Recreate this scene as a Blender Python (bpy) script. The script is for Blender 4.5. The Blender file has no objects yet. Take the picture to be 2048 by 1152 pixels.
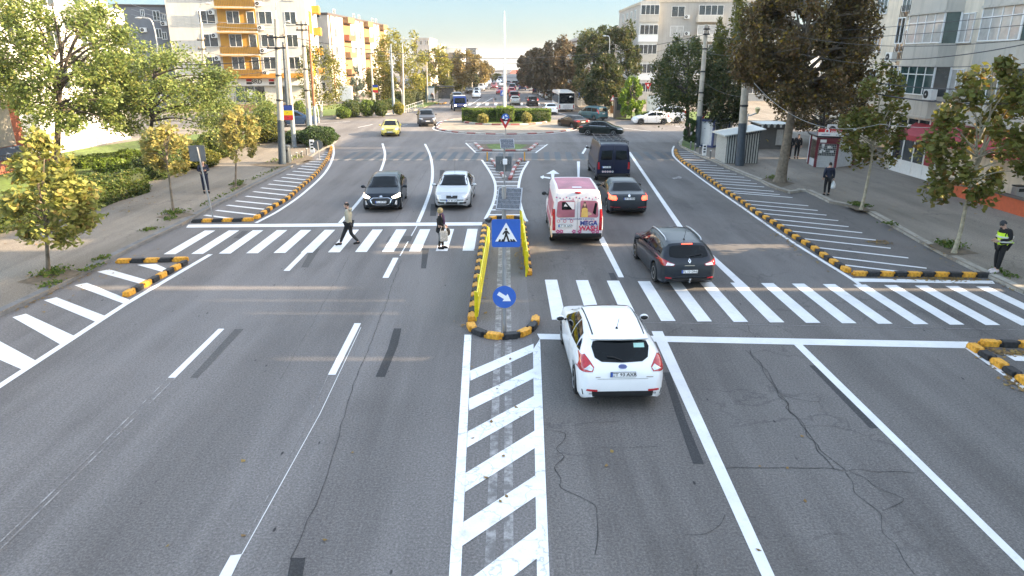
import bpy, bmesh, math, random
import numpy as np
from math import pi, sin, cos, tan, atan, atan2, sqrt, radians
from mathutils import Vector, Matrix
from mathutils.bvhtree import BVHTree

SC = bpy.context.scene
COL = SC.collection
random.seed(7)

# ------------------------------------------------------------------ camera
F, CH, YH, VPX = 1365.0, 6.9, 116.0, 1012.0        # focal length in photo pixels, camera height, horizon row
PIT = atan((576 - YH) / F)
YAW = -atan((1024 - VPX) / F)
RC = Matrix.Rotation(YAW, 3, 'Z') @ Matrix.Rotation(pi / 2 - PIT, 3, 'X')
CAM = Vector((0, 0, CH))

def ray(u, v):
    return RC @ Vector(((u - 1024) / F, (576 - v) / F, -1))

def G(u, v, z=0.0):
    """point of the world on height z that the photo shows at (u, v)"""
    d = ray(u, v)
    t = (z - CH) / d.z
    return Vector((d.x * t, d.y * t, z))

def GY(u, Y, z=0.0):
    """ground point in photo column u at distance Y"""
    d = ray(u, 400)
    for _ in range(6):
        p = Vector((d.x * Y / d.y, Y, z))
        c = RC.transposed() @ (p - CAM)
        v = 576 + F * c.y / c.z
        d = ray(u, v)
    return Vector((d.x * Y / d.y, Y, z))

def proj(p):
    c = RC.transposed() @ (Vector(p) - CAM)
    return 1024 - F * c.x / c.z, 576 + F * c.y / c.z

def top(b, v):
    """height above base b whose image row is v"""
    RT = RC.transposed()
    c0 = RT @ (Vector((b[0], b[1], 0)) - CAM)
    c1 = RT @ Vector((0, 0, 1))
    k = (576 - v) / F
    # c.y = k * -c.z
    return -(c0.y + k * c0.z) / (c1.y + k * c1.z)

cam = bpy.data.cameras.new('camera')
cam.lens, cam.sensor_width, cam.clip_end, cam.clip_start = 36 * F / 2048, 36, 5000, 0.1
co = bpy.data.objects.new('camera', cam)
COL.objects.link(co)
co.location = CAM
co.rotation_euler = (pi / 2 - PIT, 0, YAW)
SC.camera = co

# ------------------------------------------------------------------ light
SUN_EL, SUN_AZ = radians(20.5), radians(91.0)         # azimuth clockwise from +Y
w = bpy.data.worlds.new('World'); SC.world = w
w.use_nodes = True
nt = w.node_tree
sky = nt.nodes.new('ShaderNodeTexSky'); sky.sky_type = 'NISHITA'
sky.sun_disc = False
sky.sun_elevation = SUN_EL; sky.sun_rotation = SUN_AZ
sky.air_density = 1.0; sky.dust_density = 1.1; sky.ozone_density = 1.3
# ramp darkens and tints the low sky so it does not clip to white
tc = nt.nodes.new('ShaderNodeTexCoord'); sx = nt.nodes.new('ShaderNodeSeparateXYZ'); nt.links.new(tc.outputs['Generated'], sx.inputs[0])
rp = nt.nodes.new('ShaderNodeValToRGB'); nt.links.new(sx.outputs[2], rp.inputs[0])
rp.color_ramp.elements.new(.14)
for e_, (p_, c_) in zip(rp.color_ramp.elements, ((0, (.13, .185, .32, 1)), (.15, (.10, .172, .25, 1)), (.34, (1, 1, 1, 1)))): e_.position = p_; e_.color = c_
ml = nt.nodes.new('ShaderNodeMix'); ml.data_type = 'RGBA'; ml.blend_type = 'MULTIPLY'; ml.inputs[0].default_value = 1
nt.links.new(sky.outputs[0], ml.inputs[6]); nt.links.new(rp.outputs[0], ml.inputs[7])
nt.links.new(ml.outputs[2], nt.nodes['Background'].inputs[0])
nt.nodes['Background'].inputs[1].default_value = 0.15
sl = bpy.data.lights.new('sun', 'SUN'); sl.energy = 2.7; sl.angle = radians(0.53); sl.color = (1.0, 0.90, 0.76)
so = bpy.data.objects.new('sun', sl); COL.objects.link(so)
sd = Vector((sin(SUN_AZ) * cos(SUN_EL), cos(SUN_AZ) * cos(SUN_EL), sin(SUN_EL)))
so.rotation_euler = sd.to_track_quat('Z', 'Y').to_euler()
so.location = (60, 0, 60)
SC.view_settings.view_transform = 'Standard'
SC.view_settings.look = 'None'
SC.view_settings.exposure = 2.86
SC.view_settings.gamma = 1.0
SC.view_settings.use_white_balance = True
SC.view_settings.white_balance_temperature = 9000
SC.view_settings.white_balance_tint = 12
SC.cycles.max_bounces = 6
SC.cycles.use_denoising = True
SC.cycles.sample_clamp_indirect = 6.0

# ------------------------------------------------------------------ materials
MATS = {}
def _nodes(name):
    m = bpy.data.materials.new(name); m.use_nodes = True
    t = m.node_tree
    return m, t, t.nodes['Principled BSDF']

def N(t, typ, **kw):
    n = t.nodes.new(typ)
    for k, v in kw.items():
        if k.startswith('i_'): n.inputs[int(k[2:])].default_value = v
        else: setattr(n, k, v)
    return n

def ramp(t, fac, stops):
    r = t.nodes.new('ShaderNodeValToRGB')
    e = r.color_ramp.elements
    while len(e) < len(stops): e.new(0.5)
    for q, (p, c) in zip(e, stops):
        q.position = p
        q.color = (c[0], c[1], c[2], 1) if hasattr(c, '__len__') else (c, c, c, 1)
    t.links.new(fac, r.inputs[0])
    return r.outputs[0]

def mixc(t, fac, a, b, mode='MIX'):
    n = t.nodes.new('ShaderNodeMix'); n.data_type = 'RGBA'; n.blend_type = mode
    for s, x in ((0, fac), (6, a), (7, b)):
        if hasattr(x, 'is_linked'): t.links.new(x, n.inputs[s])
        elif s == 0: n.inputs[0].default_value = x
        else: n.inputs[s].default_value = (x[0], x[1], x[2], 1)
    return n.outputs[2]

def coords(t, kind='Object', scale=(1, 1, 1)):
    c = N(t, 'ShaderNodeTexCoord')
    mp = N(t, 'ShaderNodeMapping')
    mp.inputs[3].default_value = scale
    t.links.new(c.outputs[kind], mp.inputs[0])
    return mp.outputs[0]

def noise(t, vec, scale, detail=4, rough=0.55):
    n = N(t, 'ShaderNodeTexNoise')
    n.inputs['Scale'].default_value = scale; n.inputs['Detail'].default_value = detail
    n.inputs['Roughness'].default_value = rough
    t.links.new(vec, n.inputs['Vector'])
    return n.outputs[0]

def bumpit(t, b, h, strength, dist=0.02):
    n = N(t, 'ShaderNodeBump'); n.inputs['Strength'].default_value = strength; n.inputs['Distance'].default_value = dist
    t.links.new(h, n.inputs['Height']); t.links.new(n.outputs[0], b.inputs['Normal'])

def mat(name, col, rough=0.6, metal=0.0, var=0.10, scale=6.0, coat=0.0, bump=0.0, emit=0.0, spec=0.5, streak=0.0):
    if name in MATS: return MATS[name]
    m, t, b = _nodes(name)
    v = coords(t)
    n = noise(t, v, scale)
    lo = [max(0, c * (1 - var)) for c in col]; hi = [min(1, c * (1 + var)) for c in col]
    c = ramp(t, n, [(0.3, lo), (0.7, hi)])
    if streak:
        v2 = coords(t, scale=(1.3, 1.3, 0.07))
        s = ramp(t, noise(t, v2, 2.2, 5, 0.7), [(0.50, 0), (0.75, 1)])
        c = mixc(t, s, c, [x * (1 - streak) for x in col])
    t.links.new(c, b.inputs['Base Color'])
    b.inputs['Roughness'].default_value = rough
    b.inputs['Metallic'].default_value = metal
    b.inputs['Coat Weight'].default_value = coat
    b.inputs['Coat Roughness'].default_value = 0.04
    b.inputs['Specular IOR Level'].default_value = spec
    if bump: bumpit(t, b, noise(t, v, scale * 6), bump)
    if emit:
        b.inputs['Emission Color'].default_value = (col[0], col[1], col[2], 1)
        b.inputs['Emission Strength'].default_value = emit
    MATS[name] = m
    return m

def leafmat(name, stops, transl=0.35):
    if name in MATS: return MATS[name]
    m, t, b = _nodes(name)
    g = N(t, 'ShaderNodeNewGeometry')
    c = ramp(t, g.outputs['Random Per Island'], stops)
    v = coords(t)
    c = mixc(t, ramp(t, noise(t, v, 0.8, 2), [(0.35, 0), (0.65, 0.55)]), c, [x * 0.72 for x in stops[0][1]])
    t.links.new(c, b.inputs['Base Color'])
    b.inputs['Roughness'].default_value = 0.55
    b.inputs['Specular IOR Level'].default_value = 0.3
    tr = N(t, 'ShaderNodeBsdfTranslucent'); t.links.new(c, tr.inputs[0])
    mx = N(t, 'ShaderNodeMixShader'); mx.inputs[0].default_value = transl
    t.links.new(b.outputs[0], mx.inputs[1]); t.links.new(tr.outputs[0], mx.inputs[2])
    t.links.new(mx.outputs[0], t.nodes['Material Output'].inputs[0])
    MATS[name] = m
    return m

# ------------------------------------------------------------------ mesh builder
class MB:
    def __init__(s):
        s.v, s.f, s.m, s.mats, s.T = [], [], [], [], None
    def add(s, vs, fs, m):
        if m not in s.mats: s.mats.append(m)
        k = s.mats.index(m); o = len(s.v)
        if s.T is not None: vs = [s.T @ Vector(v) for v in vs]
        s.v += [tuple(v) for v in vs]
        s.f += [tuple(i + o for i in f) for f in fs]
        s.m += [k] * len(fs)
        return s
    def box(s, x0, y0, z0, x1, y1, z1, m):
        v = [(x, y, z) for z in (z0, z1) for y in (y0, y1) for x in (x0, x1)]
        return s.add(v, [(0, 2, 3, 1), (4, 5, 7, 6), (0, 1, 5, 4), (2, 6, 7, 3), (0, 4, 6, 2), (1, 3, 7, 5)], m)
    def cbox(s, c, d, m):
        return s.box(c[0] - d[0] / 2, c[1] - d[1] / 2, c[2] - d[2] / 2, c[0] + d[0] / 2, c[1] + d[1] / 2, c[2] + d[2] / 2, m)
    def tube(s, path, r, m, n=8, cap=True):
        P = [Vector(p) for p in path]
        if not hasattr(r, '__len__'): r = [r] * len(P)
        vs, fs = [], []
        up = Vector((0.13, 0.31, 1)).normalized()
        for i, p in enumerate(P):
            t = (P[min(i + 1, len(P) - 1)] - P[max(i - 1, 0)])
            if t.length < 1e-9: t = Vector((0, 0, 1))
            t.normalize()
            a = t.cross(up)
            if a.length < 0.05: a = t.cross(Vector((1, 0, 0)))
            a.normalize(); b = t.cross(a)
            for k in range(n):
                q = 2 * pi * k / n
                vs.append(p + (a * cos(q) + b * sin(q)) * r[i])
        for i in range(len(P) - 1):
            for k in range(n):
                fs.append((i * n + k, i * n + (k + 1) % n, (i + 1) * n + (k + 1) % n, (i + 1) * n + k))
        if cap:
            fs.append(tuple(range(n))); fs.append(tuple((len(P) - 1) * n + k for k in reversed(range(n))))
        return s.add(vs, fs, m)
    def lathe(s, prof, m, n=16, o=(0, 0, 0), axis='z'):
        vs, fs = [], []
        for r, z in prof:
            for k in range(n):
                q = 2 * pi * k / n
                a, b = r * cos(q), r * sin(q)
                vs.append((o[0] + a, o[1] + b, o[2] + z) if axis == 'z' else ((o[0] + a, o[1] + z, o[2] + b) if axis == 'y' else (o[0] + z, o[1] + a, o[2] + b)))
        for i in range(len(prof) - 1):
            for k in range(n):
                fs.append((i * n + k, i * n + (k + 1) % n, (i + 1) * n + (k + 1) % n, (i + 1) * n + k))
        fs.append(tuple(reversed(range(n)))); fs.append(tuple((len(prof) - 1) * n + k for k in range(n)))
        return s.add(vs, fs, m)
    def prism(s, poly, z0, z1, m, bottom=True):
        n = len(poly)
        a = sum(poly[i][0] * poly[(i + 1) % n][1] - poly[(i + 1) % n][0] * poly[i][1] for i in range(n))
        if a < 0: poly = list(reversed(poly))
        vs = [(p[0], p[1], z0) for p in poly] + [(p[0], p[1], z1) for p in poly]
        fs = [tuple(range(n, 2 * n))] + ([tuple(reversed(range(n)))] if bottom else [])
        fs += [(i, (i + 1) % n, n + (i + 1) % n, n + i) for i in range(n)]
        return s.add(vs, fs, m)
    def flat(s, poly, z, m):
        n = len(poly)
        a = sum(poly[i][0] * poly[(i + 1) % n][1] - poly[(i + 1) % n][0] * poly[i][1] for i in range(n))
        if a < 0: poly = list(reversed(poly))
        return s.add([(p[0], p[1], z) for p in poly], [tuple(range(n))], m)
    def ball(s, c, r, m, n=12, k=8):
        if not hasattr(r, '__len__'): r = (r, r, r)
        vs, fs = [], []
        for i in range(k + 1):
            t = pi * i / k
            for j in range(n):
                q = 2 * pi * j / n
                vs.append((c[0] + r[0] * sin(t) * cos(q), c[1] + r[1] * sin(t) * sin(q), c[2] + r[2] * cos(t)))
        for i in range(k):
            for j in range(n):
                fs.append((i * n + j, (i + 1) * n + j, (i + 1) * n + (j + 1) % n, i * n + (j + 1) % n))
        return s.add(vs, fs, m)
    def merge(s, o, T=None):
        for i, m in enumerate(o.mats):
            fs = [f for f, k in zip(o.f, o.m) if k == i]
            used = sorted({i for f in fs for i in f}); ix = {a: b for b, a in enumerate(used)}
            vs = [Vector(o.v[a]) for a in used]
            if T is not None: vs = [T @ v for v in vs]
            s.add(vs, [tuple(ix[a] for a in f) for f in fs], m)
        return s
    def mesh(s, name, smooth=None, bevel=0):
        me = bpy.data.meshes.new(name)
        me.from_pydata(s.v, [], s.f)
        for m in s.mats: me.materials.append(m)
        me.polygons.foreach_set('material_index', s.m)
        if bevel:
            bm = bmesh.new(); bm.from_mesh(me)
            bmesh.ops.remove_doubles(bm, verts=bm.verts, dist=1e-5)
            bm.normal_update()
            ed = [e for e in bm.edges if len(e.link_faces) == 2 and e.calc_face_angle(0) > 0.5]
            bmesh.ops.bevel(bm, geom=ed, offset=bevel, segments=2, affect='EDGES', clamp_overlap=True)
            bm.to_mesh(me); bm.free()
            smooth = smooth or 40
        if smooth:
            me.polygons.foreach_set('use_smooth', [True] * len(me.polygons))
            try: me.set_sharp_from_angle(angle=radians(smooth))
            except Exception: pass
        me.update()
        return me
    def build(s, name, parent=None, label=None, cat=None, group=None, kind=None, smooth=None, loc=None, rz=0, bevel=0):
        return link(name, s.mesh(name, smooth, bevel), parent, label, cat, group, kind, loc, rz)

def props(o, label=None, cat=None, group=None, kind=None):
    if label: o['label'] = label
    if cat: o['category'] = cat
    if group: o['group'] = group
    if kind: o['kind'] = kind
    return o

def link(name, me, parent=None, label=None, cat=None, group=None, kind=None, loc=None, rz=0):
    o = bpy.data.objects.new(name, me); COL.objects.link(o)
    if parent is not None: o.parent = parent
    if loc is not None: o.location = loc
    if rz: o.rotation_euler = (0, 0, rz)
    return props(o, label, cat, group, kind)

def thing(name, label, cat, loc=(0, 0, 0), rz=0, group=None):
    o = bpy.data.objects.new(name, None); COL.objects.link(o)
    o.empty_display_size = 0.2
    o.location = loc; o.rotation_euler = (0, 0, rz)
    return props(o, label, cat, group)

KIDS = {}
def copy_tree(o, parent=None):
    c = o.copy(); COL.objects.link(c); c.parent = parent
    for ch in list(o.children): copy_tree(ch, c)
    return c

TXT = {}
def text_mesh(s, size, bold=0.0):
    """flat letters in the XY plane, centred, as (verts, faces)"""
    key = (s, size, bold)
    if key in TXT: return TXT[key]
    cu = bpy.data.curves.new('t', 'FONT'); cu.body = s; cu.size = size; cu.align_x = 'CENTER'; cu.align_y = 'CENTER'
    cu.offset = bold; cu.resolution_u = 2
    o = bpy.data.objects.new('t', cu); COL.objects.link(o)
    dg = bpy.context.evaluated_depsgraph_get()
    me = bpy.data.meshes.new_from_object(o.evaluated_get(dg))
    r = ([v.co.copy() for v in me.vertices], [tuple(p.vertices) for p in me.polygons])
    bpy.data.objects.remove(o); bpy.data.meshes.remove(me); bpy.data.curves.remove(cu)
    TXT[key] = r
    return r

def put_text(mb, s, size, T, m, bold=0.0, sx=1.0):
    v, f = text_mesh(s, size, bold)
    mb.add([T @ Vector((p.x * sx, p.y, 0)) for p in v], f, m)

def interp(pts, x):
    if x <= pts[0][0]: return pts[0][1]
    for (a, b), (c, d) in zip(pts, pts[1:]):
        if x <= c: return b + (d - b) * (x - a) / max(c - a, 1e-9)
    return pts[-1][1]

def resample(P, step):
    P = [Vector(p) for p in P]
    L = [0]
    for a, b in zip(P, P[1:]): L.append(L[-1] + (b - a).length)
    n = max(1, round(L[-1] / step)); out = []
    for i in range(n + 1):
        d = L[-1] * i / n; k = 0
        while k < len(P) - 2 and L[k + 1] < d: k += 1
        f = (d - L[k]) / max(L[k + 1] - L[k], 1e-9)
        out.append(P[k].lerp(P[k + 1], f))
    return out

def spline(P, n=8):
    """Catmull-Rom through points"""
    P = [Vector(p) for p in P]
    Q = [P[0] * 2 - P[1]] + P + [P[-1] * 2 - P[-2]]; out = []
    for i in range(1, len(Q) - 2):
        for k in range(n):
            t = k / n; a, b, c, d = Q[i - 1:i + 3]
            out.append(0.5 * ((2 * b) + (c - a) * t + (2 * a - 5 * b + 4 * c - d) * t * t + (3 * b - a - 3 * c + d) * t ** 3))
    return out + [P[-1]]

def ribbon(mb, P, w, z, m):
    """strip of width w along polyline P, flat at z"""
    P = [Vector((p[0], p[1])) for p in P]; vs, fs = [], []
    for i, p in enumerate(P):
        t = P[min(i + 1, len(P) - 1)] - P[max(i - 1, 0)]
        t.normalize(); nrm = Vector((-t.y, t.x))
        ww = w if not hasattr(w, '__len__') else w[i]
        vs += [(*(p + nrm * ww / 2), z), (*(p - nrm * ww / 2), z)]
    for i in range(len(P) - 1): fs.append((2 * i, 2 * i + 1, 2 * i + 3, 2 * i + 2))
    return mb.add(vs, fs, m)
# ------------------------------------------------------------------ ground materials
def asphalt(name, base, tint, cracks=0.0, stain=0.35):
    m, t, b = _nodes(name)
    v = coords(t)
    n1 = noise(t, v, 0.18, 4, 0.6)                       # broad wear
    vs = coords(t, scale=(1.0, 0.09, 1.0))
    n2 = noise(t, vs, 0.9, 5, 0.65)                      # wheel tracks along the road
    c = ramp(t, n1, [(0.28, [x * (1 - stain) for x in base]), (0.72, [x * (1 + stain * .55) for x in base])])
    c = mixc(t, ramp(t, n2, [(0.38, 0), (0.62, 0.8)]), c, tint)
    n3 = noise(t, coords(t, scale=(1.0, 0.05, 1.0)), 0.42, 3, 0.5)             # darker oiled middles of the lanes
    c = mixc(t, ramp(t, n3, [(0.50, 0), (0.68, 0.55)]), c, [x * .66 for x in base])
    g = noise(t, v, 24.0, 5, 0.85)                       # aggregate
    c = mixc(t, 0.9, c, mixc(t, 1.0, c, ramp(t, g, [(0.30, 0.35), (0.5, 0.95), (0.70, 1.8)]), 'MULTIPLY'))
    sp = coords(t, scale=(1.0, 0.38, 1.0))               # tar spots
    vo = N(t, 'ShaderNodeTexVoronoi'); vo.inputs['Scale'].default_value = 2.6
    t.links.new(sp, vo.inputs['Vector'])
    msk = ramp(t, vo.outputs['Distance'], [(0.035, 1), (0.075, 0)])
    pat = ramp(t, noise(t, v, 0.33, 3), [(0.42, 0), (0.54, 1)])
    k = N(t, 'ShaderNodeMath', operation='MULTIPLY'); t.links.new(msk, k.inputs[0]); t.links.new(pat, k.inputs[1])
    c = mixc(t, k.outputs[0], c, (0.022, 0.022, 0.024))
    if cracks:
        wv = N(t, 'ShaderNodeVectorMath', operation='ADD')
        nn = N(t, 'ShaderNodeTexNoise'); nn.inputs['Scale'].default_value = 1.1; nn.inputs['Detail'].default_value = 5
        t.links.new(v, nn.inputs['Vector'])
        sc = N(t, 'ShaderNodeVectorMath', operation='SCALE'); sc.inputs['Scale'].default_value = 1.6
        t.links.new(nn.outputs['Color'], sc.inputs[0]); t.links.new(v, wv.inputs[0]); t.links.new(sc.outputs[0], wv.inputs[1])
        ve = N(t, 'ShaderNodeTexVoronoi', feature='DISTANCE_TO_EDGE'); ve.inputs['Scale'].default_value = 0.42
        t.links.new(wv.outputs[0], ve.inputs['Vector'])
        cm = ramp(t, ve.outputs['Distance'], [(0.006, 1), (0.020, 0)])
        cp = ramp(t, noise(t, v, 0.25, 3), [(0.50, 0), (0.58, cracks)])
        k = N(t, 'ShaderNodeMath', operation='MULTIPLY'); t.links.new(cm, k.inputs[0]); t.links.new(cp, k.inputs[1])
        c = mixc(t, k.outputs[0], c, (0.02, 0.02, 0.021))
    t.links.new(c, b.inputs['Base Color'])
    b.inputs['Roughness'].default_value = 0.82
    b.inputs['Specular IOR Level'].default_value = 0.35
    bumpit(t, b, noise(t, v, 55, 3, 0.7), 0.35, 0.012)
    MATS[name] = m
    return m

def paintmat(name, col, worn, crack=0.0, under=(0.085, 0.083, 0.083)):
    m, t, b = _nodes(name)
    v = coords(t)
    w1 = ramp(t, noise(t, v, 3.5, 6, 0.75), [(0.58 - worn * .3, 0), (0.74 - worn * .3, min(1, worn * 2.2))])
    c = ramp(t, noise(t, v, 1.2, 5, .7), [(0.3, [x * .82 for x in col]), (0.7, col)])
    c = mixc(t, w1, c, under)
    gr = ramp(t, noise(t, v, 38, 3, .8), [(0.60, 0), (0.70, 0.55)])
    c = mixc(t, gr, c, [x * .6 for x in col])
    if crack:
        ve = N(t, 'ShaderNodeTexVoronoi', feature='DISTANCE_TO_EDGE'); ve.inputs['Scale'].default_value = 1.3
        nn = N(t, 'ShaderNodeTexNoise'); nn.inputs['Scale'].default_value = 2.0; nn.inputs['Detail'].default_value = 5
        t.links.new(v, nn.inputs['Vector'])
        ad = N(t, 'ShaderNodeVectorMath', operation='ADD'); t.links.new(v, ad.inputs[0]); t.links.new(nn.outputs['Color'], ad.inputs[1])
        t.links.new(ad.outputs[0], ve.inputs['Vector'])
        c = mixc(t, ramp(t, ve.outputs['Distance'], [(0.006, crack), (0.02, 0)]), c, (0.05, 0.05, 0.05))
    t.links.new(c, b.inputs['Base Color']); b.inputs['Roughness'].default_value = 0.62
    MATS[name] = m
    return m

A_ROAD = asphalt('asphalt', (0.140, 0.130, 0.127), (0.176, 0.166, 0.163), cracks=0.0)
A_OLD = asphalt('old_asphalt', (0.118, 0.108, 0.103), (0.150, 0.139, 0.134), cracks=0.3, stain=0.42)
A_PAVE = asphalt('pavement_asphalt', (0.185, 0.160, 0.134), (0.235, 0.206, 0.174), cracks=0.3)
A_PATCH = asphalt('fresh_patch', (0.040, 0.040, 0.042), (0.052, 0.052, 0.055))
A_GREY = asphalt('weathered_patch', (0.082, 0.078, 0.077), (0.098, 0.094, 0.093))
WHITE = paintmat('road_paint', (0.71, 0.715, 0.72), 0.10, under=(.17, .16, .155))
WORN = paintmat('worn_road_paint', (0.78, 0.79, 0.80), 0.16, crack=0.35, under=(.13, .12, .12))
GHOST = paintmat('ghost_paint', (0.34, 0.33, 0.325), 0.62, under=(.125, .117, .115))
OLDX = paintmat('blacked_out_paint', (0.035, 0.048, 0.06), 0.2, under=(0.09, 0.12, 0.14))
KERB = mat('kerb_concrete', (0.29, 0.27, 0.235), .85, var=.25, scale=3, bump=.3)
KERB_D = mat('kerb_grey', (0.12, 0.125, 0.13), .85, var=.25, scale=3, bump=.3)
KRED = mat('kerb_red', (0.30, 0.075, 0.07), .7, var=.25, scale=4)
KWHT = mat('kerb_white', (0.42, 0.40, 0.38), .7, var=.2, scale=4)
SOIL = mat('soil', (0.11, 0.085, 0.06), .95, var=.35, scale=5, bump=.5)
LAWN = mat('lawn_grass', (0.075, 0.125, 0.022), .9, var=.45, scale=2.5, bump=.6)
EARTH = mat('far_ground', (0.13, 0.12, 0.10), .95, var=.25, scale=.05)
STONE = mat('apron_concrete', (0.22, 0.19, 0.155), .9, var=.3, scale=1.2, bump=.2)

LIFT = [0]
def struct(mb, name, **k):
    o = mb.build(name, kind='structure', **k)
    if any(q in name for q in ('line', 'marking', 'crosswalk', 'hatching', 'arrow', 'patch', 'cracks', 'seam')):
        LIFT[0] += 1; o.location.z = LIFT[0] * 0.00005
    return o
P2 = lambda u, v: tuple(G(u, v)[:2])

# one ground sheet out to the horizon; beyond the avenue the land falls away
mb = MB(); mb.add([(-1500, -60, -.03), (1500, -60, -.03), (1500, 440, -.03), (-1500, 440, -.03), (-1500, 900, -9), (1500, 900, -9), (-3000, 3500, -75), (3000, 3500, -75)], [(0, 1, 2, 3), (3, 2, 5, 4), (4, 5, 7, 6)], EARTH); struct(mb, 'ground')
# the carriageway: one sheet, older asphalt on the right half in front
mb = MB()
mb.flat([(-60, -40), (.66, -40), (.66, 60), (-60, 60)], 0, A_ROAD)
mb.flat([(.66, -40), (60, -40), (60, 60), (.66, 60)], 0, A_OLD)
mb.flat([(-160, 60), (160, 60), (160, 120), (-160, 120)], 0, A_ROAD)
mb.flat([(-26, 120), (26, 120), (26, 438), (-26, 438)], 0, A_ROAD)
struct(mb, 'road')

def pavement(name, front, back, z=0.13, m=None, kerb=None, kw=0.26):
    """front: kerb line on the road side, back: rest of the outline"""
    front = [Vector(p) for p in front]
    mb = MB()
    poly = [tuple(p) for p in front] + list(back)
    mb.prism(poly, -0.02, z, m or A_PAVE, bottom=False)
    struct(mb, name)
    # kerb stones, each about a metre long, 4 mm proud
    mb = MB(); R = resample([p.to_3d() for p in front], 1.0)
    c = Vector((sum(p[0] for p in poly) / len(poly), sum(p[1] for p in poly) / len(poly)))
    for a, b in zip(R, R[1:]):
        a, b = a.to_2d(), b.to_2d(); t = (b - a); L = t.length
        if L < 1e-4: continue
        t /= L; n = Vector((-t.y, t.x))
        if n.dot(c - (a + b) / 2) < 0: n = -n
        a2, b2 = a + t * .008, b - t * .008; o = n * -0.004; i = n * kw
        bev = n * 0.04
        q = [a2 + o, b2 + o, b2 + i, a2 + i]
        vs = [(*(p), -0.02) for p in q] + [(*(q[0]), z - .035), (*(q[1]), z - .035), (*(q[2]), z + .006), (*(q[3]), z + .006), (*(q[0] + bev), z + .006), (*(q[1] + bev), z + .006)]
        fs = [(0, 1, 5, 4), (4, 5, 9, 8), (8, 9, 6, 7), (0, 4, 8, 7, 3), (1, 2, 6, 9, 5), (2, 3, 7, 6)]
        mb.add(vs, fs, kerb or KERB)
    struct(mb, 'kerb')

KL = [P2(*p) for p in [(0, 634), (101, 586), (181, 544), (274, 495), (368, 450), (434, 412), (475, 392), (514, 371), (556, 350), (589, 333), (617, 319), (639, 304), (660, 293), (672, 285), (678, 277), (674, 268), (660, 261), (630, 257), (500, 257)]]
KL = [(KL[0][0] - .4, -30)] + [(KL[0][0] - .1, 10)] + KL + [(-150, KL[-1][1] + 3)]
KL = [tuple(p[:2]) for p in KL]
pavement('left_pavement', KL, [(-150, -30)], kerb=KERB_D)
KR = [P2(*p) for p in [(2048, 590), (1965, 551), (1900, 519), (1840, 487), (1780, 452), (1720, 418), (1661, 410 - 2), (1632, 393), (1609, 383), (1604, 381), (1578, 387), (1567, 385), (1540, 375), (1517, 362), (1486, 350), (1465, 341), (1444, 332), (1423, 322), (1392, 311), (1361, 294), (1356, 287), (1364, 279), (1390, 272), (1450, 268), (1560, 267)]]
KR = [(KR[0][0] + .2, -30)] + KR + [(120, KR[-1][1])]
pavement('right_pavement', KR, [(120, -30)])
KFL = [P2(*p) for p in [(-700, 245), (400, 243), (632, 240), (700, 235), (762, 230), (815, 225), (835, 220), (850, 215)]]
KFL += [(-11.6, 112), (-11.0, 150), (-9.5, 220), (-9.5, 438)]
pavement('far_left_pavement', KFL, [(-160, 438), (-160, KFL[0][1])])
KFR = [P2(*p) for p in [(2700, 246), (1500, 243), (1290, 240), (1235, 238), (1205, 233), (1178, 225), (1158, 217)]]
KFR += [(11.2, 118), (10.5, 150), (10.0, 438)]
pavement('far_right_pavement', KFR, [(160, 438), (160, KFR[0][1])])

# ------------------------------------------------------------------ lawns and beds
def lawn(pts, z=0.145, m=None, name='lawn'):
    mb = MB(); mb.flat([tuple(G(u, v, .13)[:2]) for u, v in pts], z, m or LAWN); struct(mb, name)
lawn([(-900, 520), (0, 462), (140, 425), (250, 385), (330, 350), (400, 320), (470, 300), (520, 283), (505, 270), (400, 268), (290, 279), (150, 300), (-100, 345), (-900, 460)])
lawn([(640, 233), (850, 214), (880, 204), (700, 205), (560, 222)], z=.142)
lawn([(1232, 237), (1290, 239), (1480, 242), (1480, 225), (1300, 222), (1225, 226)], z=.142)
lawn([(1363, 291), (1385, 301), (1420, 285), (1390, 275), (1366, 281)], z=.142)
# tan strip of trampled earth in front of the hedge on the left
lawn([(395, 330), (470, 305), (455, 298), (400, 318)], z=.150, m=SOIL, name='bare_earth')

# ------------------------------------------------------------------ painted markings
def quads(name, qs, m, z=0.008):
    mb = MB()
    for q in qs: mb.flat([P2(*p) for p in q], z, m)
    return struct(mb, name)
def Yat(v): return G(1012, v)[1]

mb = MB()
for i in range(12):
    x = -1.43 - i * 1.005
    u0 = proj((x, Yat(480), 0))[0]
    y0, y1 = Yat(503 + (800 - u0) * .010), Yat(458.5 + (800 - u0) * .004)
    mb.flat([(x - .22, y0), (x + .22, y0), (x + .22, y1), (x - .22, y1)], .008, WHITE)
struct(mb, 'crosswalk')
mb = MB()
for i in range(16):
    u0 = 1102 + i * 62; x = G(u0, 560 + .0185 * (u0 - 1100))[0]
    y1 = Yat(560 + .0185 * (u0 - 1100)); y0 = Yat(640 + .0185 * (u0 - 1100))
    mb.flat([(x - .20, y0), (x + .20, y0), (x + .20, y1), (x - .20, y1)], .008, WHITE)
struct(mb, 'crosswalk')
quads('stop_line', [[(377, 449.5), (975, 444.5), (975, 451), (372, 455.5)]], WHITE)
quads('stop_line', [[(1074, 668), (1937, 684), (1930, 697), (1080, 679)]], WHITE, z=.0085)
quads('lane_marking', [[(437, 658), (449, 658), (351, 756), (336, 756)], [(709, 647), (722, 647), (671, 750), (656, 750)], [(461, 1112), (484, 1109), (440, 1200), (412, 1200)],
      [(611, 498), (622, 498), (579, 542), (567, 542)], [(786, 516), (797, 516), (777, 556), (765, 556)]], WHITE)
quads('asphalt_patch', [[(470, 658), (488, 658), (396, 756), (380, 756)], [(622, 499), (640, 497), (616, 535), (602, 535)], [(485, 462), (497, 462), (480, 477), (466, 477)]], A_GREY, .004)
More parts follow.
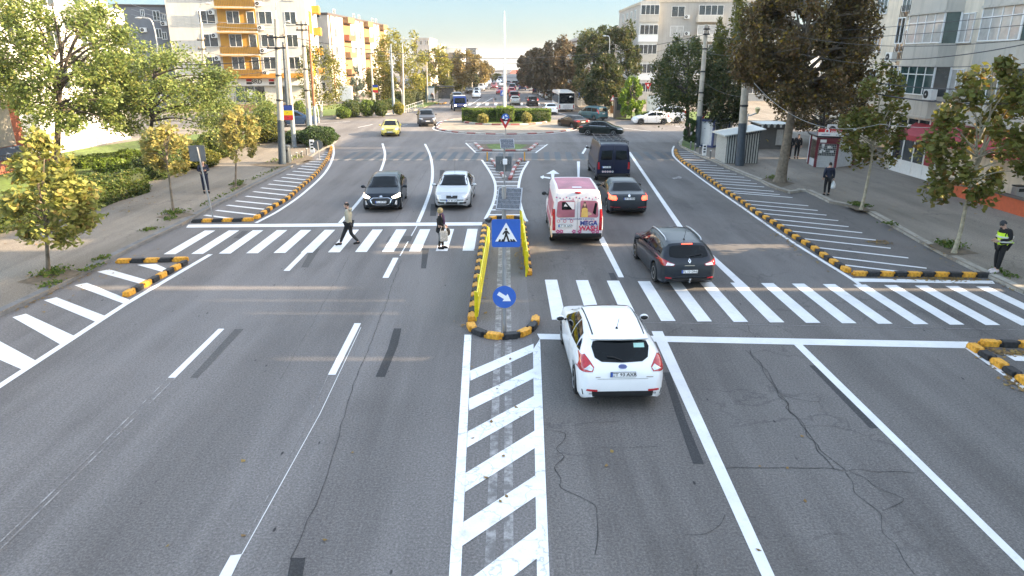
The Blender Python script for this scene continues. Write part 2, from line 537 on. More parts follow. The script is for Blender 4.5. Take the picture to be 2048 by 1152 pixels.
quads('asphalt_patch', [[(788, 657), (803, 657), (796, 690), (770, 754), (751, 754), (775, 700)], [(582, 1116), (611, 1116), (603, 1170), (572, 1170)], [(845, 497), (858, 497), (852, 537), (842, 537)], [(880, 340), (889, 340), (887, 370), (878, 370)],
      [(862, 408), (876, 408), (872, 432), (860, 432)], [(1618, 731), (1632, 731), (1757, 857), (1740, 857)], [(1326, 745), (1340, 745), (1372, 840), (1408, 928), (1386, 928), (1352, 830)], [(1217, 546), (1228, 546), (1235, 560), (1223, 560)]], A_PATCH, .004)

def line_px(name, pts, w, m=WHITE, z=.008, sp=True):
    mb = MB(); P = [G(*p) for p in pts]
    ribbon(mb, spline(P, 6) if sp and len(P) > 2 else P, w, z, m)
    return struct(mb, name)
line_px('lane_marking', [(765, 287), (770, 310), (762, 340), (745, 368), (716, 405), (680, 446)], .17)
line_px('lane_marking', [(850, 288), (860, 310), (865, 340), (862, 375), (850, 412), (836, 445)], .17)
line_px('edge_line', [(666, 290), (667, 310), (652, 343), (610, 384), (560, 420), (512, 446)], .16)
line_px('edge_line', [(421, 509), (250, 609), (0, 772), (-500, 1098)], .18, sp=False)
quads('lane_marking', [[(1303, 663), (1325, 663), (1549, 1152), (1610, 1290), (1580, 1290), (1523, 1152)]], WHITE)
quads('lane_marking', [[(1195, 474), (1207, 474), (1248, 555), (1237, 555)], [(1154, 323), (1160, 323), (1159, 360), (1155, 360)], [(1173, 291), (1176, 293), (1167, 308), (1163, 307)]], WHITE)
quads('lane_marking', [[(1255, 304), (1261, 304), (1312, 378), (1370, 460), (1500, 577), (1482, 577), (1359, 460), (1306, 380)]], WHITE)
quads('lane_marking', [[(1588, 690), (1605, 690), (2048, 1122), (2300, 1370), (2270, 1370), (2048, 1143)]], WHITE)
line_px('layout_line', [(336, 757), (180, 912), (0, 1085)], .03, GHOST, .006, False)
line_px('layout_line', [(350, 757), (190, 914), (0, 1100)], .03, GHOST, .006, False)
line_px('layout_line', [(722, 655), (640, 828), (484, 1109)], .014, WHITE, .006, False)
line_px('layout_line', [(656, 752), (600, 872), (540, 985), (490, 1080)], .014, GHOST, .006, False)
line_px('layout_line', [(835, 450), (800, 512)], .04, WHITE, .006, False)
line_px('layout_line', [(1092, 641), (2040, 660)], .02, GHOST, .006, False)
# faint remains of the old double centre line
quads('old_centre_line', [[(998, 470), (1005, 470), (1002, 684), (991, 1098), (985, 1240), (962, 1240), (971, 1098), (989, 684)], [(1013, 470), (1020, 470), (1023, 684), (1027, 1084), (1030, 1240), (1006, 1240), (1007.6, 1084), (1010, 684)]], GHOST, .004)
# hatched bars
quads('hatching', [[(274, 530), (312, 528), (336, 539), (331, 546)], [(194, 544), (219, 539), (295, 561), (288, 570)], [(149, 571), (174, 566), (259, 600), (248, 608)],
      [(88, 601), (113, 595), (212, 633), (191, 644)], [(25, 635), (52, 628), (148, 672), (122, 690)], [(-30, 676), (0, 683), (72, 722), (45, 740), (-60, 694)], [(-160, 730), (-120, 725), (-30, 775), (-70, 800)]], WHITE, .008)
quads('hatching', [[(929, 670), (943, 670), (922, 1152), (915, 1300), (885, 1300), (898, 1152)], [(1066, 700), (1080, 678), (1099, 1152), (1105, 1300), (1078, 1300), (1074, 1152)]], WORN, .008)
quads('hatching', [[(940, 742), (1067, 688), (1067, 704), (941, 762)], [(938, 798), (1068, 737), (1068, 757), (938, 822)], [(935, 864), (1069, 792), (1069, 819), (934, 896)],
      [(931, 947), (1071, 861), (1071, 896), (930, 985)], [(927, 1045), (1073, 950), (1073, 993), (924, 1093)], [(949, 1152), (1073, 1058), (1075, 1117), (1029, 1152), (950, 1210), (918, 1210), (921, 1170)], [(918, 1300), (1076, 1170), (1078, 1230), (960, 1320)]], WORN, .0085)

LBLK = [(511, 439), (525, 430.5), (544, 417), (567, 404), (581, 394.5), (594, 382), (611, 368), (631, 350), (647, 330.5), (657, 315), (662.5, 300), (663, 296)]
RBLK = [(1352, 300), (1351, 305), (1356, 314), (1367, 326), (1382, 334), (1402, 347.5), (1427, 366), (1452, 384), (1486, 406), (1513, 427), (1537, 441), (1569, 462), (1594, 479), (1623, 496), (1656, 520), (1697, 546)]
def u_on(poly, v):
    for (a, b), (c, d) in zip(poly, poly[1:]):
        if min(b, d) <= v <= max(b, d): return a + (c - a) * (v - b) / ((d - b) or 1e-6)
    return poly[-1][0] if abs(v - poly[-1][1]) < abs(v - poly[0][1]) else poly[0][0]
mb = MB()
zl = [((35, 830), (255, 858)), ((118, 795), (420, 830)), ((195, 758), (480, 790)), ((258, 727), (540, 755)), ((330, 693), (595, 720)), ((385, 660), (645, 688)), ((440, 633), (690, 658)), ((493, 606), (735, 628)), ((533, 580), (765, 602)), ((590, 558), (785, 578)), ((625, 535), (812, 552)),
      ((668, 513), (835, 527)), ((705, 493), (860, 508)), ((730, 476), (885, 488)), ((760, 460), (905, 468)), ((785, 443), (915, 450)), ((840, 425), (925, 431)), ((862, 408), (935, 413)), ((885, 392), (940, 396)), ((905, 377), (945, 380))]
for (a, b), (c, d) in zl:
    ribbon(mb, [G(400 + a / 3.6, 200 + b / 3.6), G(400 + c / 3.6, 200 + d / 3.6)], .20, .008, WHITE)
struct(mb, 'hatching')
mb = MB()
z5 = [(1340 + a / 4.8, 260 + b / 4.8) for a, b in [(200, 212), (225, 230), (245, 250), (285, 270), (340, 295), (385, 318), (450, 343), (515, 370), (575, 395), (640, 425), (715, 455), (775, 487), (835, 518), (905, 548), (997, 590), (1055, 622), (1175, 650)]]
z5 += [(1550 + a / 3.2, 240 + b / 3.2) for a, b in [(213, 550), (273, 580), (330, 610), (405, 645), (470, 684), (558, 723), (645, 770), (740, 822), (853, 884), (970, 950), (800, 972)]]
for u, v in z5:
    s = interp([(300, .03), (340, .055), (390, .08), (470, .105), (545, .12)], v); uu = u - 60
    for _ in range(8): uu = u_on(RBLK, v - s * (u - uu)) + 6
    ribbon(mb, [G(u, v), G(uu, v - s * (u - uu))], .15, .008, WHITE)
struct(mb, 'hatching')
line_px('edge_line', [(1348, 292), (1345, 303), (1352, 318), (1400, 356), (1480, 412), (1560, 468), (1640, 519), (1700, 556), (1720, 570)], .14)
quads('edge_line', [[(1706, 557), (1985, 562), (1990, 568), (1716, 564)]], WHITE)
quads('edge_line', [[(1930, 697), (1945, 693), (2060, 775), (2250, 905), (2250, 925)]], WHITE)
quads('hatching', [[(2008, 709), (2060, 713), (2100, 726), (2030, 722)]], WHITE)

# splitter island ahead: V of red and white kerbs with hatched flanks
Z6 = lambda a, b: (800 + a / 2.88, 300 + b / 2.88)
LV = [Z6(*p) for p in [(472, 58), (520, 130), (547, 190), (549, 250), (535, 310), (512, 360), (492, 398)]]
RV = [Z6(*p) for p in [(740, 65), (703, 130), (684, 205), (686, 270), (697, 330), (715, 385), (730, 412)]]
line_px('hatching', LV, .15); line_px('hatching', RV, .15)
mb = MB()
VL = lambda v: interp([(320, 984), (340, 1000), (357, 1010)], v)
VR = lambda v: interp([(320, 1040), (340, 1027), (357, 1019)], v)
for v in (325, 330.5, 336, 342, 348, 354):
    ribbon(mb, [G(u_on(LV, v), v), G(VL(v) - 3, v + 1.5)], .16, .008, WHITE)
    ribbon(mb, [G(u_on(RV, v), v), G(VR(v) + 3, v + 1.5)], .16, .008, WHITE)
for v in (364, 372, 381, 390, 400, 410, 420, 430):
    ribbon(mb, [G(u_on(LV, v), v), G(u_on(RV, v), v)], .22, .008, WHITE)
struct(mb, 'hatching')

def painted_kerb(name, pts, w=.22, h=.14, first=0, step=.9, close=False):
    mb = MB(); R = resample(pts, step)
    for i, (a, b) in enumerate(zip(R, R[1:])):
        t = (b - a).normalized(); n = Vector((-t.y, t.x, 0)) * w / 2
        q = [a + n, b + n, b - n, a - n]
        mb.prism([p[:2] for p in q], 0, h, KRED if (i + first) % 2 else KWHT)
    return struct(mb, name, bevel=.02)
painted_kerb('painted_kerb', [G(982, 320), G(996, 337), G(1010, 358)])
painted_kerb('painted_kerb', [G(1041, 320), G(1029, 337), G(1020, 360)], first=1)
Z8 = lambda a, b: (800 + a / 4, 60 + b / 4)
painted_kerb('painted_kerb', [G(*Z8(600, 912)), G(*Z8(660, 967)), G(*Z8(850, 970)), G(*Z8(1030, 968)), G(*Z8(1095, 915))], w=.28)
lawn([Z8(625, 908), Z8(672, 955), Z8(1020, 957), Z8(1070, 911), Z8(850, 902)], z=.09, m=SOIL, name='bare_earth')
lawn([Z8(690, 912), Z8(720, 950), Z8(960, 950), Z8(1020, 915), Z8(850, 906)], z=.10)
line_px('edge_line', [Z8(527, 905), Z8(605, 981), Z8(850, 984), Z8(1085, 983), Z8(1180, 915)], .13, sp=False)
mb = MB()
for a, b, c, d in [(545, 912, 605, 915), (565, 928, 622, 930), (585, 945, 640, 946), (600, 962, 655, 962), (1160, 922, 1100, 924), (1142, 936, 1085, 938), (1120, 952, 1065, 953), (1100, 968, 1050, 968)]:
    ribbon(mb, [G(*Z8(a, b)), G(*Z8(c, d))], .2, .008, WHITE)
struct(mb, 'hatching')
mb = MB()
for i in range(30):
    x = G(690, 312)[0] + i * .86
    if x > G(1350, 315)[0]: break
    sh = random.uniform(-.06, .06)
    mb.flat([(x + sh, Yat(321)), (x + .42 + sh, Yat(321)), (x + .62 + sh, Yat(304)), (x + .20 + sh, Yat(304))], .006, OLDX)
struct(mb, 'blacked_out_crosswalk')
line_px('lane_marking', [(930, 282), (1085, 282)], .1, sp=False)
for p in ([(640, 268 - 20), (700, 243)], [(716, 255), (745, 249)], [(795, 252), (815, 249)], [(1228, 254), (1302, 263)], [(1272, 255), (1302, 263)][:0] or [(1350, 252), (1385, 258)], [(938, 222), (985, 196)], [(944, 208), (962, 196)], [(1048, 211), (1080, 226)], [(1118, 226), (1150, 236)], [(1092, 216), (1122, 228)]):
    line_px('lane_marking', p, .12, sp=False)
mb = MB()
for i in range(14):
    x = -8.6 + i * 1.35
    if abs(x) > .8: mb.flat([(x, Yat(211)), (x + .5, Yat(211)), (x + .5, Yat(206)), (x, Yat(206))], .008, WHITE)
struct(mb, 'crosswalk')
quads('lane_arrow', [[(1103, 358), (1108, 358), (1109, 348), (1119, 348), (1107, 340), (1092, 348), (1102, 348)], [(1101, 358), (1101, 355), (1088, 353.5), (1087, 351), (1080, 354), (1085, 358), (1088, 356)]], WHITE)
quads('lane_arrow', [[(1344, 356), (1352, 354.5), (1357, 352), (1364, 355), (1361, 358), (1356, 357), (1348, 359)]], GHOST)
quads('lane_arrow', [[(935, 217), (940, 215.5), (940, 216.3), (952, 216.3), (952, 217.6), (940, 217.6), (940, 218.5)]], WHITE)

# cracks in the old asphalt
CRK = mat('crack', (0.048, 0.045, 0.044), .95, var=.4)
def crack(pts, w=.03, jit=.10):
    R = resample(spline([G(*p) for p in pts], 6), .30)
    R = [p + Vector((random.gauss(0, jit * .55), random.gauss(0, jit * .3), 0)) * (0 < i < len(R) - 1) for i, p in enumerate(R)]
    R = spline(R, 3); mb = MB(); ribbon(mb, R, [w * random.uniform(.35, 1.1) for _ in R], .005, CRK); return mb
mb = MB()
for pts, w in [([(1500, 700), (1525, 735), (1558, 785), (1585, 830), (1630, 880), (1668, 938)], .05), ([(1490, 700), (1530, 740), (1560, 790), (1600, 850), (1640, 900), (1690, 940)], .04), ([(1558, 785), (1600, 800), (1650, 803)], .03),
               ([(1600, 850), (1650, 853), (1690, 855)], .025), ([(1450, 938), (1560, 936), (1700, 940), (1830, 947)], .035), ([(1700, 945), (1765, 980), (1800, 1005), (1765, 1022)], .035),
               ([(1690, 945), (1740, 1010), (1790, 1090), (1830, 1150)], .03), ([(1090, 860), (1130, 875), (1115, 940), (1140, 985), (1195, 1020), (1190, 1110)], .04), ([(1150, 850), (1240, 842)], .02), ([(1130, 870), (1170, 866)], .02), ([(1200, 895), (1320, 893)], .02),
               ([(1395, 1130), (1390, 1160)], .03), ([(1370, 1070), (1420, 1065), (1450, 1030)], .025), ([(1230, 470), (1262, 505), (1280, 540)], .03), ([(1470, 610), (1515, 690)], .03)]:
    mb.merge(crack(pts, w * .5))
struct(mb, 'asphalt_cracks')
mb = MB()
for pts, w in [([(802, 520), (760, 640), (700, 790), (655, 950), (580, 1120)], .035), ([(700, 510), (640, 620), (560, 760)], .02), ([(860, 330), (790, 440)], .03), ([(740, 390), (660, 500)], .025)]:
    mb.merge(crack(pts, w * .5, .03))
struct(mb, 'asphalt_seam')
MANH = mat('manhole_iron', (0.06, 0.075, 0.085), .6, .3)
mb = MB(); c = G(800, 478); mb.prism([(c.x + .42 * cos(a * pi / 8), c.y + .42 * sin(a * pi / 8)) for a in range(16)], 0.0, .006, MANH)
mb.build('manhole_cover', label='worn round manhole cover in the left crosswalk', cat='manhole cover', loc=(0, 0, 0))
quads('asphalt_patch', [[(778, 473), (826, 472), (822, 483), (772, 484)]], A_GREY, .0045)
# ------------------------------------------------------------------ black and yellow kerb separators
SEP_Y = mat('separator_yellow', (0.66, 0.30, 0.035), .6, var=.38, scale=14)
SEP_K = mat('separator_black', (0.020, 0.020, 0.022), .65, var=.6, scale=14)
def block_mesh(name, m, L=.44, w=.22, h=.15):
    mb = MB()
    a, b = -L / 2, L / 2
    # body with a tongue at one end and a notch at the other, bevelled top edges
    mb.prism([(a + .05, -w / 2), (b - .03, -w / 2), (b - .03, -w * .22), (b + .06, -w * .22), (b + .06, w * .22), (b - .03, w * .22), (b - .03, w / 2), (a + .05, w / 2)], 0, h, m)
    mb.box(a - .01, -w / 2 + .02, 0, a + .049, -w * .26, h * .62, m)
    mb.box(a - .01, w * .26, 0, a + .049, w / 2 - .02, h * .62, m)
    return mb.mesh(name, bevel=.014)
BY, BK = block_mesh('yellow_block', SEP_Y), block_mesh('black_block', SEP_K)
def separator(label, pts, first=0, step=.44, z=0.0, skew=0):
    R = resample(pts, step)
    t = thing('kerb_separator', label, 'kerb separator', (R[0].x, R[0].y, z))
    for i, (a, b) in enumerate(zip(R, R[1:])):
        c = (a + b) / 2 - R[0]; d = b - a
        k = (i + first) % 2
        o = link('black_block' if k else 'yellow_block', BK if k else BY, t)
        o.location = (c.x, c.y, 0); o.rotation_euler = (0, 0, atan2(d.y, d.x)); o.scale = (d.length / .45, 1, 1)
    return t
gp = lambda L: [G(*p) for p in L]
separator('short straight yellow and black separator across the tip of the lower left hatching', gp([(233, 526), (345, 523), (374, 522)]))
separator('slanting yellow and black separator along the lower left hatching', gp([(250, 595), (312, 561), (372, 528)]))
separator('long curved yellow and black separator around the hatching on the left kerb', spline(gp(LBLK), 6))
separator('yellow and black separator closing the left hatching beside the crosswalk', gp([(384, 445), (505, 442)]), first=1)
separator('long curved yellow and black separator along the hatching on the right kerb', spline(gp(RBLK), 6), first=1)
separator('straight yellow and black separator with fallen leaves near the man in the vest', gp([(1704, 551), (1976, 554)]))
separator('yellow and black separator running off the right edge of the photo', gp([(1938, 694), (1985, 724), (2048, 766), (2090, 795)]))
separator('short yellow and black separator behind the slanting one at the right edge', gp([(1958, 691), (2060, 694), (2110, 696)]), first=0)
separator('yellow and black separator bent round the near end of the median', spline(gp([(940, 652), (946, 664), (964, 672), (985, 677), (1020, 678), (1045, 672), (1062, 662), (1070, 650), (1072, 640)]), 4))
separator('yellow and black separator along the left side of the median', gp([(943, 645), (949, 600), (957, 540), (965, 490), (970, 450)]))
separator('yellow and black separator along the right side of the median', gp([(1058, 552), (1053, 510), (1049, 470), (1046, 448)]))
separator('dark separator closing the far end of the median', gp([(974, 446), (982, 439), (1000, 437), (1030, 437), (1042, 441)]), first=1)
separator('white and black separator at the bus bay on the far left', gp([(868, 208), (885, 209), (892, 206)]), first=1)

# ------------------------------------------------------------------ yellow rails on the median
YEL = mat('rail_yellow', (0.70, 0.58, 0.02), .45, var=.12)
def rail(label, a, b, h):
    d = (b - a); L = d.length
    t = thing('yellow_barrier', label, 'barrier', a, atan2(d.y, d.x), 'yellow barriers on the median')
    m = MB(); m.box(0, -.02, .12, L, .02, h, YEL); m.build('panel', t, bevel=.006)
    for x in [L * i / 5 for i in range(6)]:
        m = MB(); m.box(x - .03, .02, 0, x + .03, .075, h + .03, YEL); m.build('post', t, bevel=.006)
    for z in (.3, h - .15):
        m = MB(); m.box(0, -.042, z - .03, L, -.021, z + .03, YEL); m.build('rail_bar', t)
rail('long yellow sheet barrier along the left side of the median', G(955, 642), G(978, 497), .84)
rail('yellow sheet barrier along the right side of the median', G(1055, 553), G(1043, 462), .86)

# ------------------------------------------------------------------ signs
STEEL = mat('galvanised_steel', (0.42, 0.43, 0.44), .38, .75, var=.12)
SGREY = mat('sign_back_grey', (0.11, 0.12, 0.125), .55, var=.12)
SBLUE = mat('sign_blue', (0.010, 0.115, 0.46), .35, var=.04)
SWHT = mat('sign_white', (0.82, 0.82, 0.82), .4, var=.03)
SBLK = mat('sign_black', (0.012, 0.012, 0.013), .5)
SRED = mat('sign_red', (0.52, 0.015, 0.02), .4, var=.05)
SYEL = mat('sign_yellow', (0.75, 0.55, 0.02), .45)
CELL = mat('solar_cells', (0.035, 0.038, 0.045), .18, .2, var=.25, scale=14, coat=1)
CELLINE = mat('solar_lines', (0.34, 0.36, 0.38), .3, .5)
LENS = mat('lamp_lens', (0.55, 0.6, 0.62), .15, 0, coat=1)

XZ = lambda o=(0, 0, 0), ry=0: Matrix.Translation(o) @ Matrix.Rotation(pi / 2, 4, 'X')      # XY letters -> upright, facing -Y
def plate2d(poly, m, y0, y1):
    """upright plate in the XZ plane between y0 (front) and y1 (back)"""
    mb = MB(); mb.T = Matrix.Rotation(pi / 2, 4, 'X')
    mb.prism(poly, -y1, -y0, m); mb.T = None
    return mb
def rrect(w, h, r=.04, cx=0, cz=0, n=4):
    P = []
    for sx, sz, a0 in ((1, 1, 0), (-1, 1, 90), (-1, -1, 180), (1, -1, 270)):
        for k in range(n + 1):
            a = radians(a0 + 90 * k / n); P.append((cx + sx * (w / 2 - r) + r * cos(a), cz + sz * (h / 2 - r) + r * sin(a)))
    return P
def circ(r, cx=0, cz=0, n=28): return [(cx + r * cos(2 * pi * k / n), cz + r * sin(2 * pi * k / n)) for k in range(n)]
def walker(mb, y, s, cx, cz, m):
    """walking figure of the crossing sign, s = height"""
    mb.T = Matrix.Translation((cx, 0, cz)) @ Matrix.Diagonal((s, 1, s, 1)) @ Matrix.Rotation(pi / 2, 4, 'X')
    e = 0
    for poly in ([(.0 + .085 * cos(k * pi / 5), .42 + .085 * sin(k * pi / 5)) for k in range(10)],
                 [(-.09, .32), (.10, .32), (.09, .0), (-.08, .0)],
                 [(-.08, .02), (.04, .02), (-.13, -.5), (-.24, -.47)],
                 [(-.03, .02), (.09, .02), (.26, -.47), (.14, -.5)],
                 [(-.09, .32), (-.05, .20), (-.20, .02), (-.27, .06)],
                 [(.10, .32), (.05, .20), (.20, .04), (.26, .09)]):
        mb.prism(poly, -y + e, -y + .002 + e, m); e += .0004
    mb.T = None
def crossing_sign(parent, z, w, y=-.07):
    o = plate2d(rrect(w, w, .05), SBLUE, y - .012, y).build('crossing_sign', parent); o.location.z = z
    tri = lambda s, dz: [(0, s * .62 + dz), (-s * .58, -s * .40 + dz), (s * .58, -s * .40 + dz)]
    m = plate2d(tri(w * .66, -.02), SWHT, y - .016, y - .012)
    walker(m, y - .019, w * .50, 0, -w * .06, SBLK)
    for x in (-.24, -.14, .10, .20, .29):
        m.merge(plate2d([(x * w - .03, -.30 * w), (x * w + .04, -.30 * w), (x * w + .02 + (.015 if x < 0 else -.03), -.21 * w), (x * w - .03 + (.03 if x < 0 else -.015), -.21 * w)], SBLK, y - .0185, y - .0162))
    m.build('pictogram', o)
    if w > .8:
        for x in (-1, 1):
            l = MB(); l.lathe([(.055, 0), (.055, .03), (.03, .045), (0.001, .05)], LENS, 14, (x * w * .36, y - .0125, w * .38), 'y')
            l.T = None; l2 = MB(); l2.add([(a, 2 * (y - .0125) - b, c) for a, b, c in l.v], [tuple(reversed(f)) for f in l.f], LENS)
            l2.build('flashing_lamp', o, smooth=40)
    return o
def solar(parent, x, y, z, w, h, tilt, yaw=0):
    t = MB(); t.box(-w / 2, -h / 2, -.035, w / 2, h / 2, 0, STEEL)
    o = t.build('solar_panel', parent); o.location = (x, y, z); o.rotation_euler = (radians(tilt), 0, radians(yaw))
    t = MB(); t.box(-w / 2 + .03, -h / 2 + .03, .0005, w / 2 - .03, h / 2 - .03, .004, CELL)
    nx = 18
    for i in range(1, nx): xx = -w / 2 + .03 + (w - .06) * i / nx; t.box(xx - .003, -h / 2 + .03, .0045, xx + .003, h / 2 - .03, .006, CELLINE)
    for i in range(1, 5): yy = -h / 2 + .03 + (h - .06) * i / 5; t.box(-w / 2 + .03, yy - .003, .0065, w / 2 - .03, yy + .003, .007, CELLINE)
    t.build('cells', o)
    return o
def yield_sign(parent, z, s, y=-.05):
    tri = lambda q, d=0: [(-q / 2, q * .433), (q / 2, q * .433), (q * .045, -q * .41), (-q * .045, -q * .41)]
    o = plate2d(tri(s), SRED, y - .01, y).build('yield_sign', parent); o.location.z = z
    plate2d([(a * .34, b * .34 + s * .06) for a, b in tri(s)], SWHT, y - .014, y - .0102).build('sign_face', o)
    return o

# sign post at the near end of the median
b = G(1009, 672); D0 = b
pt = thing('sign_post', 'tall steel post on the median with solar panel, blue crossing sign and blue arrow sign', 'sign post', b)
bz = lambda v: top(b, v)
m = MB(); m.tube([(0, 0, 0), (0, 0, bz(372))], .055, STEEL, 12); m.lathe([(.16, 0), (.16, .02), (.07, .03)], STEEL, 14); m.build('pole', pt, smooth=40)
k = F / (RC.transposed() @ (b + Vector((0, 0, 3)) - CAM)).z * -1
crossing_sign(pt, bz(465), .71).location.x = .05
o = plate2d(circ(.30), SBLUE, -.082, -.07).build('arrow_sign', pt); o.location.z = bz(592)
ar = [(-.19, .02 + .03), (.02, .03 + .02), (.02, .12), (.20, 0), (.02, -.12), (.02, -.05), (-.19, -.05)]
a = radians(-33)
plate2d([(x * cos(a) - z * sin(a), x * sin(a) + z * cos(a)) for x, z in ar], SWHT, -.086, -.0823).build('arrow', o)
solar(pt, .13, -.04, bz(396), .60, .70, 38, -7)

# second post on the splitter island: back of a large sign, controller box, yellow flashing panel
b = G(1009, 372); bz = lambda v: top(b, v)
pt = thing('sign_post', 'steel post on the splitter island with dark sign back, control box and solar panel', 'sign post', b)
m = MB(); m.tube([(0, 0, 0), (0, 0, bz(286))], .05, STEEL, 10); m.build('pole', pt, smooth=40)
m = MB(); m.box(-.50, .03, bz(343), .40, .05, bz(313), SGREY); m.box(-.49, .051, bz(342), .39, .056, bz(314), SBLUE); m.build('sign_panel', pt, bevel=.004)
m = MB(); m.box(-.09, -.24, bz(328), .16, -.055, bz(317), SWHT); m.build('control_box', pt, bevel=.02)
for s in (-1, 1):
    m = MB(); m.tube([(.03 + s * .13, -.12, bz(322)), (.03 + s * .22, -.12, bz(319)), (.03 + s * .25, -.1, bz(327))], .012, STEEL, 6); m.build('bracket', pt)
solar(pt, .16, 0, bz(287), .78, .70, 40, 6)

# yield sign with roundabout sign on the second island
b = G(1011, 300); bz = lambda v: top(b, v)
pt = thing('sign_post', 'red yield sign under a blue roundabout sign on the grassy island', 'sign post', b)
m = MB(); m.tube([(0, 0, 0), (0, 0, bz(229))], .035, STEEL, 8); m.build('pole', pt, smooth=40)
yield_sign(pt, bz(247), .86)
o = plate2d(circ(.30), SBLUE, -.06, -.05).build('roundabout_sign', pt); o.location.z = bz(235)
m = MB()
for i in range(3):
    a0 = radians(120 * i + 20)
    m.merge(plate2d([(r * cos(a0 + q), r * sin(a0 + q)) for r, q in ((.12, 0), (.21, 0), (.21, .9), (.26, .95), (.165, 1.5), (.07, .95), (.12, .9))], SWHT, -.064, -.0602))
m.build('arrow', o)

def small_yield(label, uv, vt, s):
    b = G(*uv); bz = lambda v: top(b, v)
    pt = thing('sign_post', label, 'yield sign', b)
    m = MB(); m.tube([(0, 0, 0), (0, 0, bz(vt) + .1)], .03, STEEL, 8); m.build('pole', pt, smooth=40)
    yield_sign(pt, bz(vt + 8), s)
small_yield('yield sign in front of the concrete pole by the blue and white kiosk', (1398, 293), 226, .86)
small_yield('yield sign by the white fence across the junction on the right', (1292, 238), 164, .85)

# back of the traffic sign at the left kerb
b = G(426, 434); bz = lambda v: top(b, v)
pt = thing('sign_post', 'thin steel post with the dark back of a square sign at the left kerb', 'sign post', b)
m = MB(); m.tube([(0, 0, 0), (-.27, 0, bz(294))], .035, STEEL, 8); m.build('pole', pt, smooth=40)
m = MB(); m.box(-.68, .04, bz(323), .04, .055, bz(291), SGREY); m.box(-.66, .056, bz(322), .02, .06, bz(292), SBLUE); m.build('sign_panel', pt, bevel=.004)
# small round sign back and number plate on the left corner
b = G(639, 319); bz = lambda v: top(b, v)
pt = thing('sign_post', 'small round sign seen from behind on the left corner hatching', 'sign post', b)
m = MB(); m.tube([(0, 0, 0), (-.04, 0, bz(283))], .03, STEEL, 8); m.build('pole', pt, smooth=40)
o = plate2d(circ(.36, -.03, bz(290)), SGREY, .03, .045).build('sign_panel', pt)
def marker(label, uv, w, h):
    b = G(*uv, .13); t = thing('marker_board', label, 'marker', b)
    m = MB(); m.box(-w / 2, -.03, 0, w / 2, .03, h, SWHT); m.build('board', t, bevel=.01)
    m = MB()
    for i in range(3):
        z = h * (.25 + .23 * i); m.box(-w * .28, -.034, z, w * .28, -.0301, z + h * .13, SBLK)
    m.build('marks', t)
marker('small white striped marker board at the left corner kerb', (625, 305), .34, .95)
marker('small white striped marker board at the right kerb by the striped kiosk', (1408, 311), .30, .85)

# flexible orange posts on the island
ORA = mat('post_orange', (0.62, 0.30, 0.05), .5)
for lab, u in (('left', 974.5), ('right', 1049)):
    b = G(u, 322); t = thing('flexible_post', 'thin orange flexible post on the %s of the island crossing' % lab, 'marker post', b, group='orange flexible posts')
    m = MB(); m.tube([(0, 0, 0), (0, 0, top(b, 304))], .05, ORA, 8); m.lathe([(.09, 0), (.09, .03)], SBLK, 10); m.build('post', t, smooth=40)
b = G(988, 226); t = thing('sign_post', 'thin pole with a small sign back behind the roundabout hedge', 'sign post', b)
m = MB(); m.tube([(0, 0, 0), (0, 0, top(b, 196))], .06, mat('pole_pink', (.45, .33, .31), .7), 8); m.build('pole', t)
m = MB(); m.box(-.02, .07, top(b, 201), .34, .09, top(b, 196), SGREY); m.build('sign_panel', t)
# signs far down the avenue
def far_crossing(label, uv, vt, w):
    b = G(*uv); t = thing('sign_post', label, 'crossing sign', b)
    m = MB(); m.tube([(0, 0, 0), (0, 0, top(b, vt) + .1)], .05, STEEL, 8); m.build('pole', t)
    o = plate2d(rrect(w, w, .05), SBLUE, -.08, -.06).build('crossing_sign', t); o.location.z = top(b, vt + 5)
    plate2d([(0, w * .38), (-w * .36, -w * .3), (w * .36, -w * .3)], SWHT, -.084, -.0802).build('pictogram', o)
far_crossing('blue crossing sign on the pavement beside the bus', (1162, 214), 184, .9)
far_crossing('small blue crossing sign on the far median behind the flagpole', (1006, 208), 181, .8)
b = G(1224, 236); t = thing('sign_post', 'red triangular warning sign by the lamp post beyond the junction', 'warning sign', b)
m = MB(); m.tube([(0, 0, 0), (0, 0, top(b, 192))], .035, STEEL, 8); m.build('pole', t)
o = plate2d([(-.42, -.36), (.42, -.36), (0, .36)], SRED, -.06, -.05).build('warning_sign', t); o.location.z = top(b, 196)
plate2d([(-.27, -.27), (.27, -.27), (0, .2)], SWHT, -.064, -.0602).build('sign_face', o)
o = plate2d(rrect(.5, .9), mat('rust_panel', (.30, .13, .05), .8), -.06, -.05).build('lower_panel', t); o.location.z = top(b, 219)

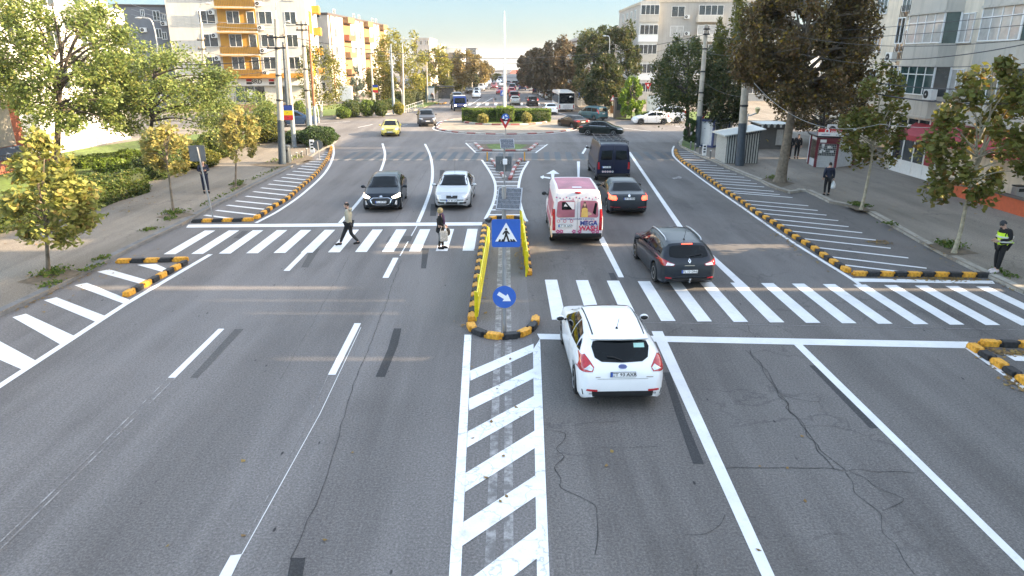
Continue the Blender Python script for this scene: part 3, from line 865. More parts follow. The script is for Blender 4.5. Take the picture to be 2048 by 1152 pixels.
# ------------------------------------------------------------------ poles, lamps, wires
CONC = mat('pole_concrete', (0.42, 0.38, 0.32), .9, var=.2, scale=3, streak=.25)
PBLUE = mat('pole_dark_blue', (0.045, 0.065, 0.085), .6, var=.2, scale=4)
PGREY = mat('pole_grey_paint', (0.20, 0.24, 0.27), .6, var=.2, scale=3)
RUST = mat('pole_rust', (0.30, 0.12, 0.06), .85, var=.4, scale=3)
LAMPM = mat('lamp_head', (0.55, 0.55, 0.53), .4, .3)
DARKM = mat('dark_metal', (0.04, 0.04, 0.045), .5, .5)
CERAM = mat('insulator', (0.25, 0.20, 0.16), .4)
POLES = {}
def pole(key, name, label, uv, tip, r0, r1, lower=None, lower_v=None, m=CONC, arms=(), lamp=None, cat='pole', z=.13, bands=True, group=None):
    b = G(*uv, z); h = top(b, tip[1])
    tp = None
    # lean so that the tip falls on its photo column
    d = ray(*tip); q = (b.y - CAM.y) / d.y; tx = CAM.x + d.x * q - b.x
    h = CAM.z + d.z * q - z
    t = thing(name, label, cat, b, group=group)
    at = lambda f: Vector((tx * f, 0, h * f))
    f0 = 0
    if lower is not None:
        f0 = (top(b, lower_v) - z) / h
        mb = MB(); mb.tube([at(0), at(f0)], [r0, r0 + (r1 - r0) * f0], lower, 14); mb.build('painted_base', t, smooth=40)
    mb = MB(); mb.tube([at(f0), at(1)], [(r0 + (r1 - r0) * f0) * .985, r1], m, 14); mb.build('shaft', t, smooth=40)
    if bands:
        mb = MB()
        for f in (.45, .62, .8): mb.tube([at(f), at(f) + Vector((0, 0, .12))], (r0 + (r1 - r0) * f) * 1.12, DARKM, 12)
        mb.build('clamp_band', t)
    for f, w in arms:
        p = at(f); rr = r0 + (r1 - r0) * f
        mb = MB(); mb.box(p.x - w / 2, p.y - rr - .10, p.z - .05, p.x + w / 2, p.y - rr - .01, p.z + .05, DARKM); mb.build('crossarm', t)
        mb = MB()
        for sx in (-1, 1): mb.lathe([(.03, 0), (.07, .04), (.04, .09), (.07, .13), (.03, .18)], CERAM, 8, (p.x + sx * (w / 2 - .1), p.y - rr - .055, p.z + .05))
        mb.build('insulator', t, smooth=40)
    if lamp:
        dx, dz, ln = lamp
        p = at(1)
        mb = MB(); P = [p, p + Vector((dx * .05, 0, dz * .6)), p + Vector((dx * .3, 0, dz * .95)), p + Vector((dx, 0, dz))]
        mb.tube(spline(P, 5), .05, LAMPM, 8); arm = mb.build('lamp_arm', t, smooth=40)
        e = p + Vector((dx, 0, dz)); s = 1 if dx > 0 else -1
        mb = MB(); mb.ball((e.x + s * ln / 2, e.y, e.z), (ln / 2, .14, .09), LAMPM, 12, 6); mb.build('lamp_head', arm, smooth=60)
    POLES[key] = (b, lambda f: Vector((b.x + tx * f, b.y, z + h * f)), h)
    return t
pole('L1', 'utility_pole', 'concrete pole with dark blue base and two crossarms beside the dark litter bin', (565, 328), (552, 38), .25, .13, PBLUE, 240, arms=((.88, 1.2), (.81, 1.2)), lamp=(2.2, 1.6, .9))
pole('L2', 'utility_pole', 'pale pole with grey base behind the flag banner', (589, 294), (569, 52), .20, .10, PGREY, 212, bands=False, lamp=(.15, .3, .35))
pole('L3', 'utility_pole', 'concrete pole with grey blue base beside the round dark bush', (622, 291), (604, 42), .24, .13, PGREY, 216, arms=((.97, .9), (.93, .9)))
pole('L4', 'utility_pole', 'rusty brown pole with grey base behind the round dark bush', (631, 252), (617, 50), .17, .10, PGREY, 212, m=RUST, bands=False)
pole('L5', 'utility_pole', 'thin dark blue pole behind the flag banner', (577, 240), (566, 84), .20, .12, m=PBLUE, bands=False)
pole('L6', 'lamp_post', 'concrete lamp post rising from the green trees before the grey house', (418, 262), (402, 44), .22, .12, arms=((.84, .8), (.76, .8)), lamp=(.5, 1.6, .7), bands=False, cat='lamp post')
pole('L7', 'lamp_post', 'white curved lamp post in front of the dark grey house', (325, 262), (314, 86), .12, .08, m=LAMPM, bands=False, lamp=(-1.0, 2.2, .7), cat='lamp post')
pole('M1', 'utility_pole', 'concrete pole behind the small flag banner across the junction', (748, 215), (741, 105), .19, .11, arms=((.98, .8),), bands=False)
pole('M2', 'utility_pole', 'bare grey pole beside the clipped shrubs across the junction', (788, 228), (781, 88), .20, .09, m=PGREY, bands=False)
pole('M3', 'lamp_post', 'pole with curved lamp in front of the yellow tree', (807, 224), (805, 98), .17, .10, lamp=(1.0, 1.2, .6), bands=False, cat='lamp post')
pole('M4', 'utility_pole', 'thin pale pole between the yellow trees of the avenue', (855, 205), (853, 124), .15, .09, bands=False)
pole('M5', 'utility_pole', 'dark footed pole at the kerb end of the bus bay', (897, 192), (896, 118), .19, .10, PBLUE, 178, bands=False)
pole('M6', 'utility_pole', 'slim pole farther down the left trees of the avenue', (944, 180), (942, 118), .16, .09, bands=False)
pole('R1', 'utility_pole', 'concrete pole with dark blue base behind the yield sign by the kiosk', (1394, 294), (1413, 48), .24, .14, PBLUE, 232, arms=((.96, .5), (.92, .5)))
pole('R2', 'utility_pole', 'thick concrete pole with dark blue base in front of the striped kiosk', (1479, 331), (1499, 60), .29, .18, PBLUE, 246)
pole('R3', 'lamp_post', 'concrete lamp post in front of the brown trees beyond the junction', (1215, 224), (1219, 100), .22, .12, PBLUE, 190, lamp=(-.45, 1.7, .5), cat='lamp post')
# antenna like flagpole in the roundabout
FPOLE = mat('flagpole_white', (0.78, 0.78, 0.77), .35)
FP = GY(1009.5, 79.0)
t = thing('flagpole', 'very tall thin white flagpole in the middle of the roundabout', 'flagpole', (FP.x, FP.y, .2))
m = MB(); m.tube([(0, 0, 0), (0, 0, 6), (0, 0, 9.5), (0, 0, top(FP, 26))], [.16, .14, .08, .03], FPOLE, 12); m.build('shaft', t, smooth=40)
m = MB(); m.lathe([(.34, 0), (.34, .12), (.22, .2)], FPOLE, 14); m.build('base', t)
# ornamental lamps on curved arms
def ornlamp(label, uv, arm, tip):
    b = G(*uv, .13); d = ray(*tip); q = b.y / d.y; e = Vector((d.x * q - b.x, 0, CH + d.z * q - .13))
    d2 = ray(*arm); p = Vector((d2.x * q - b.x, 0, CH + d2.z * q - .13))
    t = thing('ornamental_lamp', label, 'street lamp', b)
    m = MB(); m.tube(spline([(0, 0, 0), (p.x, 0, p.z), (p.x + (e.x - p.x) * .35, 0, e.z - .35), (e.x, 0, e.z - .2)], 6), .05, LAMPM, 8); m.build('arm', t, smooth=50)
    m = MB(); m.lathe([(.06, 0), (.17, .30), (.20, .33), (.12, .42), (.02, .45)], mat('lantern_yellow', (.62, .52, .26), .4), 10, (e.x, 0, e.z - .25)); m.build('lantern', t, smooth=40)
ornlamp('small yellowish lantern on a curved arm left of the striped kiosk', (1402, 292), (1405, 218), (1421, 200))
ornlamp('small pale lantern on a curved arm behind the thick concrete pole', (1492, 325), (1496, 240), (1515, 220))
ornlamp('small lantern on a curved arm by the leftmost poles', (638, 296 - 50), (632, 216), (590, 194))
ornlamp('small lantern on a curved arm by the far warning sign', (1216, 226), (1219, 190), (1227, 174))
ornlamp('small white lantern lamp by the tall trees on the far left', (804, 222), (803, 190), (794, 172))

CABLE = mat('cable_black', (0.03, 0.03, 0.033), .6)
CABLE_W = mat('cable_pale', (0.30, 0.30, 0.29), .5)
def wire(label, a, b, sag, r=.014, m=CABLE, group=None):
    P = [a.lerp(b, i / 24) - Vector((0, 0, 4 * sag * (i / 24) * (1 - i / 24))) for i in range(25)]
    mb = MB(); mb.tube([p - a for p in P], r, m, 5)
    return mb.build('overhead_wire', label=label, cat='wire', loc=a, smooth=60, group=group)
pp = lambda k, f: POLES[k][1](f)
def AT(u, v, Y):
    d = ray(u, v); q = Y / d.y; return Vector((d.x * q, Y, CH + d.z * q))
wire('black wire crossing the whole street in front of the pale sky', pp('L1', .90), pp('R1', .92), 1.6, .02)
wire('second black wire crossing the avenue lower down behind the roundabout', AT(742, 110, 110), pp('R3', .92), 1.2, .02)
wire('thin black wire across the far avenue between the rows of trees', AT(853, 140, 150), AT(1180, 140, 150), .9, .02)
wire('thin dark wire across the far end of the avenue', AT(900, 150, 190), AT(1140, 146, 190), .9, .02)
for i, (v0, v1) in enumerate([(12, 54), (22, 62), (32, 72)]):
    wire(('upper', 'middle', 'lower')[i] + ' of the three pale wires in front of the grey house', AT(262, v0 - 4, 70), pp('L1', .97 - i * .03), .5, .012, CABLE_W, 'pale wires over the left trees')
wire('thick dark cable over the big green tree at the left edge', AT(-60, 74, 45), pp('L1', .74), .9, .03)
wire('dark cable dipping through the crown of the left green trees', AT(-60, 128, 45), pp('L3', .66), 1.0, .02)
wire('dark wire from the lamp post to the leftmost pole in front of the balconies', pp('L6', .75), pp('L1', .80), .5, .015)
wire('dark wire sloping up in front of the yellow balconies', pp('L6', .60), pp('L3', .74), .3, .015)
wire('wire from the concrete pole with crossarms to the pole behind the small flag', pp('L3', .85), pp('M1', .97), .9, .02)
wire('wire between the small flag pole and the curved lamp', pp('M1', .97), pp('M3', .93), .2, .018, CABLE_W)
wire('lower pale wire between the small flag pole and the curved lamp', pp('M1', .85), pp('M3', .85), .2, .018, CABLE_W)
for i, (v0, v1) in enumerate([(48, 40), (54, 62), (66, 88), (100, 110)]):
    wire(('topmost', 'second from top', 'third from top', 'lowest')[i] + ' of the thin wires before the brown tree and grey building', pp('R1', .95 - .05 * i) if i < 2 else AT(1600, v0 + 8, 34), AT(2100, v0 - 25 + i * 16, 23), .35, .012, CABLE, 'wires before the right building')
wire('dark cable pair in front of the bay windows, upper one', AT(1740, 163, 32), AT(2100, 172, 22), .2, .022, CABLE, 'cables before the bay windows')
wire('dark cable pair in front of the bay windows, lower one', AT(1740, 185, 32), AT(2100, 206, 22), .2, .030, CABLE, 'cables before the bay windows')
wire('dark wire slanting up in front of the right building', AT(1760, 118, 32), AT(2100, 78, 22), .2, .018)
wire('thick pale cable hanging in a long curve before the brown tree', AT(1508, 166, 33), AT(1760, 248, 29), .9, .010, CABLE_W)
wire('thick pale cable running on to the right in front of the awnings', AT(1760, 248, 29), AT(2120, 232, 22), .25, .010, CABLE_W)
wire('wire from the far lamp post to the bays of the grey apartment block', pp('R3', .86), AT(1400, 74, 80), .5, .018)
for lab, a, c, sg in (('wire sloping up from the kiosk pole into the brown tree', pp('R1', .78), AT(1600, 96, 33), .3), ('low dark wire between the two thick right poles', pp('R1', .55), pp('R2', .52), .25)):
    wire(lab, a, c, sg, .014)

# flag banners
FB, FY, FR = mat('flag_blue', (.012, .06, .32), .6), mat('flag_yellow', (.80, .58, .02), .6), mat('flag_red', (.62, .02, .03), .6)
def banner(label, uv, box, Y=None, post=False):
    u0, v0, u1, v1 = box
    b = G(*uv, .13); Yd = b.y - .35
    A, B = AT(u0, v1, Yd), AT(u1, v0, Yd); wd, h = B.x - A.x, B.z - A.z
    t = thing('flag_banner', label, 'flag', (A.x, Yd, A.z))
    for i, (mm, nm) in enumerate(((FR, 'red_band'), (FY, 'yellow_band'), (FB, 'blue_band'))):
        m = MB(); m.box(0, -.015, h * i / 3, wd, .015, h * (i + 1) / 3, mm)
        m.box(wd * .42, -.018, h * (i + .45) / 3, wd * .58, -.0151, h * (i + .53) / 3, DARKM) if not post else None
        m.build(nm, t)
    m = MB(); m.box(-.03, -.01, h - .001, wd + .03, .02, h + .04, DARKM)
    if post: m.tube([(wd * .4, .03, -A.z + .13), (wd * .4, .03, h)], .035, STEEL, 6)
    else:
        m.tube([(wd * .5, .0, h * .85), (wd * .5, .35, h * .85)], .02, DARKM, 6); m.tube([(wd * .5, .0, h * .15), (wd * .5, .35, h * .15)], .02, DARKM, 6)
    m.build('holder', t)
banner('blue yellow and red banner board on the pale pole near the litter bin', (589, 294), (566, 211, 584, 240))
banner('small blue yellow and red banner board on a post across the junction', (750, 229), (746, 170, 755, 185), post=True)

# litter bins and bollards
BIN = mat('bin_dark', (.035, .045, .055), .45)
b = G(576, 325, .13); t = thing('litter_bin', 'dark rounded litter bin at the foot of the concrete pole', 'litter bin', b)
m = MB(); m.lathe([(.24, 0), (.24, .95), (.23, 1.0)], BIN, 18); m.build('body', t, smooth=40)
m = MB(); m.lathe([(.245, 1.001), (.25, 1.12), (.20, 1.18), (.02, 1.2)], BIN, 18); m.build('lid', t, smooth=40)
m = MB(); m.box(-.14, -.26, .78, .14, -.2, .90, SBLK); m.build('slot', t)
BGREY = mat('bollard_grey', (.13, .13, .13), .55)
def bollard(label, uv, vt, grp):
    b = G(*uv, .13); h = top(b, vt) - .13; t = thing('bollard', label, 'bollard', b, group=grp)
    m = MB(); m.lathe([(.07, 0), (.055, .05), (.055, h * .88)], BGREY, 10); m.build('post', t, smooth=40)
    m = MB(); m.lathe([(.058, h * .881), (.060, h * .96), (.03, h)], LAMPM, 10); m.build('reflective_cap', t, smooth=40)
for lab, u, v, vt in (('nearest the litter bin', 583.5, 320, 311), ('second from the litter bin', 594, 317, 304), ('third from the litter bin', 604.5, 314, 302), ('nearest the small marker board', 614, 310, 296)):
    bollard('short bollard on the left corner, ' + lab, (u, v), vt, 'bollards on the left corner')
for lab, u, v, vt in (('at the grass under the small cypress', 1381, 298, 283), ('behind the blue and white kiosk corner', 1390, 302, 287), ('right before the marker board', 1399, 308, 292), ('between marker board and striped kiosk', 1420, 317, 300)):
    bollard('short bollard on the right corner, ' + lab, (u, v), vt, 'bollards on the right corner')
# railing along the bus bay: one panel with posts
a, c = G(812, 226, .13), G(846, 213, .13); d = c - a
t = thing('railing', 'low grey pedestrian railing along the kerb before the bus bay', 'railing', a, atan2(d.y, d.x))
for i in range(9):
    m = MB(); m.tube([(d.length * i / 8, 0, 0), (d.length * i / 8, 0, .9)], .04, LAMPM, 6); m.build('post', t)
for z in (.45, .88):
    m = MB(); m.tube([(0, 0, z), (d.length, 0, z)], .025, LAMPM, 6); m.build('rail_bar', t)
# benches and low wall on the left
WOOD = mat('bench_wood', (.26, .12, .06), .7, var=.25, scale=9)
LOWW = mat('low_wall', (.40, .33, .26), .9, var=.25, scale=2)
def bench(label, uv, rz, ln):
    t = thing('park_bench', label, 'bench', G(*uv, .13), radians(rz), 'benches along the low wall')
    m = MB()
    for i in range(4): m.box(-ln / 2, -.22 + i * .12, .42, ln / 2, -.12 + i * .12, .46, WOOD)
    m.build('seat', t)
    m = MB()
    for i in range(3): m.box(-ln / 2, .27, .55 + i * .13, ln / 2, .30, .65 + i * .13, WOOD)
    m.build('backrest', t)
    for s in (-1, 1):
        m = MB(); m.box(s * ln * .4 - .03, -.22, 0, s * ln * .4 + .03, -.16, .419, DARKM); m.box(s * ln * .4 - .03, .20, 0, s * ln * .4 + .03, .269, .95, DARKM); m.build('leg', t)
bench('pinkish wooden bench at the edge of the green bushes', (527, 279), -8, 2.0)
bench('reddish wooden bench seen between the two left poles', (574, 284), -8, 1.9)
mb = MB(); wl = gp([(515, 281), (545, 284), (585, 288), (615, 291)])
for a, c in zip(wl, wl[1:]):
    d = (c - a).normalized(); n = Vector((-d.y, d.x, 0)); mb.prism([(p.x, p.y) for p in (a + n * .55, c + n * .55, c + n * .9, a + n * .9)], .13, .55, LOWW)
mb.build('low_wall', label='low stone wall behind the benches on the left corner', cat='wall', bevel=.01)
# ------------------------------------------------------------------ vehicles
def paint(name, col, metal=0.0, rough=.32):
    lum = max(col); return mat('paint_' + name, col, rough, metal, var=.04, scale=1.5, coat=.15 if lum < .1 else .35, spec=.25 if lum < .1 else .45)
GLASS = mat('car_glass', (0.004, 0.006, 0.007), .05, 0, var=.6, scale=1.2, spec=.22)
TRIM = mat('car_trim', (0.008, 0.008, 0.009), .6)
TYRE = mat('tyre', (0.009, 0.009, 0.0095), .85)
RIM = mat('rim_silver', (0.45, 0.46, 0.47), .3, .8)
RLAMP = mat('lamp_red', (0.42, 0.010, 0.016), .15, 0, var=.3, scale=14, coat=1)
RLIT = mat('brake_light_lit', (0.85, 0.06, 0.04), .2, emit=1.2)
CLAMP = mat('lamp_clear', (0.62, 0.64, 0.66), .12, .2, var=.3, scale=16, coat=1)
HLIT = mat('headlight_lit', (1.0, 0.97, 0.9), .2, emit=2.0)
AMBER = mat('lamp_amber', (0.70, 0.25, 0.03), .2, coat=1)
PLATE = mat('plate_white', (0.80, 0.81, 0.82), .35)
PBLU = mat('plate_blue', (0.02, 0.10, 0.42), .35)
PTXT = mat('plate_letters', (0.015, 0.015, 0.017), .5)
CHROME = mat('chrome', (0.72, 0.73, 0.74), .12, 1.0)

# dims: L length, W width, top: roof outline (x from the rear, z), belt: waist line, plan: width factor, wt: roof width factor,
# wh: axle positions, wr: wheel radius, sw: side windows (x,z), rw: rear window (y,z half outline), ws: windscreen half outline
SPEC = {
 'hatch': dict(L=4.36, W=1.82, wr=.325, wh=(.86, 3.50), wt=.66, z0=.20,
    top=[(0, .48), (.02, .62), (.06, .80), (.12, .92), (.22, 1.0), (.36, 1.10), (.62, 1.34), (.66, 1.405), (.9, 1.44), (1.5, 1.485), (2.1, 1.475), (2.5, 1.41), (3.3, 1.02), (3.5, .97), (4.0, .85), (4.22, .73), (4.33, .58), (4.36, .46)],
    belt=[(0, .80), (.3, 1.0), (.8, 1.02), (2.0, .97), (3.2, .90), (4.0, .80), (4.36, .55)],
    plan=[(0, .76), (.06, .86), (.2, .945), (.5, .985), (1, 1), (3.3, 1), (3.8, .96), (4.15, .87), (4.36, .64)],
    sw=[[(.95, 1.07), (1.05, 1.30), (1.68, 1.375), (1.68, 1.0)], [(1.74, 1.0), (1.74, 1.378), (2.25, 1.35), (2.92, 1.02), (2.90, .97)], [(.62, 1.09), (.78, 1.21), (.92, 1.25), (.90, 1.06)]],
    rw=[(0, 1.335), (.36, 1.33), (.56, 1.30), (.60, 1.22), (.55, 1.06), (.42, 1.0), (0, .985)], ws=[(0, 1.425), (.50, 1.405), (.60, 1.36), (.70, 1.06), (.66, 1.03), (0, 1.05)]),
 'estate': dict(L=4.56, W=1.80, wr=.325, wh=(.92, 3.62), wt=.68, z0=.20,
    top=[(0, .46), (.02, .62), (.05, .82), (.10, .94), (.18, 1.02), (.50, 1.34), (.54, 1.40), (.8, 1.43), (1.6, 1.49), (2.2, 1.48), (2.6, 1.42), (3.45, 1.02), (3.6, .97), (4.2, .84), (4.42, .72), (4.53, .56), (4.56, .45)],
    belt=[(0, .82), (.3, 1.0), (.8, 1.0), (2.0, .95), (3.4, .89), (4.2, .78), (4.56, .55)],
    plan=[(0, .78), (.06, .87), (.2, .95), (.5, .985), (1, 1), (3.4, 1), (4.0, .95), (4.36, .84), (4.56, .62)],
    sw=[[(1.05, 1.04), (1.05, 1.33), (1.78, 1.385), (1.78, .99)], [(1.84, .985), (1.84, 1.388), (2.4, 1.36), (3.08, 1.0), (3.06, .95)], [(.48, 1.07), (.60, 1.27), (.98, 1.32), (.98, 1.05)]],
    rw=[(0, 1.335), (.45, 1.32), (.56, 1.29), (.61, 1.12), (.60, 1.045), (.4, 1.01), (0, 1.0)], ws=[(0, 1.435), (.50, 1.415), (.60, 1.37), (.70, 1.06), (.66, 1.03), (0, 1.05)]),
 'sedan': dict(L=4.62, W=1.80, wr=.32, wh=(.98, 3.64), wt=.66, z0=.20,
    top=[(0, .48), (.02, .66), (.05, .86), (.10, .985), (.2, 1.03), (.5, 1.06), (.66, 1.09), (1.2, 1.36), (1.45, 1.42), (2.0, 1.46), (2.4, 1.45), (2.75, 1.38), (3.5, 1.01), (3.65, .96), (4.25, .83), (4.48, .70), (4.58, .56), (4.62, .46)],
    belt=[(0, .85), (.2, .96), (.9, .98), (2.0, .95), (3.4, .89), (4.2, .78), (4.62, .55)],
    plan=[(0, .80), (.06, .88), (.2, .95), (.5, .985), (1, 1), (3.5, 1), (4.05, .95), (4.42, .83), (4.62, .64)],
    sw=[[(1.12, 1.03), (1.42, 1.30), (1.95, 1.365), (1.95, .99)], [(2.01, .985), (2.01, 1.367), (2.5, 1.335), (3.15, .99), (3.13, .95)]],
    rw=[(0, 1.385), (.44, 1.37), (.54, 1.34), (.66, 1.12), (.62, 1.095), (0, 1.11)], ws=[(0, 1.415), (.50, 1.395), (.60, 1.35), (.70, 1.05), (.66, 1.02), (0, 1.04)]),
 'suv': dict(L=4.5, W=1.86, wr=.36, wh=(.9, 3.58), wt=.72, z0=.26,
    top=[(0, .58), (.02, .75), (.05, .95), (.12, 1.08), (.45, 1.48), (.5, 1.56), (.8, 1.61), (1.6, 1.66), (2.2, 1.65), (2.6, 1.57), (3.3, 1.18), (3.45, 1.13), (4.1, 1.02), (4.35, .88), (4.47, .70), (4.5, .55)],
    belt=[(0, .95), (.3, 1.12), (.8, 1.12), (3.3, 1.03), (4.1, .92), (4.5, .65)],
    plan=[(0, .80), (.06, .88), (.2, .95), (.5, .985), (1, 1), (3.4, 1), (4.0, .96), (4.32, .86), (4.5, .68)],
    sw=[[(.6, 1.18), (.72, 1.44), (1.7, 1.535), (1.7, 1.13)], [(1.76, 1.13), (1.76, 1.54), (2.35, 1.50), (2.98, 1.16), (2.96, 1.10)]],
    rw=[(0, 1.50), (.48, 1.48), (.60, 1.43), (.66, 1.17), (.6, 1.13), (0, 1.12)], ws=[(0, 1.59), (.54, 1.57), (.64, 1.52), (.74, 1.22), (.70, 1.19), (0, 1.21)]),
 'van': dict(L=4.95, W=2.02, wr=.35, wh=(.95, 3.95), wt=.82, z0=.26,
    top=[(0, .50), (.01, .9), (.03, 1.5), (.06, 1.95), (.10, 2.08), (.22, 2.15), (1.5, 2.19), (3.2, 2.15), (3.6, 2.05), (4.4, 1.32), (4.5, 1.22), (4.75, 1.02), (4.9, .78), (4.95, .50)],
    belt=[(0, 1.2), (3.4, 1.18), (4.3, 1.12), (4.8, .85), (4.95, .6)],
    plan=[(0, .945), (.03, .97), (.12, .99), (.5, 1), (3.9, 1), (4.4, .95), (4.75, .84), (4.95, .66)],
    sw=[[(3.02, 1.24), (3.02, 1.84), (3.48, 1.82), (4.05, 1.28), (4.03, 1.2)]],
    rw=[], ws=[(0, 2.03), (.62, 2.0), (.72, 1.95), (.85, 1.38), (.8, 1.33), (0, 1.35)]),
 'highvan': dict(L=5.6, W=1.98, wr=.35, wh=(1.1, 4.65), wt=.82, z0=.30,
    top=[(0, .50), (.01, 1.0), (.05, 1.6), (.10, 2.15), (.15, 2.38), (.3, 2.46), (1.5, 2.50), (3.9, 2.46), (4.25, 2.3), (4.9, 1.52), (5.0, 1.38), (5.4, 1.15), (5.55, .85), (5.6, .5)],
    belt=[(0, 1.3), (4.0, 1.3), (5.0, 1.2), (5.45, .9), (5.6, .6)],
    plan=[(0, .93), (.04, .965), (.12, .985), (.5, 1), (4.5, 1), (5.0, .95), (5.4, .84), (5.6, .66)],
    sw=[[(3.7, 1.36), (3.7, 1.98), (4.15, 1.96), (4.65, 1.45), (4.6, 1.36)]],
    rw=[], ws=[(0, 2.2), (.62, 2.17), (.72, 2.1), (.85, 1.56), (.8, 1.5), (0, 1.52)]),
 'minivan': dict(L=4.75, W=1.90, wr=.34, wh=(.95, 3.85), wt=.80, z0=.24,
    top=[(0, .55), (.02, .95), (.06, 1.3), (.18, 1.75), (.25, 1.84), (.5, 1.88), (2.6, 1.90), (3.0, 1.82), (3.7, 1.28), (3.85, 1.2), (4.4, 1.03), (4.65, .85), (4.73, .65), (4.75, .5)],
    belt=[(0, 1.15), (3.6, 1.1), (4.4, .9), (4.75, .6)],
    plan=[(0, .88), (.05, .94), (.2, .98), (.5, 1), (3.7, 1), (4.2, .95), (4.55, .85), (4.75, .68)],
    sw=[[(.35, 1.2), (.42, 1.64), (1.5, 1.68), (1.5, 1.2)], [(1.6, 1.2), (1.6, 1.685), (2.5, 1.67), (2.5, 1.2)], [(2.58, 1.2), (2.58, 1.66), (2.95, 1.62), (3.5, 1.22), (3.48, 1.15)]],
    rw=[(0, 1.68), (.55, 1.66), (.68, 1.6), (.72, 1.25), (.66, 1.2), (0, 1.19)], ws=[(0, 1.81), (.6, 1.78), (.68, 1.72), (.78, 1.32), (.74, 1.28), (0, 1.3)]),
}
SPEC['fords'] = dict(SPEC['hatch'])
def scaled(k, f, fz=None):
    fz = fz or f; s = dict(SPEC[k]); s['L'] *= f; s['W'] *= f; s['wr'] *= fz; s['z0'] *= fz; s['wh'] = tuple(x * f for x in s['wh'])
    for q in ('top', 'belt'): s[q] = [(x * f, z * fz) for x, z in s[q]]
    s['plan'] = [(x * f, w_) for x, w_ in s['plan']]; s['sw'] = [[(x * f, z * fz) for x, z in p] for p in s['sw']]
    for q in ('rw', 'ws'): s[q] = [(y * f, z * fz) for y, z in s[q]]
    return s
SPEC['taxi'] = scaled('sedan', .94)
_hv = SPEC['highvan']; _zs = lambda z: z if z < 1.2 else 1.2 + (z - 1.2) * .80
_hv['top'] = [(x, _zs(z)) for x, z in _hv['top']]; _hv['belt'] = [(x, _zs(z)) for x, z in _hv['belt']]; _hv['sw'] = [[(x, _zs(z)) for x, z in p] for p in _hv['sw']]; _hv['ws'] = [(y, _zs(z)) for y, z in _hv['ws']]

def catmull(P, n):
    out = []
    Q = [[2 * a - b for a, b in zip(P[0], P[1])]] + [list(p) for p in P] + [[2 * a - b for a, b in zip(P[-1], P[-2])]]
    for i in range(1, len(Q) - 2):
        for k in range(n):
            t = k / n
            out.append([0.5 * (2 * b + (c - a) * t + (2 * a - 5 * b + 4 * c - d) * t * t + (3 * b - a - 3 * c + d) * t ** 3) for a, b, c, d in zip(*Q[i - 1:i + 3])])
    out.append(list(P[-1])); return out

def car_shell(sp, pm, detail=1):
    """lofted body; x runs from the rear (0) to the nose (L)"""
    L, W = sp['L'], sp['W'] / 2
    xs = {x for x, _ in sp['top']} | {0.0, L}
    st = .11 if detail else .28
    n = int(L / st)
    for i in range(n + 1): xs.add(L * i / n)
    if detail:
        for xc in sp['wh']:
            for k in range(13): xs.add(round(xc + (sp['wr'] + .07) * cos(pi * k / 12), 4))
    xs = sorted(xs)
    X = [xs[0]]
    for x in xs[1:]:
        if x - X[-1] > .012: X.append(x)
    X[-1] = L
    rings = []
    ra = sp['wr'] + .065
    for x in X:
        zt = interp(sp['top'], x); zb = min(interp(sp['belt'], x), zt - .035); w = W * interp(sp['plan'], x)
        z0 = sp['z0'] + max(0, .12 - x * .6) + max(0, .10 - (L - x) * .5)
        zw = z0
        for xc in sp['wh']:
            if abs(x - xc) < ra: zw = max(zw, sp['wr'] + sqrt(ra * ra - (x - xc) ** 2))
        h = max(0, zt - zb); gh = min(1, h / .38)
        wt = w * (sp['wt'] * gh + .90 * (1 - gh))
        wb = w * .955
        zw = min(zw, zb - .12)
        r = [(0, z0 + .02), (w * .72, z0 + .02 if zw <= z0 else zw), (w * .93, max(z0, zw)), (w * .985, max(z0 + .10, zw + .015)),
             (w * 1.0, max(z0 + (zb - z0) * .50, zw + .04)), (w * .992, max(zb - .10, zw + .07)), (wb, zb),
             (wb + (wt - wb) * .5 + .025 * gh, zb + h * .48), (wt + .012, zt - .075 * gh - .012), (wt * .90, zt - .022 * gh - .004), (wt * .5, zt - .004), (0, zt)]
        rings.append(catmull(r, 2) if detail else r)
    m = len(rings[0]); vs, fs = [], []
    full = 2 * m - 2
    for x, r in zip(X, rings):
        vs += [(x, y, z) for y, z in r] + [(x, -y, z) for y, z in r[-2:0:-1]]
    for i in range(len(X) - 1):
        for k in range(full):
            a, b = i * full + k, i * full + (k + 1) % full
            fs.append((a, a + full, b + full, b))
    fs.append(tuple(range(full))); fs.append(tuple(reversed(range((len(X) - 1) * full, len(X) * full))))
    mb = MB(); mb.add(vs, fs, pm)
    bvh = BVHTree.FromPolygons([Vector(v) for v in vs], [f for f in fs])
    return mb, bvh

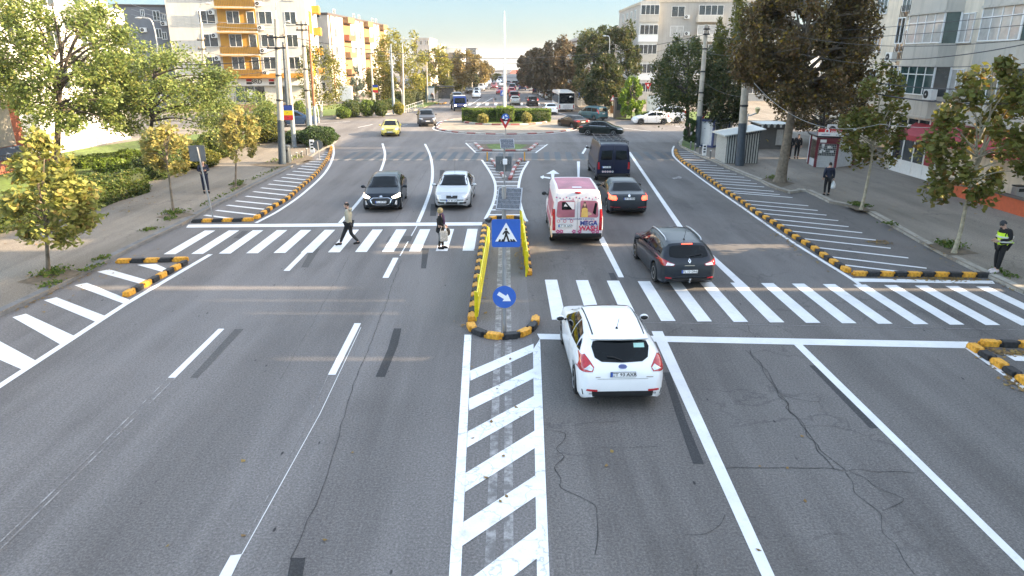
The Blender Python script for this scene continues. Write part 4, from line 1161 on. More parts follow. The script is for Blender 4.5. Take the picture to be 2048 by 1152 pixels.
def patch(bvh, poly, m, axis, off=.008, n=10, mcols=9, mb=None, sides=(1,)):
    """decal of outline poly laid on the body along an axis: 'rear'/'front' (y,z) or 'side' (x,z)"""
    mb = mb or MB()
    vals = sorted({p[1] for p in poly}); lo, hi = vals[0], vals[-1]
    rows = sorted(set([lo + 1e-4, hi - 1e-4] + [v for v in vals[1:-1]] + [lo + (hi - lo) * i / n for i in range(1, n)]))
    grid = []
    for z in rows:
        c = []
        for (a, b), (d, e) in zip(poly, poly[1:] + poly[:1]):
            if b != e and min(b, e) <= z <= max(b, e): c.append(a + (d - a) * (z - b) / (e - b))
        if len(c) < 2: continue
        grid.append((z, min(c), max(c)))
    for s in sides:
        vs, ok = [], True
        for z, a, b in grid:
            for k in range(mcols + 1):
                q = a + (b - a) * k / mcols
                if axis == 'side': o, d = Vector((q, s * 3, z)), Vector((0, -s, 0))
                elif axis == 'rear': o, d = Vector((-2, q * s, z)), Vector((1, 0, 0))
                elif axis == 'front': o, d = Vector((9, q * s, z)), Vector((-1, 0, 0))
                else: o, d = Vector((q, z * s, 5)), Vector((0, 0, -1))
                h, nrm, _, _ = bvh.ray_cast(o, d)
                if h is None: h = vs[-1] if vs else o + d * 3; vs.append(Vector(h)); continue
                if nrm.dot(d) > 0: nrm = -nrm
                vs.append(h + nrm * off)
        M1 = mcols + 1; fs = []
        for i in range(len(grid) - 1):
            for k in range(mcols): fs.append((i * M1 + k, i * M1 + k + 1, (i + 1) * M1 + k + 1, (i + 1) * M1 + k))
        flip = (axis == 'front') != (s < 0)
        if axis == 'side': flip = s > 0
        if axis == 'rear': flip = s > 0
        if flip: fs = [tuple(reversed(f)) for f in fs]
        mb.add(vs, fs, m)
    return mb

def sym(half): return [(y, z) for y, z in half] + [(-y, z) for y, z in reversed(half) if y > 0]

WHEELS = {}
def wheel_meshes(r, far=False):
    if (r, far) in WHEELS: return WHEELS[(r, far)]
    n = 10 if far else 22
    a = MB(); wd = .20
    a.lathe([(r * .62, -wd / 2), (r * .94, -wd / 2), (r, -wd * .33), (r, wd * .33), (r * .94, wd / 2), (r * .62, wd / 2)], TYRE, n, (0, 0, 0), 'y')
    b = MB()
    b.lathe([(r * .66, -.02), (r * .66, wd / 2 + .004), (r * .60, wd / 2 + .006), (r * .57, wd / 2 - .03)], RIM, n, (0, 0, 0), 'y')
    if not far:
        b.lathe([(r * .56, wd / 2 - .05), (r * .56, wd / 2 - .04)], TRIM, n, (0, 0, 0), 'y')
        for k in range(5):
            q = 2 * pi * k / 5; c, s = cos(q), sin(q); t = .035
            p = [(c * .03 - s * t, s * .03 + c * t), (c * r * .6 - s * t * .7, s * r * .6 + c * t * .7), (c * r * .6 + s * t * .7, s * r * .6 - c * t * .7), (c * .03 + s * t, s * .03 - c * t)]
            b.add([(x, wd / 2 - .012, z) for x, z in p], [(0, 1, 2, 3)], RIM); b.add([(x, wd / 2 - .012, z) for x, z in p], [(3, 2, 1, 0)], RIM)
        b.lathe([(.05, wd / 2 - .03), (.05, wd / 2 + .002)], RIM, 10, (0, 0, 0), 'y')
    WHEELS[(r, far)] = (a.mesh('tyre', 45), b.mesh('rim', 45)); return WHEELS[(r, far)]

def emb(t, L, mb, name):                                           # shift from rear origin to the middle of the car
    mb.v = [(x - L / 2, y, z) for x, y, z in mb.v]
    return mb.build(name, t, smooth=38)

def plate_mesh(text, w=.52, h=.112):
    mb = MB(); mb.box(-w / 2, -.006, -h / 2, w / 2, .006, h / 2, TRIM)
    mb.box(-w / 2 + .006, -.008, -h / 2 + .006, w / 2 - .006, -.0061, h / 2 - .006, PLATE)
    mb.box(-w / 2 + .006, -.0095, -h / 2 + .006, -w / 2 + .048, -.0081, h / 2 - .006, PBLU)
    put_text(mb, text, .098, Matrix.Translation((.022, -.0092, -.003)) @ Matrix.Rotation(pi / 2, 4, 'X'), PTXT, .002, 1.08)
    return mb

def car(name, label, cat, spec, pm, loc, head, plate=None, rear=(), front=(), sides=(), tops=(), lamps=1, mirror=None, far=False, group=None, extra=None, wscr=True, dz=0, sc=1.0):
    """head: compass of the nose, degrees from +Y towards +X. rear/front/sides/tops: (part name, outline, material, mirrored?)"""
    sp = SPEC[spec]; L, W = sp['L'], sp['W']
    t = thing(name, label, cat, (loc[0], loc[1], dz), pi / 2 - radians(head), group); t.scale = (sc, sc, sc)
    body, bvh = car_shell(sp, pm, 0 if far else 1)
    emb(t, L, body, 'body')
    if wscr: emb(t, L, patch(bvh, sym(sp['ws']), GLASS, 'front', n=4 if far else 10, mcols=4 if far else 12), 'windscreen')
    if sp['rw']: emb(t, L, patch(bvh, sym(sp['rw']), GLASS, 'rear', n=4 if far else 10, mcols=4 if far else 12), 'rear_window')
    for poly in sp['sw']:
        for s in (1, -1): emb(t, L, patch(bvh, poly, GLASS, 'side', n=3 if far else 8, mcols=3 if far else 8, sides=(s,)), 'side_window')
    A, B = wheel_meshes(sp['wr'], far)
    for xc in sp['wh']:
        for s in (1, -1):
            o = link('wheel', A, t); o.location = (xc - L / 2, s * (W / 2 - .115), sp['wr'])
            if s < 0: o.rotation_euler = (0, 0, pi)
            if not far: link('rim', B, o)
    lay = 0
    for axis, lst in (('rear', rear), ('front', front), ('side', sides), ('top', tops)):
        for it in lst:
            nm, poly, m = it[:3]; mir = it[3] if len(it) > 3 else True; off = it[4] if len(it) > 4 else .012
            for s in ((1, -1) if mir else (1,)):
                emb(t, L, patch(bvh, poly, m, axis, off, 3 if far else 7, 3 if far else 8, sides=(s,)), nm)
    if mirror:
        x, z, mm = mirror
        for s in (1, -1):
            mb = MB(); mb.ball((x, s * (W / 2 + .10), z), (.075, .11, .075), mm, 10, 7)
            mb.tube([(x + .03, s * (W / 2 - .06), z - .05), (x + .01, s * (W / 2 + .04), z - .03)], .028, TRIM, 6)
            mb.ball((x - .03, s * (W / 2 + .10), z), (.058, .092, .058), TRIM, 10, 7)
            emb(t, L, mb, 'wing_mirror')
    if plate:
        txt, end, z = plate
        h, nrm, _, _ = bvh.ray_cast(Vector((-2, 0, z)) if end == 'rear' else Vector((9, 0, z)), Vector((1 if end == 'rear' else -1, 0, 0)))
        pmh = plate_mesh(txt); x = h.x + (-.022 if end == 'rear' else .022)
        T = Matrix.Translation((x, 0, z)) @ Matrix.Rotation(-pi / 2 if end == 'rear' else pi / 2, 4, 'Z')
        q = MB(); q.merge(pmh, T); emb(t, L, q, 'number_plate')
    if extra: extra(t, sp, bvh)
    return t

def put(u, v, end, spec, head):
    """centre of a car whose rear or front bottom edge is seen at (u, v)"""
    p = G(u, v); d = Vector((sin(radians(head)), cos(radians(head)), 0)); L = SPEC[spec]['L'] if spec in SPEC else spec
    return p + d * (L / 2 if end == 'rear' else -L / 2)

WHT = paint('white', (.78, .79, .80)); GRAPH = paint('graphite', (.022, .028, .036), .2, .3); NAVY = paint('navy', (.004, .008, .030), .1, .3)
BLUBLK = paint('blue_black', (.006, .012, .020), .2, .28); SILV = paint('silver', (.50, .52, .53), .55, .35); TAXI = paint('taxi_yellow', (.66, .56, .12))
GREYM = paint('grey_metal', (.075, .075, .082), .5, .35); BLACK = paint('black', (.012, .012, .013), .1, .28); TEAL = paint('teal', (.010, .085, .115), .3)
BRIGHTB = paint('blue', (.010, .045, .20), .2); REDP = paint('red', (.42, .02, .025)); PINK = paint('pink', (.62, .16, .22)); BEIGE = paint('champagne', (.40, .37, .32), .4); BROWN = paint('dark_brown', (.026, .018, .016), .3)

def handles(xs, z, m, W):
    return [('door_handle', [(x, z), (x + .17, z), (x + .17, z + .035), (x, z + .035)], m, True, .022) for x in xs]
def seams(xs, z0, z1): return [('door_seam', [(x, z0), (x + .012, z0), (x + .012, z1), (x, z1)], TRIM, True, .004) for x in xs]

# ---- white hatchback in front
def ex_white(t, sp, bvh):
    L = sp['L']
    mb = MB(); h = bvh.ray_cast(Vector((.95, 0, 5)), Vector((0, 0, -1)))[0]
    mb.tube([h, h + Vector((-.20, 0, .30))], .006, TRIM, 5); mb.lathe([(.03, 0), (.02, .035)], TRIM, 8, h); emb(t, L, mb, 'roof_aerial')
    mb = MB(); P = []                                                       # roof spoiler lip over the rear window
    for k in range(9):
        y = -.60 + 1.2 * k / 8; P.append((.50 + .10 * (y / .6) ** 2, y, 1.385 - .03 * (y / .6) ** 2))
    vs = [p for p in P] + [(x + .34, y, z + .05) for x, y, z in P] + [(x + .02, y, z - .035) for x, y, z in P]
    n = 9; fs = [(k, k + 1, n + k + 1, n + k) for k in range(8)] + [(k + 1, k, 2 * n + k, 2 * n + k + 1) for k in range(8)]
    mb.add(vs, fs, WHT); emb(t, L, mb, 'spoiler')
    mb = MB(); mb.box(.525, -.12, 1.362, .56, .12, 1.384, TRIM); emb(t, L, mb, 'brake_light')
    mb = MB(); h = bvh.ray_cast(Vector((-1, 0, 1.0)), Vector((1, 0, 0)))[0]
    mb.tube([(h.x + .01, 0, 1.03), (h.x + .05, .16, 1.08), (h.x + .07, .30, 1.10)], .012, TRIM, 5); emb(t, L, mb, 'wiper')
oval = lambda a, b, cz, n=14: [(a * cos(2 * pi * k / n), cz + b * sin(2 * pi * k / n)) for k in range(n)]
REDD = mat('reflector_red', (.5, .02, .03), .3)
car('white_car', 'white hatchback with red tail lights waiting just before the right crosswalk', 'car', 'hatch', WHT, put(1243, 821, 'rear', 'hatch', -1.5), -1.5, ('CT 93 AXR', 'rear', .80),
    rear=[('tail_light', [(.58, .92), (.62, .84), (.90, .80), (.84, 1.06), (.74, 1.10), (.66, 1.02)], RLAMP, True), ('reversing_light', [(.60, .905), (.64, .86), (.78, .89), (.66, .96)], CLAMP, True, .02),
          ('bumper_trim', [(-.80, .335), (.80, .335), (.82, .45), (.60, .43), (-.60, .43), (-.82, .45)], TRIM, False), ('reflector', [(.52, .45), (.74, .46), (.73, .50), (.52, .49)], REDD, True, .02),
          ('emblem', oval(.085, .034, .925), mat('emblem_blue', (.02, .04, .16), .2, coat=1), False, .02), ('emblem_ring', oval(.095, .042, .925), CHROME, False, .016), ('tailgate_seam', [(-.52, .70), (.52, .70), (.52, .708), (-.52, .708)], mat('seam_grey', (.2, .2, .2), .6), False, .006),
          ('sticker', [(-.28, 1.20), (-.50, 1.20), (-.50, 1.27), (-.28, 1.27)], mat('sticker_pale_green', (.30, .55, .50), .5), False, .016), ('badge', [(-.62, .735), (-.48, .735), (-.48, .752), (-.62, .752)], CHROME, False, .016), ('badge', [(.46, .735), (.56, .735), (.56, .75), (.46, .75)], CHROME, False, .016)],
    sides=handles((1.15, 2.05), .86, WHT, 1.82) + seams((1.70, 2.78), .34, .96) + [('sill_trim', [(1.3, .26), (3.05, .26), (3.05, .33), (1.3, .33)], TRIM, True)],
    tops=[('roof_strip', [(.75, .53), (2.35, .55), (2.35, .575), (.75, .555)], TRIM, True, .010)], front=[('headlight', [(.50, .68), (.80, .72), (.82, .82), (.56, .78)], CLAMP, True)], mirror=(2.75, 1.0, WHT), extra=ex_white)

# ---- dark estate on the crosswalk
def ex_estate(t, sp, bvh):
    L = sp['L']
    for s in (1, -1):
        P = []
        for x in (.85, 1.0, 1.4, 2.0, 2.5, 2.65):
            h = bvh.ray_cast(Vector((x, s * .57, 5)), Vector((0, 0, -1)))[0]; P.append(h + Vector((0, 0, .0 if x in (.85, 2.65) else .055)))
        mb = MB(); mb.tube(spline(P, 5), .022, RIM, 8); emb(t, L, mb, 'roof_rail')
    mb = MB(); h = bvh.ray_cast(Vector((.85, 0, 5)), Vector((0, 0, -1)))[0]
    mb.tube([h, h + Vector((-.16, 0, .34))], .006, TRIM, 5); mb.ball(h, (.05, .035, .03), TRIM, 8, 6); emb(t, L, mb, 'roof_aerial')
    mb = MB(); mb.tube([(.02, 0, .30), (-.10, 0, .30), (-.12, 0, .38)], .022, RIM, 8); mb.ball((-.12, 0, .40), .032, RIM, 8, 6); emb(t, L, mb, 'tow_hook')
    mb = MB(); h = bvh.ray_cast(Vector((-1, 0, 1.04)), Vector((1, 0, 0)))[0]
    mb.tube([(h.x - .015, .05, 1.05), (h.x + .0, -.2, 1.09), (h.x + .03, -.42, 1.12)], .013, TRIM, 5); emb(t, L, mb, 'wiper')
dia = lambda s, cz: [(0, cz + s), (s * .72, cz), (0, cz - s), (-s * .72, cz)]
car('estate_car', 'dark grey estate car with roof rails driving over the right crosswalk', 'car', 'estate', GRAPH, put(1376, 581, 'rear', 'estate', -2.5), -2.5, ('TL 13 DNL', 'rear', .62),
    rear=[('tail_light', [(.46, .84), (.50, .79), (.82, .80), (.90, .84), (.86, .99), (.80, .98)], RLAMP, True), ('reversing_light', [(.48, .84), (.52, .81), (.74, .81), (.70, .90)], CLAMP, True, .02),
          ('brake_light', [(-.17, 1.352), (.17, 1.352), (.17, 1.378), (-.17, 1.378)], RLIT, False, .02), ('emblem', dia(.065, .93), CHROME, False, .02), ('emblem_core', dia(.03, .93), GRAPH, False, .026), ('badge', [(-.16, .79), (.16, .79), (.16, .81), (-.16, .81)], CHROME, False, .016),
          ('reflector', [(.56, .40), (.74, .41), (.74, .45), (.56, .44)], REDD, True, .02), ('bumper_trim', [(-.8, .325), (.8, .325), (.82, .40), (-.82, .40)], TRIM, False)],
    sides=handles((1.25, 2.15), .86, GRAPH, 1.8) + seams((1.80, 2.92), .34, .95), front=[('headlight', [(.5, .70), (.8, .73), (.82, .82), (.56, .8)], CLAMP, True)], mirror=(2.88, .99, GRAPH), extra=ex_estate)

# ---- pink and white van
VWHT = mat('van_white', (.66, .62, .63), .4, var=.05); VPNK = mat('van_pink', (.40, .12, .16), .5, var=.3, scale=1.4); VFLW = mat('van_flower', (.55, .06, .20), .45)
SKINP = mat('poster_skin', (.55, .33, .24), .5); HAIRP = mat('poster_hair', (.10, .045, .03), .6); VYEL = mat('poster_yellow', (.70, .42, .12), .5); VNAVY = mat('van_letters_blue', (.02, .05, .22), .5); VRED = mat('van_letters_red', (.62, .02, .08), .5)
def ex_pink(t, sp, bvh):
    L = sp['L']
    def fp(poly, m, off, nm, z=True): return patch(bvh, poly, m, 'rear', off, 6, 6)
    # rear doors: window wraps with the printed advert
    for nm, sgn in (('left_door_print', 1), ('right_door_print', -1)):
        q = MB()
        w = [(sgn * .10, 1.13), (sgn * .10, 1.72), (sgn * .14, 1.78), (sgn * .68, 1.76), (sgn * .76, 1.70), (sgn * .80, 1.18), (sgn * .74, 1.12)]
        patch(bvh, w, VPNK, 'rear', .012, 8, 8, q)
        emb(t, L, q, nm)
    q = MB(); patch(bvh, [(0.6, 1.42), (0.22, 1.42), (0.22, 1.70), (0.6, 1.72)], GLASS, 'rear', .018, 3, 3, q); patch(bvh, [(0.2, 1.44), (0.12, 1.44), (0.12, 1.72), (0.46, 1.73)], VWHT, 'rear', .022, 5, 3, q)
    patch(bvh, [(0.53, 1.55), (0.38, 1.55), (0.47, 1.66)], VWHT, 'rear', .024, 3, 3, q); patch(bvh, [(-0.58, 1.30), (-0.7, 1.22), (-0.74, 1.66), (-0.66, 1.70)], GLASS, 'rear', .018, 5, 3, q); emb(t, L, q, 'door_window_print')
    q = MB()                                                              # printed woman in a yellow top
    for poly, m, o in (([(-0.2, 1.62), (-0.34, 1.62), (-0.36, 1.50), (-0.42, 1.32), (-0.13, 1.34), (-0.17, 1.5)], HAIRP, .018), ([(-0.22, 1.60), (-0.32, 1.60), (-0.32, 1.70), (-0.27, 1.74), (-0.22, 1.70)], HAIRP, .018), ([(-0.235, 1.55), (-0.305, 1.55), (-0.315, 1.66), (-0.225, 1.66)], SKINP, .022),
                       ([(-0.14, 1.14), (-0.4, 1.14), (-0.38, 1.46), (-0.31, 1.50), (-0.23, 1.50), (-0.16, 1.46)], VYEL, .024), ([(-0.4, 1.20), (-0.54, 1.24), (-0.54, 1.28), (-0.4, 1.36)], SKINP, .022)):
        patch(bvh, poly, m, 'rear', o, 5, 4, q)
    emb(t, L, q, 'printed_woman')
    def text(s, size, y, z, m, bold=.003, sx=1.0):
        x = bvh.ray_cast(Vector((-2, y, z)), Vector((1, 0, 0)))[0].x - .03
        q = MB(); put_text(q, s, size, Matrix.Translation((x, y, z)) @ Matrix.Rotation(-pi / 2, 4, 'Z') @ Matrix.Rotation(pi / 2, 4, 'X'), m, bold, sx); return q
    # y grows to the car's left, so the reader's right is negative y here
    q = MB(); q.merge(text('MEGA', .25, -.44, .90, VNAVY, .009)); q.merge(text('WASH', .25, -.44, .70, VRED, .009)); emb(t, L, q, 'lettering')
    q = MB(); q.merge(text('SPALATORIE COVOARE SI MOCHETE', .072, 0, 1.065, VNAVY, .002, 1.1)); q.merge(text('0732 604 200', .085, -.50, 1.00 - .02, VRED, .002)); q.merge(text('0732 601 003', .0, -.50, .93, VRED)) if 0 else None; emb(t, L, q, 'phone_lettering')
    q = MB()
    for y in (.72, .48, .22):
        c = lambda r: [(y + r * cos(k * pi / 6), .985 + r * sin(k * pi / 6)) for k in range(12)]
        patch(bvh, c(.062), VRED, 'rear', .018, 5, 4, q); patch(bvh, c(.042), VWHT, 'rear', .022, 5, 4, q)
    emb(t, L, q, 'round_symbols')
    q = MB()
    for y in (.74, .60, .12, -.10, -.62, -.78):
        for k in range(5):
            a = 2 * pi * k / 5; cy, cz = y + .05 * cos(a), .58 + .05 * sin(a)
            patch(bvh, [(cy + .032 * cos(j * pi / 3), cz + .032 * sin(j * pi / 3)) for j in range(6)], VFLW, 'rear', .018 + .0004 * k, 3, 3, q)
    for i in range(14):
        y = -.80 + i * 1.6 / 13; z = 1.86 + .035 * sin(i * 2.1)
        patch(bvh, [(y + .028 * cos(j * pi / 3), z + .028 * sin(j * pi / 3)) for j in range(6)], VFLW if i % 3 else VNAVY, 'rear', .018, 3, 3, q)
    emb(t, L, q, 'flower_print')
    q = MB(); q.ball((.10, 0, 2.06), (.06, .14, .05), RLAMP, 10, 6); emb(t, L, q, 'brake_light')
    q = MB(); q.box(-.03, -.004, .55, -.006, .004, 1.84, TRIM); emb(t, L, q, 'door_seam')
    q = MB(); patch(bvh, [(.35, -.72), (3.0, -.74), (3.0, .74), (.35, .72)], VPNK, 'top', .006, 10, 10, q); emb(t, L, q, 'roof_print')
    q = MB(); patch(bvh, [(.5, -.18), (.72, -.18), (.72, .18), (.5, .18)], VWHT, 'top', .02, 3, 3, q); emb(t, L, q, 'roof_hatch')
def pl(t, sp, bvh, txt, y, z):
    x = bvh.ray_cast(Vector((-2, y, z)), Vector((1, 0, 0)))[0].x - .022
    q = MB(); q.merge(plate_mesh(txt), Matrix.Translation((x, y, z)) @ Matrix.Rotation(-pi / 2, 4, 'Z')); emb(t, sp['L'], q, 'number_plate')
car('pink_van', 'pink and white advertising van with MEGA WASH lettering on its rear doors', 'van', 'van', VWHT, put(1153, 492, 'rear', 'van', 0.5), 0.5, None,
    rear=[('tail_light', [(.83, .62), (.95, .62), (.945, 1.45), (.85, 1.45)], RLAMP, True), ('bumper', [(-.94, .28), (.94, .28), (.94, .52), (-.94, .52)], TRIM, False, .05)],
    sides=[('side_print', [(.1, .75), (.1, 1.7), (2.9, 1.75), (2.9, .7)], VPNK, True, .008), ('side_stripe', [(1.5, .45), (3.4, .45), (3.4, .62), (1.5, .62)], TRIM, True, .01)], mirror=(3.75, 1.35, TRIM),
    extra=lambda t, sp, bvh: (ex_pink(t, sp, bvh), pl(t, sp, bvh, 'CT 44 ANT', .46, .80)))

# ---- dark sedan ahead of it
car('sedan_car', 'dark grey sedan with lit red brake lights ahead of the estate car', 'car', 'sedan', GRAPH, put(1257, 434, 'rear', 'sedan', -0.5), -.5, ('CT 15 HDR', 'rear', .84),
    rear=[('tail_light', [(.55, .84), (.60, .76), (.88, .78), (.86, .97), (.60, .96)], RLIT, True), ('emblem', oval(.05, .05, .96), CHROME, False, .02), ('reflector', [(.4, .44), (.82, .45), (.82, .475), (.4, .465)], REDD, True, .02), ('bumper_trim', [(-.8, .325), (.8, .325), (.82, .40), (-.82, .40)], TRIM, False)],
    sides=handles((1.35, 2.3), .84, GRAPH, 1.8) + seams((1.97, 3.0), .34, .94), front=[('headlight', [(.5, .70), (.8, .73), (.82, .82), (.56, .8)], CLAMP, True)], mirror=(2.95, .98, GRAPH))

# ---- navy high roof van with rack
def ex_navy(t, sp, bvh):
    L = sp['L']; q = MB()
    for x in (.2, .9, 1.7, 2.5, 3.3, 3.9): q.tube([(x, -.80, 2.18), (x, -.80, 2.34), (x, .80, 2.34), (x, .80, 2.18)], .022, DARKM, 6)
    for y in (-.80, -.4, 0, .4, .80): q.tube([(.1, y, 2.365), (4.0, y, 2.365)], .022, DARKM, 6)
    emb(t, L, q, 'roof_rack')
    for s in (1, -1):
        q = MB(); patch(bvh, [(s * .10, 1.33), (s * .10, 1.86), (s * .70, 1.84), (s * .76, 1.33)], GLASS, 'rear', .012, 6, 6, q); emb(t, L, q, 'rear_window')
    q = MB()
    for y in (.62, .48, .34, .20, .06):
        patch(bvh, [(y + .055 * cos(k * pi / 6), .66 + .055 * sin(k * pi / 6)) for k in range(12)], SWHT, 'rear', .018, 5, 4, q)
        patch(bvh, [(y + .03 * cos(k * pi / 6), .66 + .03 * sin(k * pi / 6)) for k in range(12)], SRED if y != .06 else SBLK, 'rear', .022, 5, 4, q)
    emb(t, L, q, 'stickers'); pl(t, sp, bvh, 'CT 63 MHS', .42, .92)
    q = MB(); q.box(-.10, -.85, .42, .02, .85, .50, TRIM); q.box(-.14, -.95, .50, .02, -.70, .56, TRIM); emb(t, L, q, 'rear_step')
    q = MB(); q.box(-.03, -.004, .55, -.002, .004, 2.2, TRIM); emb(t, L, q, 'door_seam')
car('navy_van', 'dark navy high roof van with a black roof rack and dark rear windows', 'van', 'highvan', NAVY, put(1226, 366, 'rear', 'highvan', 0.5), 0.5, None,
    rear=[('tail_light', [(.80, .80), (.92, .80), (.92, 1.20), (.82, 1.20)], RLAMP, True), ('bumper', [(-.93, .36), (.93, .36), (.93, .56), (-.93, .56)], TRIM, False, .04)], sides=handles((3.75,), 1.1, NAVY, 2) + [('side_moulding', [(.8, .55), (4.2, .55), (4.2, .64), (.8, .64)], TRIM, True)], mirror=(4.55, 1.5, TRIM), extra=ex_navy)

# ---- oncoming cars
def grille(poly, m=TRIM, off=.016): return ('grille', poly, m, False, off)
def aer(x):
    def f(t, sp, bvh):
        h = bvh.ray_cast(Vector((x, 0, 5)), Vector((0, 0, -1)))[0]; q = MB(); q.tube([h, h + Vector((-.25, 0, .75))], .006, TRIM, 5); emb(t, sp['L'], q, 'roof_aerial')
        h = bvh.ray_cast(Vector((9, 0, 1.2)), Vector((-1, 0, 0)))[0]
    return f
car('dark_hatchback', 'blue black hatchback with bright headlights facing the left crosswalk', 'car', 'fords', BLUBLK, put(763, 426, 'front', 'fords', 177), 177, ('CL 09 FPA', 'front', .52),
    front=[('headlight', [(.50, .72), (.58, .66), (.86, .70), (.84, .84), (.70, .80)], HLIT, True), grille([(-.46, .62), (-.40, .45), (-.28, .40), (.28, .40), (.40, .45), (.46, .62), (.34, .68), (-.34, .68)]),
           ('grille_frame', [(-.52, .63), (-.42, .43), (-.29, .375), (.29, .375), (.42, .43), (.52, .63), (.36, .70), (-.36, .70)], CHROME, False, .011), ('fog_light', [(.62, .40), (.72, .36), (.74, .56), (.68, .58)], CLAMP, True, .014), ('lower_trim', [(-.7, .22), (.7, .22), (.74, .34), (-.74, .34)], TRIM, False), ('emblem', oval(.07, .03, .745), CHROME, False, .014)],
    sides=handles((1.15, 2.05), .86, BLUBLK, 1.8) + seams((1.70, 2.78), .34, .96), mirror=(2.85, .99, BLUBLK), rear=[('tail_light', [(.6, .84), (.9, .82), (.84, 1.02), (.66, 1.0)], RLAMP, True)])
DRV = mat('driver_skin', (.30, .19, .14), .7); DRVC = mat('driver_shirt', (.16, .17, .18), .8)
def ex_skoda(t, sp, bvh):
    aer(2.4)(t, sp, bvh)
    pass
car('silver_sedan', 'silver older sedan facing the left crosswalk behind the blonde woman', 'car', 'sedan', SILV, put(904, 422, 'front', 'sedan', 180.5), 180.5, ('CT 47 OC', 'front', .50),
    front=[('headlight', [(.42, .66), (.46, .56), (.80, .58), (.84, .74), (.5, .72)], CLAMP, True), grille([(-.27, .70), (-.26, .58), (.26, .58), (.27, .70)]), ('emblem', [(0, .65), (.07, .72), (-.07, .72)], CHROME, False, .024), ('bumper_strip', [(-.72, .495), (.72, .495), (.74, .54), (-.74, .54)], TRIM, False, .012),
           ('lower_grille', [(-.27, .33), (.27, .33), (.27, .43), (-.27, .43)], TRIM, False), ('fog_light', [(.36, .34), (.66, .35), (.68, .43), (.36, .43)], TRIM, True)],
    sides=handles((1.35, 2.3), .84, SILV, 1.8) + seams((1.97, 3.0), .34, .94) + [('side_moulding', [(1.2, .52), (3.4, .52), (3.4, .58), (1.2, .58)], TRIM, True)], mirror=(2.98, .97, SILV), extra=ex_skoda, rear=[('tail_light', [(.55, .84), (.86, .80), (.86, .95), (.6, .94)], RLAMP, True)])
car('yellow_taxi', 'pale yellow taxi sedan driving round the left of the junction', 'taxi', 'taxi', TAXI, put(780, 274, 'front', 'taxi', 174), 174, ('CT 10 TAX', 'front', .46),
    front=[('headlight', [(.48, .72), (.52, .60), (.84, .62), (.86, .78), (.6, .76)], CLAMP, True), grille([(-.34, .66), (-.30, .58), (.30, .58), (.34, .66)]), ('lower_grille', [(-.55, .30), (.55, .30), (.5, .40), (-.5, .40)], TRIM, False), ('fog_light', [(.6, .3), (.72, .3), (.72, .38), (.6, .38)], TRIM, True)],
    sides=handles((1.35, 2.3), .84, TRIM, 1.8) + seams((1.97, 3.0), .34, .94), mirror=(2.98, .97, TAXI), rear=[('tail_light', [(.55, .84), (.86, .80), (.86, .95), (.6, .94)], RLAMP, True)])
car('grey_suv', 'grey metallic crossover rounding the left end of the roundabout', 'car', 'suv', GREYM, put(856, 254, 'front', 'suv', 170), 170, ('CT 21 SUV', 'front', .60),
    front=[('headlight', [(.50, .84), (.54, .76), (.86, .80), (.84, .90)], CLAMP, True), grille([(-.42, .86), (-.36, .70), (.36, .70), (.42, .86)]), ('lower_grille', [(-.6, .36), (.6, .36), (.55, .52), (-.55, .52)], TRIM, False)],
    sides=handles((1.2, 2.1), .98, TRIM, 1.86) + seams((1.73, 2.85), .40, 1.05) + [('sill_trim', [(1.3, .30), (3.1, .30), (3.1, .42), (1.3, .42)], TRIM, True)], mirror=(2.85, 1.18, GREYM), rear=[('tail_light', [(.6, .9), (.9, .9), (.86, 1.05), (.6, 1.05)], RLAMP, True)])
# ---- traffic in the junction
TL = lambda z0, z1, y0=.58, y1=.88, m=None: ('tail_light', [(y0, z0), (y1, z0), (y1 - .02, z1), (y0 + .04, z1)], m or RLAMP, True)
car('black_sedan', 'black sedan leaving the roundabout on its right with red tail lights', 'car', 'sedan', BROWN, put(1168, 259, 'rear', 'sedan', -26), -26, ('B 50 AXS', 'rear', .80), sc=.92,
    rear=[TL(.80, .96, .42), ('bumper_trim', [(-.8, .24), (.8, .24), (.82, .34), (-.82, .34)], TRIM, False)], sides=handles((1.35, 2.3), .84, BROWN, 1.8) + seams((1.97, 3.0), .34, .94), mirror=(2.95, .98, BROWN))
car('dark_green_sedan', 'glossy black green sedan seen side on crossing the junction', 'car', 'sedan', paint('black_green', (.016, .022, .020), .3, .22), G(1203, 270), 106,
    None, sc=.9, rear=[TL(.80, .95)], front=[('headlight', [(.46, .70), (.5, .62), (.84, .66), (.84, .78)], CLAMP, True)], sides=handles((1.35, 2.3), .84, TRIM, 1.8) + seams((1.97, 3.0), .34, .94) + [('window_trim', [(1.1, 1.0), (3.1, .965), (3.1, .985), (1.1, 1.02)], CHROME, True, .014)], mirror=(2.95, .98, BLACK))
car('white_hatchback', 'white hatchback driving left across the right arm of the junction', 'car', 'hatch', WHT, G(1301, 248), -91, None, sc=.95,
    rear=[TL(.85, 1.05)], front=[('headlight', [(.46, .70), (.5, .62), (.84, .66), (.84, .82)], CLAMP, True)], sides=handles((1.15, 2.05), .86, WHT, 1.8) + seams((1.70, 2.78), .34, .96), mirror=(2.8, 1.0, WHT))
car('white_van', 'white panel van mostly hidden behind the white hatchback', 'van', 'minivan', WHT, G(1327, 245), -82, None, rear=[TL(.7, 1.4, .78, .9), ('bumper', [(-.85, .26), (.85, .26), (.85, .5), (-.85, .5)], TRIM, False, .04)], mirror=(3.6, 1.25, TRIM))
